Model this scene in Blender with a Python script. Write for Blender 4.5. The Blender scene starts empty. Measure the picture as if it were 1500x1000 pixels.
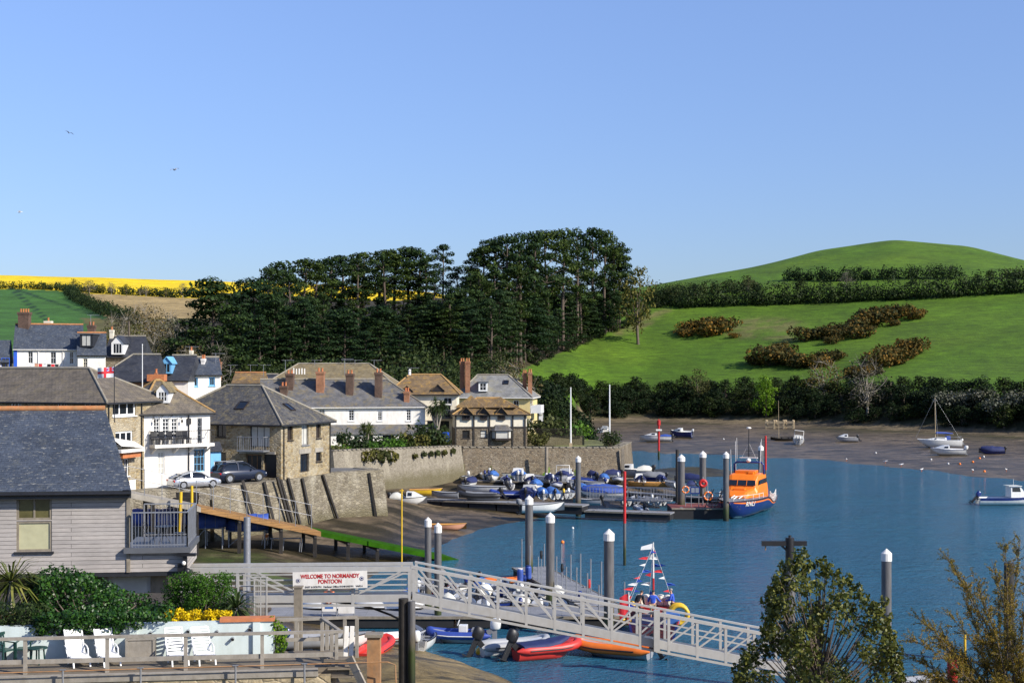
import bpy, math, random
import numpy as np
from mathutils import Vector, Matrix, Euler
random.seed(7); rng = np.random.default_rng(11)
sc = bpy.context.scene; COL = sc.collection
R = math.radians
FPX, HOR, CAMH = 2083.33, 535.0, 16.0      # focal length in photo pixels, horizon row, eye height above low water

# ------------------------------------------------------------------ measuring helpers
def at(x, y, z):                            # ground point seen at a photo pixel, for a known height
    Y = FPX*(CAMH-z)/(y-HOR); return Vector(((x-750)/FPX*Y, Y, z))
def atY(x, y, Y):                           # point at a known distance
    return Vector(((x-750)/FPX*Y, Y, CAMH-(y-HOR)/FPX*Y))
def on_line(x, A, B):                       # where the sight line of column x crosses plan line A-B -> (plan point, distance along)
    k = (x-750)/FPX; dx, dy = B[0]-A[0], B[1]-A[1]
    t = (k*A[1]-A[0])/(dx-k*dy); L = math.hypot(dx, dy)
    return (A[0]+t*dx, A[1]+t*dy), t*L
def uz(x, y, A, B):                         # photo pixel -> (distance along wall, height) on the wall plane A-B
    p, u = on_line(x, A, B); return u, CAMH-(y-HOR)/FPX*p[1]

# ------------------------------------------------------------------ objects
def tag(o, label=None, cat=None, group=None, kind=None):
    if label: o['label'] = label
    if cat: o['category'] = cat
    if group: o['group'] = group
    if kind: o['kind'] = kind
    return o
def thing(name, label, cat, loc=(0,0,0), rz=0.0, group=None):
    o = bpy.data.objects.new(name, None); COL.objects.link(o)
    o.location = loc; o.rotation_euler = (0,0,rz); o.empty_display_size = .3
    return tag(o, label, cat, group)
def dup(o, loc, rz=None, label=None, group=None, scale=None, parent=None):
    c = o.copy(); COL.objects.link(c)
    if parent is None:
        c.location = loc
        if rz is not None: c.rotation_euler = (0,0,rz)
        if scale is not None: c.scale = scale if hasattr(scale,'__len__') else (scale,)*3
        if label: c['label'] = label
        if group: c['group'] = group
    else: c.parent = parent
    for ch in list(o.children): dup(ch, None, parent=c)
    return c
def root_matrix(o):
    while o.parent: o = o.parent
    return Matrix.LocRotScale(o.location, o.rotation_euler, o.scale)

class MB:
    """collects faces; build() links them as one mesh object with metre-true UVs per face direction"""
    def __init__(s): s.v=[]; s.f=[]; s.m=[]; s.sm=[]
    def add(s, vs, fs, mi=0, smooth=False):
        b=len(s.v); s.v += [Vector(p) for p in vs]
        for f in fs: s.f.append([b+i for i in f]); s.m.append(mi); s.sm.append(smooth)
    def poly(s, pts, mi=0): s.add(pts, [list(range(len(pts)))], mi)
    def box(s, c, d, rz=0, mi=0, rx=0, ry=0):
        x,y,z=[k/2 for k in d]; E=Euler((rx,ry,rz)).to_matrix(); c=Vector(c)
        vs=[c+E@Vector((i*x,j*y,k*z)) for k in(-1,1) for j in(-1,1) for i in(-1,1)]
        s.add(vs,[(0,2,3,1),(4,5,7,6),(0,1,5,4),(2,6,7,3),(0,4,6,2),(1,3,7,5)],mi)
    def span(s, a, b, mi=0):                 # axis box from corner to corner
        a=Vector(a); b=Vector(b); s.box((a+b)/2,[abs(k) for k in (b-a)],0,mi)
    def bar(s, p, q, w, h=None, mi=0, up=(0,0,1)):
        p=Vector(p); q=Vector(q); h=h or w; d=(q-p).normalized(); up=Vector(up)
        if abs(d.dot(up))>.98: up=Vector((0,1,0))
        r=d.cross(up).normalized()*w/2; u=r.normalized().cross(d)*h/2
        vs=[a+i*r+j*u for a in(p,q) for j in(-1,1) for i in(-1,1)]
        s.add(vs,[(0,1,3,2),(4,6,7,5),(0,4,5,1),(2,3,7,6),(0,2,6,4),(1,5,7,3)],mi)
    def tube(s, pts, r, n=8, mi=0, cap=True, smooth=True):
        pts=[Vector(p) for p in pts]; k=len(pts); rr=r if hasattr(r,'__len__') else [r]*k
        vs=[]; prev=None
        for i,p in enumerate(pts):
            d=(pts[min(i+1,k-1)]-pts[max(i-1,0)]).normalized()
            if prev is None: prev=d.orthogonal().normalized()
            a=(prev-d*prev.dot(d)); a=a.normalized() if a.length>1e-6 else d.orthogonal().normalized()
            prev=a; b=d.cross(a)
            vs+=[p+rr[i]*(math.cos(t)*a+math.sin(t)*b) for t in [2*math.pi*j/n for j in range(n)]]
        fs=[(i*n+j,i*n+(j+1)%n,(i+1)*n+(j+1)%n,(i+1)*n+j) for i in range(k-1) for j in range(n)]
        s.add(vs,fs,mi,smooth)
        if cap:
            s.add(vs[:n],[list(range(n))[::-1]],mi); s.add(vs[-n:],[list(range(n))],mi)
    def lathe(s, prof, c=(0,0,0), n=16, mi=0, smooth=False):
        c=Vector(c); vs=[]; k=len(prof)
        for r,z in prof: vs+=[c+Vector((r*math.cos(2*math.pi*j/n),r*math.sin(2*math.pi*j/n),z)) for j in range(n)]
        fs=[(i*n+j,i*n+(j+1)%n,(i+1)*n+(j+1)%n,(i+1)*n+j) for i in range(k-1) for j in range(n)]
        s.add(vs,fs,mi,smooth)
        if prof[0][0]>1e-4: s.add(vs[:n],[list(range(n))[::-1]],mi)
        if prof[-1][0]>1e-4: s.add(vs[-n:],[list(range(n))],mi)
    def loft(s, rings, mi=0, closed=True, cap=True, smooth=True):
        n=len(rings[0]); vs=[Vector(p) for r in rings for p in r]; m=n if closed else n-1
        fs=[(i*n+j,i*n+(j+1)%n,(i+1)*n+(j+1)%n,(i+1)*n+j) for i in range(len(rings)-1) for j in range(m)]
        s.add(vs,fs,mi,smooth)
        if cap: s.add(vs[:n],[list(range(n))[::-1]],mi); s.add(vs[-n:],[list(range(n))],mi)
    def ball(s, c, r, n=10, mi=0):
        rx,ry,rz = r if hasattr(r,'__len__') else (r,r,r); c=Vector(c); k=max(4,n//2)
        rings=[[c+Vector((rx*math.sin(math.pi*i/k)*math.cos(2*math.pi*j/n),ry*math.sin(math.pi*i/k)*math.sin(2*math.pi*j/n),-rz*math.cos(math.pi*i/k))) for j in range(n)] for i in range(k+1)]
        s.loft(rings,mi,True,False,True)
    def torus(s, c, R0, r0, axis='y', n=16, k=6, mi=0, a0=0, a1=2*math.pi):
        c=Vector(c); pts=[]
        for i in range(n+1):
            t=a0+(a1-a0)*i/n; u,w=R0*math.cos(t),R0*math.sin(t)
            pts.append(c+Vector({'y':(u,0,w),'x':(0,u,w),'z':(u,w,0)}[axis]))
        s.tube(pts,r0,k,mi,False)
    def slab(s, poly2, z0, z1, mi=0):        # vertical prism over a plan polygon
        n=len(poly2); z0=z0 if hasattr(z0,'__len__') else [z0]*n; z1=z1 if hasattr(z1,'__len__') else [z1]*n
        vs=[(p[0],p[1],z) for p,z in zip(poly2,z0)]+[(p[0],p[1],z) for p,z in zip(poly2,z1)]
        s.add(vs,[list(range(n))[::-1],list(range(n,2*n))]+[(i,(i+1)%n,n+(i+1)%n,n+i) for i in range(n)],mi)
    def build(s, name, mats, parent=None, world=False, origin=None, bevel=0):
        vs=s.v
        if world and parent is not None:
            inv=root_matrix(parent).inverted(); vs=[inv@p for p in vs]
        if origin is not None: o3=Vector(origin); vs=[p-o3 for p in vs]
        me=bpy.data.meshes.new(name); me.from_pydata([tuple(p) for p in vs],[],s.f)
        mats=mats if isinstance(mats,(list,tuple)) else [mats]
        for m in mats: me.materials.append(m)
        me.polygons.foreach_set('material_index',s.m); me.polygons.foreach_set('use_smooth',s.sm)
        me.update(); uvs(me)
        o=bpy.data.objects.new(name,me); COL.objects.link(o)
        if origin is not None: o.location=origin
        if parent is not None: o.parent=parent
        if bevel:
            b=o.modifiers.new('bevel','BEVEL'); b.width=bevel; b.segments=2; b.limit_method='ANGLE'
        return o
def uvs(me):
    uv=me.uv_layers.new(name='UVMap'); n=len(me.loops)
    co=np.empty(len(me.vertices)*3); me.vertices.foreach_get('co',co); co=co.reshape(-1,3)
    vi=np.empty(n,int); me.loops.foreach_get('vertex_index',vi)
    nr=np.empty(len(me.polygons)*3); me.polygons.foreach_get('normal',nr); nr=nr.reshape(-1,3)
    tot=np.empty(len(me.polygons),int); me.polygons.foreach_get('loop_total',tot)
    N=np.repeat(nr,tot,axis=0); P=co[vi]
    T=np.stack([-N[:,1],N[:,0],np.zeros(n)],1); l=np.linalg.norm(T,axis=1); flat=(l<.12)
    T[flat]=(1,0,0); T/=np.linalg.norm(T,axis=1)[:,None]
    B=np.cross(N,T); B[flat]=(0,1,0)
    out=np.stack([(P*T).sum(1),(P*B).sum(1)],1); uv.data.foreach_set('uv',out.ravel())
def np_mesh(name, V, F, mats, parent=None, smooth=False, mi=None):
    """fast mesh from numpy vertices and equal-sized faces"""
    me=bpy.data.meshes.new(name); V=np.asarray(V,np.float32); F=np.asarray(F,np.int32); k=F.shape[1]
    me.vertices.add(len(V)); me.vertices.foreach_set('co',V.ravel())
    me.loops.add(F.size); me.loops.foreach_set('vertex_index',F.ravel())
    me.polygons.add(len(F)); me.polygons.foreach_set('loop_start',np.arange(0,F.size,k,dtype=np.int32))
    me.polygons.foreach_set('loop_total',np.full(len(F),k,np.int32))
    if smooth: me.polygons.foreach_set('use_smooth',np.ones(len(F),bool))
    for m in (mats if isinstance(mats,(list,tuple)) else [mats]): me.materials.append(m)
    if mi is not None: me.polygons.foreach_set('material_index',mi)
    me.update(calc_edges=True); me.validate()
    o=bpy.data.objects.new(name,me); COL.objects.link(o)
    if parent is not None: o.parent=parent
    return o

# ------------------------------------------------------------------ materials
MATS={}
def S(c): # sRGB 0-255 -> linear
    return tuple(((k/255+.055)/1.055)**2.4 if k/255>.04045 else k/255/12.92 for k in c)
class NT:
    def __init__(s,name):
        s.m=bpy.data.materials.new(name); s.m.use_nodes=True; s.t=s.m.node_tree; s.b=s.t.nodes['Principled BSDF']
    def n(s,typ,**kw):
        o=s.t.nodes.new(typ)
        for k,v in kw.items():
            if k in o.inputs.keys() if hasattr(o.inputs,'keys') else False: s.set(o.inputs[k],v)
            else: setattr(o,k,v)
        return o
    def set(s,i,v):
        if isinstance(v,bpy.types.NodeSocket): s.t.links.new(v,i)
        elif hasattr(i.default_value,'__len__') and hasattr(v,'__len__') and len(v)==3 and len(i.default_value)==4: i.default_value=(*v,1)
        else: i.default_value=v
    def coord(s,kind='Object'): return s.n('ShaderNodeTexCoord').outputs[kind]
    def map(s,vec,scale=(1,1,1),loc=(0,0,0),rot=(0,0,0)):
        o=s.n('ShaderNodeMapping'); s.set(o.inputs['Vector'],vec); o.inputs['Scale'].default_value=scale; o.inputs['Location'].default_value=loc; o.inputs['Rotation'].default_value=rot
        return o.outputs[0]
    def noise(s,vec,scale,detail=4,rough=.55,dist=0):
        o=s.n('ShaderNodeTexNoise'); s.set(o.inputs['Vector'],vec); o.inputs['Scale'].default_value=scale; o.inputs['Detail'].default_value=detail; o.inputs['Roughness'].default_value=rough; o.inputs['Distortion'].default_value=dist
        return o.outputs['Fac']
    def ramp(s,fac,stops,mode='LINEAR'):
        o=s.n('ShaderNodeValToRGB'); s.set(o.inputs[0],fac); e=o.color_ramp.elements; o.color_ramp.interpolation=mode
        while len(e)<len(stops): e.new(.5)
        for a,(p,c) in zip(e,stops): a.position=p; a.color=(*c,1) if hasattr(c,'__len__') else (c,c,c,1)
        return o.outputs[0]
    def mix(s,fac,a,b,mode='MIX'):
        o=s.n('ShaderNodeMix',data_type='RGBA',blend_type=mode); s.set(o.inputs[0],fac); s.set(o.inputs[6],a); s.set(o.inputs[7],b); return o.outputs[2]
    def math(s,op,a,b=0.0):
        o=s.n('ShaderNodeMath',operation=op); s.set(o.inputs[0],a); s.set(o.inputs[1],b); return o.outputs[0]
    def bump(s,h,strength=.3,dist=.05):
        o=s.n('ShaderNodeBump'); s.set(o.inputs['Height'],h); o.inputs['Strength'].default_value=strength; o.inputs['Distance'].default_value=dist
        s.set(s.b.inputs['Normal'],o.outputs[0])
    def out(s,col,rough=.6,metal=0,spec=.5):
        s.set(s.b.inputs['Base Color'],col); s.set(s.b.inputs['Roughness'],rough); s.set(s.b.inputs['Metallic'],metal); s.b.inputs['Specular IOR Level'].default_value=spec
        return s.m
def mat(name, c, rough=.6, var=.18, nscale=2.0, dirt=None, dirt_amt=.35, bump=0, bscale=25, metal=0, spec=.5, coat=0, fine=0):
    """a plain coating with uneven tone, optional patches of dirt of their own shape, and grain"""
    if name in MATS: return MATS[name]
    t=NT(name); p=t.coord(); n=t.noise(p,nscale,5,.6)
    lo=tuple(k*(1-var) for k in c); hi=tuple(min(1,k*(1+var)) for k in c)
    col=t.ramp(n,[(.3,lo),(.7,hi)])
    if dirt: col=t.mix(t.math('MULTIPLY',t.ramp(t.noise(t.map(p,(1,1,.35)),nscale*1.7,6,.7),[(.45,0.0),(.75,1.0)]),dirt_amt),col,dirt)
    if bump: t.bump(t.noise(p,bscale,3,.6),bump,.02)
    if coat: t.b.inputs['Coat Weight'].default_value=coat; t.b.inputs['Coat Roughness'].default_value=.08
    MATS[name]=t.out(col,rough,metal,spec); return MATS[name]
def stone_mat(name, cols, mortar, scale=2.2, bump=.6, stain=None, flat=1.7, tide=None):
    if name in MATS: return MATS[name]
    t=NT(name); p=t.coord(); w=t.map(p,(1,1,flat)); wv=t.n('ShaderNodeVectorMath',operation='ADD')
    d=t.n('ShaderNodeTexNoise'); t.set(d.inputs['Vector'],p); d.inputs['Scale'].default_value=3
    sc_=t.n('ShaderNodeVectorMath',operation='SCALE'); t.set(sc_.inputs[0],d.outputs['Color']); sc_.inputs['Scale'].default_value=.22
    t.set(wv.inputs[0],w); t.set(wv.inputs[1],sc_.outputs[0])
    v=t.n('ShaderNodeTexVoronoi'); t.set(v.inputs['Vector'],wv.outputs[0]); v.inputs['Scale'].default_value=scale
    e=t.n('ShaderNodeTexVoronoi',feature='DISTANCE_TO_EDGE'); t.set(e.inputs['Vector'],wv.outputs[0]); e.inputs['Scale'].default_value=scale
    sp=t.n('ShaderNodeSeparateColor'); t.set(sp.inputs[0],v.outputs['Color'])
    k=len(cols); c=t.ramp(sp.outputs[0],[(i/max(1,k-1),q) for i,q in enumerate(cols)])
    g=t.ramp(t.noise(p,9,5,.7),[(.25,.6),(.75,1.25)]); c=t.mix(1.0,c,g,'MULTIPLY')
    edge=t.ramp(e.outputs['Distance'],[(.02,1.0),(.09,0.0)]); c=t.mix(edge,c,mortar)
    if stain: c=t.mix(t.ramp(t.noise(t.map(p,(.5,.5,.25)),1.0,5,.65),[(.5,0.0),(.72,.75)]),c,stain)
    if tide:
        sx=t.n('ShaderNodeSeparateXYZ'); t.set(sx.inputs[0],p); zz=t.math('ADD',sx.outputs[2],t.math('MULTIPLY',t.noise(p,.8,5,.65),1.6)); c=t.mix(t.ramp(t.math('DIVIDE',zz,10.0),[(tide/10,.8),(tide/10+.13,0.0)]),c,(.115,.10,.05))
    h=t.mix(.35,t.ramp(e.outputs['Distance'],[(0,0.0),(.14,1.0)]),t.noise(p,14,4,.6)); t.bump(h,bump,.08)
    MATS[name]=t.out(c,.9,0,.2); return MATS[name]
def tile_mat(name, c1, c2, gap, w=.3, h=.22, lichen=None, lich_amt=.6, lich_scale=1.2, lich_at=.5, bump=.5, rough=.6, gapw=.02, speck=None):
    if name in MATS: return MATS[name]
    t=NT(name); uv=t.coord('UV'); p=t.coord()
    b=t.n('ShaderNodeTexBrick'); t.set(b.inputs['Vector'],uv); b.inputs['Scale'].default_value=1; b.offset=.5
    b.inputs['Brick Width'].default_value=w; b.inputs['Row Height'].default_value=h; b.inputs['Mortar Size'].default_value=gapw; b.inputs['Mortar Smooth'].default_value=.3
    b.inputs['Bias'].default_value=0; t.set(b.inputs['Color1'],c1); t.set(b.inputs['Color2'],c2); t.set(b.inputs['Mortar'],gap)
    c=t.mix(1.0,b.outputs['Color'],t.ramp(t.noise(p,.9,5,.65),[(.3,.72),(.7,1.3)]),'MULTIPLY')
    c=t.mix(1.0,c,t.ramp(t.noise(p,11,3,.6),[(.3,.75),(.7,1.25)]),'MULTIPLY')
    if lichen:
        f=t.math('MULTIPLY',t.ramp(t.noise(p,lich_scale,7,.72,.4),[(lich_at,0.0),(lich_at+.14,1.0)]),lich_amt); c=t.mix(f,c,lichen)
    if speck:
        f=t.ramp(t.noise(t.map(uv,(1,2.2,1)),3.2,6,.75),[(.57,0.0),(.64,1.0)]); c=t.mix(t.math('MULTIPLY',f,.75),c,speck)
    sx=t.n('ShaderNodeSeparateXYZ'); t.set(sx.inputs[0],uv)
    saw=t.math('FRACT',t.math('DIVIDE',sx.outputs[1],h)); hh=t.mix(.5,saw,b.outputs['Fac'])
    t.bump(hh,-bump,.03)
    MATS[name]=t.out(c,rough,0,.35); return MATS[name]
def leaf_mat(name, c1, c2, c3=None, scale=.5, rough=.55, trans=.35, spec=.12):
    if name in MATS: return MATS[name]
    t=NT(name); p=t.coord(); g=t.n('ShaderNodeNewGeometry').outputs['Random Per Island']
    n=t.noise(p,scale,4,.6); f=t.mix(.45,n,g)
    col=t.ramp(f,[(.3,c1),(.55,c2),(.78,c3 or c2)])
    oi=t.n('ShaderNodeObjectInfo').outputs['Random']; col=t.mix(1.0,col,t.ramp(oi,[(0,(.7,.78,.8)),(.5,(1.0,1.0,1.0)),(1,(1.45,1.22,.8))]),'MULTIPLY')
    t.out(col,rough,0,spec)
    tr=t.n('ShaderNodeBsdfTranslucent'); t.set(tr.inputs['Color'],col)
    ms=t.n('ShaderNodeMixShader'); ms.inputs[0].default_value=trans
    t.set(ms.inputs[1],t.b.outputs[0]); t.set(ms.inputs[2],tr.outputs[0])
    t.set(t.t.nodes['Material Output'].inputs['Surface'],ms.outputs[0])
    MATS[name]=t.m; return t.m
def plank_mat(name, c1, c2, gap, h=.15, along=4.0, bump=.4, rough=.75):
    """boards: rows of height h with board ends every few metres and streaked grain"""
    if name in MATS: return MATS[name]
    t=NT(name); uv=t.coord('UV')
    b=t.n('ShaderNodeTexBrick'); t.set(b.inputs['Vector'],uv); b.inputs['Scale'].default_value=1; b.offset=.37
    b.inputs['Brick Width'].default_value=along; b.inputs['Row Height'].default_value=h; b.inputs['Mortar Size'].default_value=.009; b.inputs['Mortar Smooth'].default_value=.2
    b.inputs['Bias'].default_value=0; t.set(b.inputs['Color1'],c1); t.set(b.inputs['Color2'],c2); t.set(b.inputs['Mortar'],gap)
    g=t.noise(t.map(uv,(1.2,22,1)),2.0,5,.65); c=t.mix(1.0,b.outputs['Color'],t.ramp(g,[(.25,.7),(.75,1.25)]),'MULTIPLY')
    c=t.mix(1.0,c,t.ramp(t.noise(uv,.5,4,.6),[(.3,.85),(.7,1.15)]),'MULTIPLY')
    t.bump(t.mix(.8,g,b.outputs['Fac']),-bump,.02)
    MATS[name]=t.out(c,rough,0,.25); return MATS[name]

M=dict(
 white=mat('white_paint',(.80,.77,.71),.55,.05,1.2,(.42,.38,.31),.5,.1,30),
 cream=mat('cream_render',(.76,.70,.55),.7,.06,1.2,(.4,.34,.25),.4,.12,30),
 yellow_wall=mat('pale_yellow_render',(.72,.58,.26),.7,.06,1.2,(.4,.34,.2),.35,.12,30),
 pvc=mat('white_gloss_frame',(.78,.78,.76),.35,.03),
 darkframe=mat('dark_window_frame',(.03,.022,.018),.5,.2),
 bluepaint=mat('sky_blue_paint',(.16,.42,.68),.5,.08),
 royal=mat('royal_blue_paint',(.02,.1,.55),.45,.1),
 glass=mat('window_glass',(.012,.016,.022),.05,.4,.6,spec=.8),
 blind=mat('pale_blind',(.46,.44,.27),.5,.1,spec=.6),
 curtain=mat('pale_curtain',(.5,.49,.44),.6,.12),
 black=mat('black_paint',(.014,.014,.016),.45,.3),
 rubber=mat('black_rubber',(.012,.012,.013),.75,.3),
 steel=mat('galvanised_steel',(.34,.35,.37),.45,.12,4,(.2,.19,.18),.4,metal=.55),
 alu=mat('pale_aluminium',(.44,.43,.405),.5,.07,3,(.36,.33,.28),.5,metal=.1),
 brick=tile_mat('red_brick',(.42,.16,.065),(.3,.11,.05),(.2,.17,.13),.22,.075,(.16,.11,.06),.5,1.3,.55,.3,.9,.012),
 brickbrown=tile_mat('brown_brick',(.10,.055,.038),(.14,.075,.05),(.1,.085,.07),.22,.075,(.05,.04,.03),.5,1.3,.5,.3,.9,.012),
 terracotta=mat('terracotta',(.5,.17,.06),.75,.25,5,(.22,.1,.05),.5,.2),
 wood=mat('weathered_timber',(.24,.205,.155),.8,.22,3,(.1,.085,.06),.5,.25,30),
 woodpale=mat('pale_timber',(.46,.36,.22),.75,.2,2,(.2,.15,.1),.4,.2),
 woodrust=mat('orange_stained_timber',(.37,.19,.08),.8,.3,2.5,(.2,.17,.12),.6,.25),
 darkwood=mat('dark_wet_timber',(.03,.025,.02),.6,.4,2,(.012,.012,.012),.5,.4,14),
 concrete=mat('old_concrete',(.33,.3,.25),.85,.18,1.3,(.14,.13,.1),.5,.25,18),
 asphalt=mat('asphalt',(.13,.125,.115),.9,.15,.8,(.22,.2,.17),.4,.15,40),
 red=mat('red_paint',(.5,.02,.018),.45,.15,2),
 orange=mat('orange_paint',(.85,.2,.012),.4,.06,1.5),
 yellow=mat('yellow_paint',(.72,.45,.02),.45,.15,2,(.35,.22,.05),.4),
 white_gel=mat('white_gelcoat',(.74,.74,.71),.25,.05,1.5,(.45,.42,.34),.35,coat=.3),
 grey_gel=mat('grey_gelcoat',(.3,.31,.33),.3,.08,1.5,coat=.2),
 navy=mat('navy_gelcoat',(.012,.028,.15),.3,.12,1.5,coat=.3),
 tarp_blue=mat('blue_tarpaulin',(.034,.078,.32),.6,.25,2.5,bump=.3,bscale=5),
 tarp_navy=mat('navy_canvas',(.014,.022,.09),.7,.25,2.5,bump=.3,bscale=5),
 tarp_bright=mat('bright_blue_cover',(.045,.14,.40),.6,.2,2.5,bump=.3,bscale=5),
 tarp_grey=mat('grey_cover',(.2,.205,.215),.65,.15,2.5,bump=.3,bscale=5),
 tarp_white=mat('cream_cover',(.66,.64,.55),.65,.1,2.5,bump=.3,bscale=5),
 ribgrey=mat('grey_hypalon',(.33,.34,.36),.5,.08,2), ribnavy=mat('navy_hypalon',(.03,.06,.28),.45,.1,2),
 ribred=mat('red_hypalon',(.58,.04,.03),.45,.1,2), riborange=mat('orange_hypalon',(.75,.17,.02),.45,.1,2),
 ribblack=mat('black_hypalon',(.018,.018,.02),.5,.2,2), ribwhite=mat('white_hypalon',(.66,.66,.64),.45,.06,2),
 skin=mat('skin',(.5,.27,.18),.5,.08), hair=mat('grey_hair',(.3,.28,.26),.7,.2), hairdark=mat('dark_hair',(.04,.025,.018),.6,.2),
 jacket=mat('blue_jacket',(.03,.09,.5),.7,.12,6,bump=.2), trouser=mat('brown_trousers',(.12,.075,.05),.8,.15), khaki=mat('khaki_shorts',(.42,.33,.2),.8,.12), dark_cloth=mat('dark_clothes',(.015,.016,.022),.8,.2),
 pinkhull=mat('salmon_pink_paint',(.6,.3,.19),.5,.1,2), varnish=mat('varnished_wood',(.5,.26,.07),.35,.2,3), flagwhite=mat('white_flag_cloth',(.78,.78,.76),.7,.03), flagblue=mat('blue_flag_cloth',(.03,.09,.45),.7,.05), flagred=mat('red_flag_cloth',(.65,.03,.04),.7,.05),
 gull=mat('white_feathers',(.75,.75,.74),.8,.06), gullgrey=mat('grey_feathers',(.28,.3,.33),.8,.1), soil=mat('dark_soil',(.05,.04,.03),.95,.3,3,bump=.5),
 bark=mat('bark',(.13,.1,.075),.9,.35,3,(.05,.045,.035),.5,.6,12), barkred=mat('pine_bark',(.095,.07,.052),.9,.3,3,(.05,.045,.035),.5,.6,12), barkgrey=mat('pale_bark',(.3,.27,.22),.9,.25,3,(.12,.1,.07),.5,.5,12),
)

# ------------------------------------------------------------------ camera, light, sky
cam=bpy.data.cameras.new('camera'); camo=bpy.data.objects.new('camera',cam); COL.objects.link(camo); sc.camera=camo
camo.location=(0,0,CAMH); camo.rotation_euler=(R(90),0,0); cam.lens=50; cam.sensor_width=36; cam.sensor_fit='HORIZONTAL'
cam.shift_y=(HOR-500)/1500; cam.clip_start=.5; cam.clip_end=12000
SUN_EL, SUN_AZ = R(33), R(-31)              # azimuth measured from +X; negative leans towards the viewer
sd=Vector((math.cos(SUN_EL)*math.cos(SUN_AZ),math.cos(SUN_EL)*math.sin(SUN_AZ),math.sin(SUN_EL)))
sun=bpy.data.lights.new('sun','SUN'); sun.energy=5.0; sun.angle=R(.53); sun.color=(1,.93,.82)
suno=bpy.data.objects.new('sun',sun); COL.objects.link(suno); suno.rotation_euler=sd.to_track_quat('Z','Y').to_euler(); suno.location=(60,-20,60)
w=bpy.data.worlds.new('World'); sc.world=w; w.use_nodes=True; wt=w.node_tree
sky=wt.nodes.new('ShaderNodeTexSky'); sky.sky_type='NISHITA'; sky.sun_disc=False; sky.sun_elevation=SUN_EL
sky.sun_rotation=math.atan2(sd.x,sd.y); sky.altitude=0; sky.air_density=1.0; sky.dust_density=.35; sky.ozone_density=2.2
bg=wt.nodes['Background']; tn=wt.nodes.new('ShaderNodeMix'); tn.data_type='RGBA'; tn.blend_type='MULTIPLY'; tn.inputs[0].default_value=1; tn.inputs[7].default_value=(.90,.95,1.10,1); tn.inputs[7].default_value=(1,1,1,1); tcw=wt.nodes.new('ShaderNodeTexCoord'); sxw=wt.nodes.new('ShaderNodeSeparateXYZ'); rw=wt.nodes.new('ShaderNodeValToRGB'); wt.links.new(tcw.outputs['Generated'],sxw.inputs[0]); wt.links.new(sxw.outputs[2],rw.inputs[0]); e=rw.color_ramp.elements; e[0].position=0; e[0].color=(.41,.48,.68,1); e[1].position=.26; e[1].color=(.80,.83,1.05,1); n_e=e.new(.1); n_e.color=(.56,.62,.84,1); wt.links.new(rw.outputs[0],tn.inputs[7]); wt.links.new(sky.outputs[0],tn.inputs[6]); wt.links.new(tn.outputs[2],bg.inputs['Color']); bg.inputs['Strength'].default_value=.135
sc.view_settings.view_transform='Standard'; sc.view_settings.look='None'; sc.view_settings.exposure=.35; sc.view_settings.gamma=1
sc.cycles.max_bounces=5; sc.cycles.diffuse_bounces=2; sc.cycles.glossy_bounces=3; sc.cycles.transmission_bounces=3; sc.cycles.transparent_max_bounces=8; sc.cycles.use_denoising=True; sc.cycles.caustics_reflective=False

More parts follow.
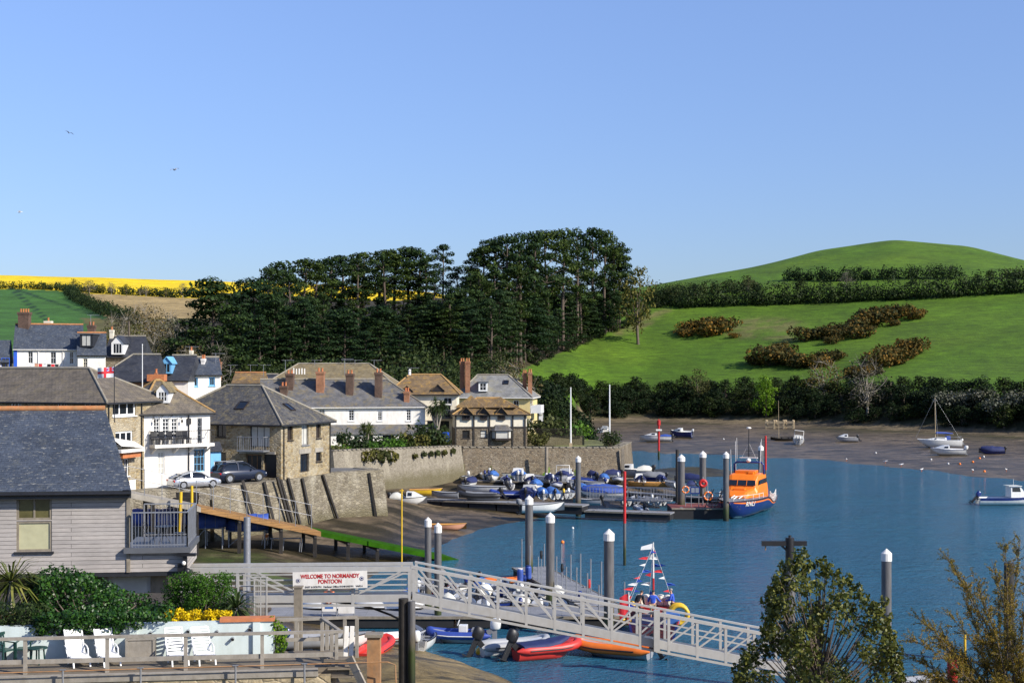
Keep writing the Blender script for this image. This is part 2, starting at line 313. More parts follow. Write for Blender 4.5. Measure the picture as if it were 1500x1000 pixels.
# ------------------------------------------------------------------ terrain: one sheet to the horizon
C3=[(20,9.5),(35,5.5),(50,2.8)]
COLS={
-700:C3+[(65,2),(75,1.6),(85,1.4),(95,1.5),(105,1.7),(113,2),(120,3.5),(170,9),(230,14),(330,20),(480,29),(860,66),(1250,99),(1700,85),(5500,40)],
0:  C3+[(65,2),(75,1.6),(85,1.4),(95,1.5),(105,1.7),(113,2),(120,3.5),(170,9),(230,14),(330,20),(480,28),(860,64.3),(1250,97),(1700,80),(5500,40)],
150:C3+[(65,2),(75,1.6),(85,1.3),(95,1.4),(105,1.7),(113,2),(120,3.5),(170,8),(230,12),(320,17),(480,27.5),(860,64),(1250,95),(1700,80),(5500,40)],
280:C3+[(65,1.8),(75,1.4),(85,1.1),(95,1.2),(107,1.6),(116,2),(124,3.5),(172,7),(230,9.5),(300,14),(470,27),(860,62.5),(1250,92.5),(1700,80),(5500,40)],
400:C3+[(65,1.6),(75,1),(85,.7),(95,.8),(110,1.4),(122,2),(134,4),(180,7),(230,9),(300,14),(420,24),(860,60),(1250,90),(1700,80),(5500,40)],
500:C3+[(62,1.3),(78,.35),(90,.02),(104,.04),(115,.7),(128,1.9),(150,3),(190,7),(230,9),(300,13),(400,25),(860,57),(1250,88),(1700,78),(5500,40)],
570:C3+[(84,0),(90,-.4),(104,-.4),(113,0),(124,.8),(136,1.9),(170,2.2),(190,6),(230,8.5),(300,13),(395,26),(860,55),(1250,85),(1700,75),(5500,40)],
640:C3+[(79,0),(88,-.9),(112,-.8),(126,0),(140,.4),(155,.75),(178,2.2),(195,5.6),(240,8),(300,13),(390,28),(700,48),(1250,80),(1700,70),(5500,40)],
720:C3+[(74,0),(82,-.9),(128,-.8),(141,0),(152,.6),(166,1.4),(180,2.2),(200,5.6),(260,7),(330,13),(410,28),(600,44),(1250,65),(1700,60),(5500,30)],
770:C3+[(70,0),(80,-.9),(134,-.8),(147,0),(156,.6),(168,1.3),(183,2.2),(203,5.5),(290,6),(385,15),(460,28),(595,45),(1000,55),(1700,50),(5500,25)],
810:C3+[(66,0),(76,-.9),(140,-.8),(152,0),(160,.6),(170,1.1),(186,2.2),(205,5.4),(340,6),(440,20),(490,30),(592,46),(900,40),(1700,40),(5500,20)],
850:C3+[(64,0),(74,-.9),(150,-.9),(265,0),(295,.5),(345,1.1),(372,1.5),(388,6.5),(425,15),(495,30),(535,39),(595,47.5),(900,20),(1700,20),(5500,10)],
945:C3+[(63,0),(73,-.9),(150,-.9),(266,0),(296,.5),(343,1.1),(375,1.5),(390,7),(435,14.5),(515,33.5),(535,41),(600,50.6),(900,20),(1700,20),(5500,10)],
1000:C3+[(62,0),(72,-.9),(150,-.9),(259,0),(290,.5),(335,1.1),(370,1.5),(384,7.3),(430,15),(513,34.5),(530,41),(620,54.9),(900,20),(1700,20),(5500,10)],
1100:C3+[(62,0),(72,-.9),(150,-.9),(250,0),(280,.5),(325,1.1),(360,1.5),(374,7.5),(425,16.5),(510,36.5),(527,42.5),(640,62.3),(900,25),(1700,20),(5500,10)],
1200:C3+[(62,0),(72,-.9),(150,-.9),(243,0),(270,.5),(315,1.1),(348,1.5),(362,8),(415,17),(507,37.5),(525,44),(650,71.4),(900,30),(1700,20),(5500,10)],
1310:C3+[(62,0),(72,-.9),(150,-.9),(224,0),(255,.5),(300,1.1),(328,1.5),(342,8),(400,17),(497,38),(515,45),(655,77.2),(900,32),(1700,20),(5500,10)],
1420:C3+[(62,0),(72,-.9),(140,-.9),(206,0),(235,.5),(280,1.1),(312,1.5),(326,8),(385,17),(488,38.5),(505,45),(645,72.6),(900,30),(1700,20),(5500,10)],
1500:C3+[(62,0),(72,-.9),(140,-.9),(199,0),(225,.5),(265,1.1),(299,1.5),(313,8),(375,17),(480,38.7),(497,45),(630,64.3),(900,26),(1700,20),(5500,10)],
1700:C3+[(62,0),(72,-.9),(130,-.9),(180,0),(205,.5),(240,1.1),(270,1.5),(284,8),(350,17),(460,37),(477,42),(600,50),(900,20),(1700,20),(5500,10)],
2300:C3+[(62,0),(72,-.9),(120,-.9),(150,0),(170,.5),(200,1.1),(225,1.5),(240,8),(300,16),(400,28),(420,31),(560,33),(900,15),(1700,15),(5500,10)],
}
# quay walls in plan
S0=(-24.2,114.6); S1=(-19.6,121.6); S2=(-16.4,130.6); S3=(-12.2,134.9); S4=(-14.4,138.0)
W2a=(-18.9,150.0); W2b=(-6.3,176.5); W3b=(13.8,184.0)
HARD=[(-62,104),(-36,108.5),S0,S1,S2,S3,(-14.4,137.6),(-18.6,137.4),(-24,150),(-62,152)]
GARD=[W2a,W2b,W3b,(16.5,197),(10,207),(0,218),(-60,218),(-60,150)]
def inside(P,X,Y):
    r=np.zeros(X.shape,bool); n=len(P); d=np.full(X.shape,1e9)
    for i in range(n):
        (x0,y0),(x1,y1)=P[i],P[(i+1)%n]
        c=((y0>Y)!=(y1>Y))&(X<(x1-x0)*(Y-y0)/(y1-y0+1e-12)+x0); r^=c
        t=np.clip(((X-x0)*(x1-x0)+(Y-y0)*(y1-y0))/((x1-x0)**2+(y1-y0)**2),0,1)
        d=np.minimum(d,np.hypot(X-x0-t*(x1-x0),Y-y0-t*(y1-y0)))
    return np.where(r,d,-d)
def vnoise(X,Y,s,seed=0):
    """smooth value noise"""
    g=np.random.default_rng(seed).random((256,256)); x=X/s; y=Y/s; i=np.floor(x).astype(int); j=np.floor(y).astype(int); u=x-i; v=y-j
    u=u*u*(3-2*u); v=v*v*(3-2*v); G=lambda a,b:g[a%256,b%256]
    return (G(i,j)*(1-u)+G(i+1,j)*u)*(1-v)+(G(i,j+1)*(1-u)+G(i+1,j+1)*u)*v
def fbm(X,Y,s,seed=0,o=4): return sum(vnoise(X,Y,s/2**k,seed+k)/2**k for k in range(o))/sum(1/2**k for k in range(o))
xs=np.arange(-700,2301,5.0); yr=20*np.exp(np.arange(0,1)*0); yr=[20.0]
while yr[-1]<5400: yr.append(yr[-1]*(1.0075 if yr[-1]<700 else 1.015))
yr=np.array(yr); kx=np.array(sorted(COLS)); nf=len(C3)+15
KY=np.stack([np.interp(xs,kx,[COLS[k][i][0] for k in kx]) for i in range(nf)],1); KZ=np.stack([np.interp(xs,kx,[COLS[k][i][1] for k in kx]) for i in range(nf)],1)
def smooth(a,ax,n):
    k=np.hanning(n+2)[1:-1]; k/=k.sum(); p=[(0,0),(0,0)]; p[ax]=(n//2,n//2); b=np.pad(a,p,mode='edge'); return np.apply_along_axis(lambda r:np.convolve(r,k,'valid'),ax,b)
Zg=np.stack([np.interp(yr,KY[i],KZ[i]) for i in range(len(xs))],0)
Zg=smooth(smooth(Zg,1,9),0,9); Zs=smooth(Zg,1,19); far=np.clip((yr-440)/80,0,1)[None,:]; Zg=Zg*(1-far)+Zs*far
XX=(xs[:,None]-750)/FPX*yr[None,:]; YY=np.broadcast_to(yr[None,:],XX.shape)
# mud banks in front of the garden wall and the weedy spit
for (cx,cy,sx,sy,a) in ((8,184,13,24,2.6),(16,205,13,9,2.0),(26,210,11,6.5,1.9)):
    b=-.9+a*np.exp(-((XX-cx)/sx)**2-((YY-cy)/sy)**2); Zg=np.maximum(Zg,np.where(YY<262,b,-9))
land=np.clip((Zg+.3)/1.0,0,1)
Zg=Zg+(fbm(XX,YY,4,3)-.5)*.28*np.clip(1-np.abs(Zg-.6)/1.6,0,1)+(fbm(XX,YY,60,9)-.5)*1.6*np.clip((YY-380)/200,0,1)
for P,z in ((HARD,5.9),(GARD,5.4)):
    d=inside(P,XX,YY); Zg=np.where(d>.55,np.maximum(Zg,z),Zg)
def Zt(X,Y):
    x=750+FPX*X/Y; i=np.clip((x-xs[0])/5,0,len(xs)-1.001); j=np.clip(np.searchsorted(yr,Y)-1,0,len(yr)-2); i0=int(i); f=i-i0; g=(Y-yr[j])/(yr[j+1]-yr[j])
    return float((Zg[i0,j]*(1-f)+Zg[i0+1,j]*f)*(1-g)+(Zg[i0,j+1]*(1-f)+Zg[i0+1,j+1]*f)*g)
def hit(x,y,Ymin=20,Ymax=5000):             # first terrain point the photo pixel's sight line meets
    i=int(np.clip(round((x-xs[0])/5),0,len(xs)-1)); zl=CAMH-(y-HOR)/FPX*yr; k=np.nonzero((Zg[i]>=zl)&(yr>=Ymin)&(yr<=Ymax))[0]
    Y=yr[k[0]] if len(k) else Ymax
    return Vector(((x-750)/FPX*Y,Y,Zt((x-750)/FPX*Y,Y)))
# ground colours by field: a true map, row by distance and column
px=np.broadcast_to(xs[:,None],XX.shape); pxs=px; py=HOR-(Zg-CAMH)/YY*FPX
c=lambda *k:np.array(S(k))
col=np.zeros(XX.shape+(3,)); n1=fbm(XX,YY,9,21); n2=fbm(XX,YY,2.2,31); n3=fbm(XX,YY,30,41)
pasture=c(68,102,12)*(1-n3[...,None]*.6)+c(98,120,22)*n3[...,None]*.5; col[:]=pasture
def put(mask,v): col[mask]=v if np.ndim(v)==1 else v[mask]
edge=5*np.sin(px*.05)
n4=fbm(XX*.45,YY*1.1,1.6,131); mudc=c(108,94,74)*(1.12-n2[...,None]*.55)
weed=np.clip((fbm(XX*.5,YY*1.3,5.5,51)*.7+n4*.3-.47)*11,0,1)[...,None]; nearmud=(YY<262)
mud_near=mudc*(1-weed)+c(50,43,24)*weed*(.6+.5*n2[...,None])
weedf=np.clip((fbm(XX,YY*.6,16,61)-.42)*6,0,1)*np.clip((YY-KY[:,8:9])/30+.35,0,1); mud_far=mudc*(1-weedf[...,None])+c(74,68,38)*weedf[...,None]
T0=KY[:,9:10]
sand=(YY>KY[:,9:10]-9)&(Zg>1.2); mud_far=np.where(sand[...,None],c(112,99,76)*(.8+.3*n2[...,None]),mud_far)
isfar=(YY>262)|(px>1060); mudm=(YY<T0+2)&((px>840)|(YY<178))
put(mudm,np.where(isfar[...,None],mud_far,mud_near))
alg=np.clip((fbm(XX*.5,YY,7,71)-.47)*8,0,1)*np.clip(1-np.abs(YY-103)/9,0,1)*np.clip((px-270)/60,0,1)*np.clip((545-px)/40,0,1)*np.clip((n4-.38)*7,0,1)
col=col*(1-alg[...,None])+c(72,98,28)*alg[...,None]
put((YY<72),c(120,108,72)*(.75+.5*n2[...,None])*np.ones(XX.shape+(1,)))
bf=np.clip((95-YY)/14,0,1)*np.clip((px-430+90*(n1-.5))/130,0,1); bf=bf[...,None]; col=col*(1-bf)+c(128,110,70)*(.75+.5*n2[...,None])*bf
spit=(YY>196)&(YY<230)&(px>880)&(px<1080); put(spit,(c(66,60,34)*(.6+.8*n2[...,None])))
town=(px<640)&(Zg>3.2)&(YY<300); put(town,c(96,92,60)*(.7+.6*n1[...,None]))
gd=inside(GARD,XX,YY)>0; put(gd,(c(118,112,78)*(1-n3[...,None])+c(88,104,50)*n3[...,None])*(.7+.6*n1[...,None]))
left=(px<760)&(YY>300)
put(left,c(60,100,34)*(.85+.3*n1[...,None])*np.ones(XX.shape+(1,)))
bx=np.interp(py,[418,425,440,455,465,495,540],[92,97,112,140,158,182,210])
tan=left&(px>bx); put(tan,c(160,138,92)*(.85+.3*n1[...,None]))
low=left&(YY<545)&(px>bx-40); put(low,c(96,92,50)*(.7+.6*n1[...,None]))
yb=np.interp(px,[-700,0,60,100,150,200,260,300,420,640],[421,423,424,427,431,433,436,437,440,441]); yel=left&(py<yb)&(YY>500); put(yel,c(238,205,8)*(.8+.3*n1[...,None]))
for (l,d) in (((29,438),(63,466)),((34,436),(75,484)),((58,437),(160,472)),((64,436),(120,462))): pass
tram=left&(YY<850)&(px<bx-4)&((np.abs(px-(30+(py-437)*1.12))<1.6)|(np.abs(px-(36+(py-437)*1.15))<1.6)|(np.abs(px-(60+(py-437)*3.0))<2.2)|(np.abs(px-(66+(py-437)*3.1))<2.2)); 
put(tram,c(30,62,24)*np.ones(XX.shape+(1,)))
wood=(px>np.where(py<470,315,255))&(px<1000)&(YY>200)&(YY<np.where(px>780,470,820))&(px<np.interp(py,[400,455,470,500,530,548,565],[960,955,930,860,790,745,700])); wood=wood|((px>740)&(px<872)&(YY>206)&(YY<292)); put(wood,c(58,52,32)*(.6+.6*n1[...,None]))
bank=(px>780)&(YY>T0)&(YY<T0+22); put(bank,c(60,58,34)*np.ones(XX.shape+(1,)))
bare=np.clip((fbm(XX,YY,11,81)-.35)*5,0,1)*(np.clip(1-((px-1120)/75)**2-((py-484)/22)**2,0,1)+np.clip(1-((px-945-(py-470)*-1.9)/22)**2-((py-472)/22)**2,0,1)*1.2); bare=np.clip(bare*2,0,1)[...,None]*.5*(.3+.7*np.clip((fbm(XX,YY,4,91)-.42)*7,0,1))[...,None]
col=col*(1-bare)+c(118,98,72)*(.7+.6*n2[...,None])*bare
nx,ny=XX.shape; V=np.stack([XX,YY,Zg],-1).reshape(-1,3)
ii=np.arange(nx-1)[:,None]*ny+np.arange(ny-1)[None,:]; F=np.stack([ii,ii+ny,ii+ny+1,ii+1],-1).reshape(-1,4)
t=NT('ground'); a=t.n('ShaderNodeAttribute',attribute_name='field'); p=t.coord()
n_=t.mix(.45,t.noise(p,1.6,7,.78),t.noise(t.map(p,(.3,.3,.9)),.9,7,.8)); cc=t.mix(1.0,a.outputs['Color'],t.ramp(n_,[(.33,.5),(.67,1.45)]),'MULTIPLY')
cc=t.mix(1.0,cc,t.ramp(t.noise(t.map(p,(.16,.16,3.2)),1.0,6,.78),[(.35,.6),(.65,1.32)]),'MULTIPLY'); cc=t.mix(1.0,cc,t.ramp(t.noise(p,.045,5,.65),[(.3,.7),(.7,1.25)]),'MULTIPLY')
wd_=t.ramp(t.noise(t.map(p,(.22,.5,.3)),1.0,7,.72,.5),[(.50,0.0),(.57,1.0)]); cc=t.mix(t.math('MULTIPLY',wd_,t.ramp(a.outputs['Alpha'],[(.02,0.0),(.12,.8)])),cc,S((44,39,22))); t.bump(t.mix(.5,n_,t.noise(t.map(p,(.4,.4,3)),1.2,4,.6)),.9,.35)
gm=t.out(cc,t.ramp(a.outputs['Alpha'],[(0,.95),(1,.42)]),0,.3); MATS['ground']=gm
ground=np_mesh('ground',V,F,gm,None,True); tag(ground,kind='structure')
at_=ground.data.color_attributes.new('field','FLOAT_COLOR','POINT'); wet=(np.clip((1.7-Zg)/1.2,0,1)*(Zg<1.9)*(YY>60))
at_.data.foreach_set('color',np.concatenate([np.clip(col,0,1),wet[...,None]],-1).astype(np.float32).ravel())

# ------------------------------------------------------------------ water
t=NT('estuary_water'); p=t.coord()
w1=t.noise(t.map(p,(.7,1.0,1)),.75,5,.7,.4); w2=t.noise(t.map(p,(1,1.5,1)),2.2,3,.6); w3=t.noise(p,.06,3,.5)
t.bump(t.math('ADD',t.math('MULTIPLY',w1,t.ramp(w3,[(.36,.3),(.64,1.25)])),t.math('MULTIPLY',w2,.35)),1.0,.45)
wm=t.out(t.mix(w3,S((34,80,104)),S((50,106,130))),.1,0,.5); t.b.inputs['IOR'].default_value=1.33
mb=MB(); k=[(-420,-20),(420,-20),(420,520),(-420,520)]; mb.poly([(x,y,0) for x,y in k]); tag(mb.build('water',wm),kind='structure')
# ------------------------------------------------------------------ foliage
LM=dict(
 shore=leaf_mat('shaded_shore_leaves',(.008,.016,.006),(.018,.034,.010),(.036,.056,.016),.3,.6,.15),  # shade of the far bank is put into these darkened leaf tones
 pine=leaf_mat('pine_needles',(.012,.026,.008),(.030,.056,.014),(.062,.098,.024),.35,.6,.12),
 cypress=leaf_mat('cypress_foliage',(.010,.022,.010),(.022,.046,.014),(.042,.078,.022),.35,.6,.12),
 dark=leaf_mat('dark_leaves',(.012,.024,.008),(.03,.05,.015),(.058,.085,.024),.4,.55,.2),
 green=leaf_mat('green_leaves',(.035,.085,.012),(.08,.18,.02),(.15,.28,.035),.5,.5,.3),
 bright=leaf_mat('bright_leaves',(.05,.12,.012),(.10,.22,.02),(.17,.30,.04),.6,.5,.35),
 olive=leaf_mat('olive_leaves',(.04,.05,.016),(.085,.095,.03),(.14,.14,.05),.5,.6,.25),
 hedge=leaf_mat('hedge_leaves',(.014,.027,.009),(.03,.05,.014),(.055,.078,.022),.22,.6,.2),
 twig=leaf_mat('grey_twigs',(.06,.055,.035),(.10,.09,.058),(.15,.135,.09),.5,.8,.1),
 blossom=leaf_mat('pale_blossom',(.05,.06,.03),(.14,.14,.09),(.34,.32,.26),.5,.7,.2),
 gorse=leaf_mat('gorse_flowers',(.030,.036,.012),(.075,.062,.016),(.22,.115,.02),.45,.7,.15),
 brown=leaf_mat('budding_leaves',(.05,.05,.02),(.1,.085,.035),(.16,.12,.05),.6,.7,.2),
 yellowfl=leaf_mat('yellow_flowers',(.35,.28,.01),(.75,.58,.012),(.85,.72,.03),2.5,.6,.25),
 spike=leaf_mat('spiky_leaves',(.03,.05,.015),(.075,.11,.03),(.2,.22,.09),1.5,.45,.25),
 glossy=leaf_mat('glossy_leaves',(.05,.07,.014),(.13,.14,.028),(.29,.27,.06),1.2,.42,.3,.3),
 tamarisk=leaf_mat('feathery_sprays',(.10,.10,.025),(.19,.165,.035),(.31,.20,.045),.9,.7,.3),
)
def cards(P,N,size,jit=.5,aspect=1.0,bend=0):
    n=len(P); d=N+jit*rng.normal(size=(n,3)); d/=np.linalg.norm(d,axis=1)[:,None]+1e-9
    a=np.cross(d,rng.normal(size=(n,3))); a/=np.linalg.norm(a,axis=1)[:,None]+1e-9; b=np.cross(d,a)
    s=(size*(.55+.9*rng.random(n)))[:,None]/2
    a=a*s*aspect; b=b*s
    V=np.stack([P-a,P-b*.75,P+a,P+b*.75],1).reshape(-1,3)      # a pointed leaf-shaped quad
    return V,np.arange(4*n).reshape(-1,4)
def clump(c,r,n,lo=.55):
    d=rng.normal(size=(n,3)); d/=np.linalg.norm(d,axis=1)[:,None]; r=np.array(r if hasattr(r,'__len__') else (r,r,r),float)
    k=lo+(1-lo)*rng.random(n)**.6; wob=1+.22*np.sin(d[:,:1]*5+c[0])*np.cos(d[:,1:2]*4+c[1])
    return np.array(c)+d*r*k[:,None]*wob, d/r*r.mean()
def crown(name,clumps,size,m,parent,dens=1.0,jit=.7,aspect=1.0,flat_bottom=False):
    Ps=[];Ns=[]
    for c_,r_,n_ in clumps:
        p_,q_=clump(c_,r_,max(3,int(n_*dens)))
        if flat_bottom:
            k=p_[:,2]>c_[2]-.45*r_[2]; p_,q_=p_[k],q_[k]
        Ps.append(p_);Ns.append(q_)
    V,F=cards(np.concatenate(Ps),np.concatenate(Ns),size,jit,aspect)
    return np_mesh(name,V,F,LM[m] if isinstance(m,str) else m,parent)
def limbs(mb,base,tips,r0,sag=.15,n=5):
    for tp in tips:
        b=Vector(base(tp) if callable(base) else base); tp=Vector(tp); mid=b.lerp(tp,.5)+Vector((random.uniform(-.2,.2),random.uniform(-.2,.2),-sag*(tp-b).length))
        mb.tube([b,mid,tp],[r0,r0*.65,r0*.25],n,cap=False)
HIDE=[]   # prototypes are the first used copy themselves
class Kind:
    """a tree prototype; the first placing moves the prototype, later ones copy it"""
    def __init__(s,make): s.make=make; s.o=None; s.used=False
    def put(s,loc,rz=None,label=None,group=None,scale=1.0):
        rz=random.uniform(0,6.28) if rz is None else rz
        if s.o is None: s.o=s.make()
        if not s.used:
            s.used=True; o=s.o; o.location=loc; o.rotation_euler=(0,0,rz); o.scale=scale if hasattr(scale,'__len__') else (scale,)*3
            if label: o['label']=label
            if group: o['group']=group
            return o
        return dup(s.o,loc,rz,label,group,scale)
def mk_pine(seed,h=22,cr=5.5,frac=.42,m='pine',lean=.0,name='pine_tree',layers=False,dens=1.0):
    def make():
        random.seed(seed)
        o=thing(name,'tall dark pine in the wood above the harbour','tree')
        mb=MB(); top=Vector((lean*h,random.uniform(-.6,.6),h*.93)); tr=[Vector((0,0,-1)),Vector((lean*h*.25,.15,h*.35)),Vector((lean*h*.6,-.1,h*.65)),top]
        mb.tube(tr,[h*.019,h*.015,h*.011,h*.004],7)
        cl=[]; k=int(15*dens)
        for i in range(k):
            f=i/(k-1); z=h*(1-frac)+f*h*frac*.93; prof=math.sin(math.pi*(.22+.70*f))**.8 if not layers else (1.05-.8*f)
            a=i*2.4+random.uniform(-.4,.4); rr=cr*prof*random.uniform(.35,.95)
            rx=cr*random.uniform(.26,.42)*(1.15 if layers else 1)
            c_=(lean*h*z/h+rr*math.cos(a),rr*math.sin(a),z); cl.append((c_,(rx,rx,rx*(.34 if layers else .5)),int(115*(rx/1.9)**1.6)))
        cl.append(((top.x,top.y,h*.97),(cr*.3,cr*.3,h*.05),90))
        limbs(mb,lambda tp:(lean*tp[2],0,tp[2]-h*.06-.1*math.hypot(tp[0],tp[1])),[c_[0] for c_ in cl[:-1]],h*.005,-.08)
        for q in range(5):
            a=random.uniform(0,6.28); z=h*random.uniform(.25,1-frac); mb.tube([(lean*z,0,z),(lean*z+1.3*math.cos(a),1.3*math.sin(a),z+random.uniform(-.2,.5))],[.09,.03],4,cap=False)
        mb.build('trunk',M['barkred'],o); crown('crown',cl,.46,m,o,1.9,.42,1.1)
        return o
    return Kind(make)
def mk_tree(seed,h=8,r=3.2,m='dark',name='tree',trunk=.3,bark='bark',size=.42,n=1000,dens=1.0,label='leafy tree',cat='tree',open_=False):
    def make():
        random.seed(seed); o=thing(name,label,cat); mb=MB()
        mb.tube([(0,0,-.6),(random.uniform(-.2,.2),.1,h*trunk),(random.uniform(-.3,.3),-.1,h*.7)],[h*.028,h*.02,h*.006],6)
        cl=[]; k=11
        for i in range(k):
            f=(i+.5)/k; z=h*(trunk*.8+(1-trunk*.8)*f*.93); rr=r*math.sin(math.pi*(.18+.74*f))*random.uniform(.35,.8); a=i*2.4+random.uniform(-.5,.5)
            q=r*random.uniform(.3,.5); cl.append(((rr*math.cos(a),rr*math.sin(a),z),(q,q,q*random.uniform(.6,.85)),int(n/k*(q/r/.4)**1.5)))
        cl.append(((0,0,h*.55),(r*.5,r*.5,h*.3),int(n*.12)))
        limbs(mb,(0,0,h*trunk),[c_[0] for c_ in cl[:-1]],h*.009,0)
        if open_:
            for c_,r_,_ in cl:
                for q in range(7):
                    d=Vector((random.gauss(0,1),random.gauss(0,1),random.gauss(.5,.8))).normalized()*r_[0]*1.25; mb.tube([c_,Vector(c_)+d],[.04,.012],3,cap=False)
        mb.build('trunk',M[bark],o); crown('crown',cl,size,m,o,dens,.5)
        return o
    return Kind(make)
def mk_bush(seed,r=1.5,h=1.4,m='green',name='bush',size=.22,n=500,label='leafy bush',k=7,cat='bush'):
    def make():
        random.seed(seed); o=thing(name,label,cat); cl=[((0,0,h*.45),(r*.7,r*.7,h*.5),int(n*.3))]
        for i in range(k):
            a=i*2.4; rr=r*random.uniform(.3,.72); q=r*random.uniform(.3,.46); cl.append(((rr*math.cos(a),rr*math.sin(a),h*random.uniform(.3,.72)),(q,q,min(q,h*.36)),int(n*.7/k)))
        mb=MB()
        for i in range(5): a=i*1.3; mb.tube([(0,0,-.2),(r*.3*math.cos(a),r*.3*math.sin(a),h*.4),(r*.5*math.cos(a),r*.5*math.sin(a),h*.7)],[.05,.03,.012],4,cap=False)
        mb.build('stem',M['bark'],o); crown('foliage',cl,size,m,o,1,.5); return o
    return Kind(make)

# --- the wood
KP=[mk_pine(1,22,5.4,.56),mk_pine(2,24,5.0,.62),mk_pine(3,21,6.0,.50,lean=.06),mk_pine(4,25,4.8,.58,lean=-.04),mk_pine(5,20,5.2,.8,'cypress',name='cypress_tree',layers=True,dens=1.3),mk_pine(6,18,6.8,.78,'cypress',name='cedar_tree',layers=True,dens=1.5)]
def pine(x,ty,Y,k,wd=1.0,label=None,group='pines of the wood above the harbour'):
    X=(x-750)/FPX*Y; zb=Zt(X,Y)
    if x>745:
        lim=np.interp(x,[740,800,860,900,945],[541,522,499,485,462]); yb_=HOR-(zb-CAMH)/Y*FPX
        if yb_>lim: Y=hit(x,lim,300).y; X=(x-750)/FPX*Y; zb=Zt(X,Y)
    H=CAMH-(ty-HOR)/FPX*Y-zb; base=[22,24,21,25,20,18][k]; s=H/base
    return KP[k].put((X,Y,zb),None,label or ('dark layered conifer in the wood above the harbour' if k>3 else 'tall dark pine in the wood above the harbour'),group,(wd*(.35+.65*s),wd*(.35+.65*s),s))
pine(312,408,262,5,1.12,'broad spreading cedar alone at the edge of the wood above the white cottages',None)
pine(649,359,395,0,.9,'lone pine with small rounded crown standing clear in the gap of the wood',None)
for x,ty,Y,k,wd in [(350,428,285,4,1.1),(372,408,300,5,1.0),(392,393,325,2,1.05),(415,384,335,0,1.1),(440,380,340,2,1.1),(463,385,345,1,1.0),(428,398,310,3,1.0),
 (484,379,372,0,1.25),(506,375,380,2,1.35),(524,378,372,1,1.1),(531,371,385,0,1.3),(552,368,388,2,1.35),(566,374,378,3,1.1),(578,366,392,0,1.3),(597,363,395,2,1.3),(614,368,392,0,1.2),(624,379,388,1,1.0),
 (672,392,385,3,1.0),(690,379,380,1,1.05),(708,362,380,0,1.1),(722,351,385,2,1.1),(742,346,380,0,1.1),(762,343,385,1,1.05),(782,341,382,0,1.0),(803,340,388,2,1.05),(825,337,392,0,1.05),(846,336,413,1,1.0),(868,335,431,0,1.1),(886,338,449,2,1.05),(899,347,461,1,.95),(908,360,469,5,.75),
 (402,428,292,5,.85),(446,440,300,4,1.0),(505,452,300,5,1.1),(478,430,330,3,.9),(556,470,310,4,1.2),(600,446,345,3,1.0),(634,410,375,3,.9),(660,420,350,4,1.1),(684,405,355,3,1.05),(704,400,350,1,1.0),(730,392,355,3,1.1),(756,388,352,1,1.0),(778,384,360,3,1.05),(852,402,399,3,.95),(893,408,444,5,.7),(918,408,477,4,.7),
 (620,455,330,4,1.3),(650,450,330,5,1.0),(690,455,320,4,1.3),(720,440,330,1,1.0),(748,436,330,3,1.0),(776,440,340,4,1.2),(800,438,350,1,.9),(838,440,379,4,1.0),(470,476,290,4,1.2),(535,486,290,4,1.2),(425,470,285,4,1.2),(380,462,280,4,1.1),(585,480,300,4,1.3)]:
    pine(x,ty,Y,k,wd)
random.seed(91)
for x in list(range(335,470,9))+list(range(480,640,11))+list(range(640,905,9)):
    top=np.interp(x,[335,470,480,640,700,760,800,905],[445,440,452,440,420,420,440,465])+random.uniform(-8,22); Y=np.interp(x,[335,640,800,905],[305,345,365,440])+random.uniform(-18,10); pine(x+random.uniform(-4,4),top,Y,random.choice((1,3,4,4,5)),random.uniform(.9,1.15))
for x in list(range(792,908,8))+[484,499,533,560,589,611,628]:
    if x>700: pine(x+random.uniform(-3,3),np.interp(x,[792,850,908],[408,420,432])+random.uniform(-14,20),470,random.choice((1,3,4,5)),random.uniform(.8,1.1))
    else: pine(x,random.uniform(418,440),375+random.uniform(0,15),random.choice((4,5,3)),.85)
# undergrowth: a mass nobody could count
Ps=[];Ns=[]; random.seed(3)
def mass(n,region,hmin,hmax,r0,per,store):
    k=0
    while k<n:
        q=region()
        if q is None: continue
        X,Y=q; z=Zt(X,Y); h=random.uniform(hmin,hmax); r=random.uniform(r0*.7,r0*1.3); p_,q_=clump((X,Y,z+h*.45),(r,r,h*.6),per,.5); store[0].append(p_); store[1].append(q_); k+=1
def under():
    x=random.uniform(262,940); Y=random.uniform(262,405) if x<800 else random.uniform(330,470); X=(x-750)/FPX*Y; y=HOR-(Zt(X,Y)-CAMH)/Y*FPX
    if x>np.interp(y,[440,470,500,530,560],[945,925,855,780,730]): return None
    return X,Y
st=[[],[]]; mass(620,under,2.5,7,3.0,85,st)
Vv,Ff=cards(np.concatenate(st[0]),np.concatenate(st[1]),.6,.5); o=np_mesh('undergrowth',Vv,Ff,LM['dark']); tag(o,'dark tangled undergrowth below the pines of the wood','undergrowth',kind='stuff')
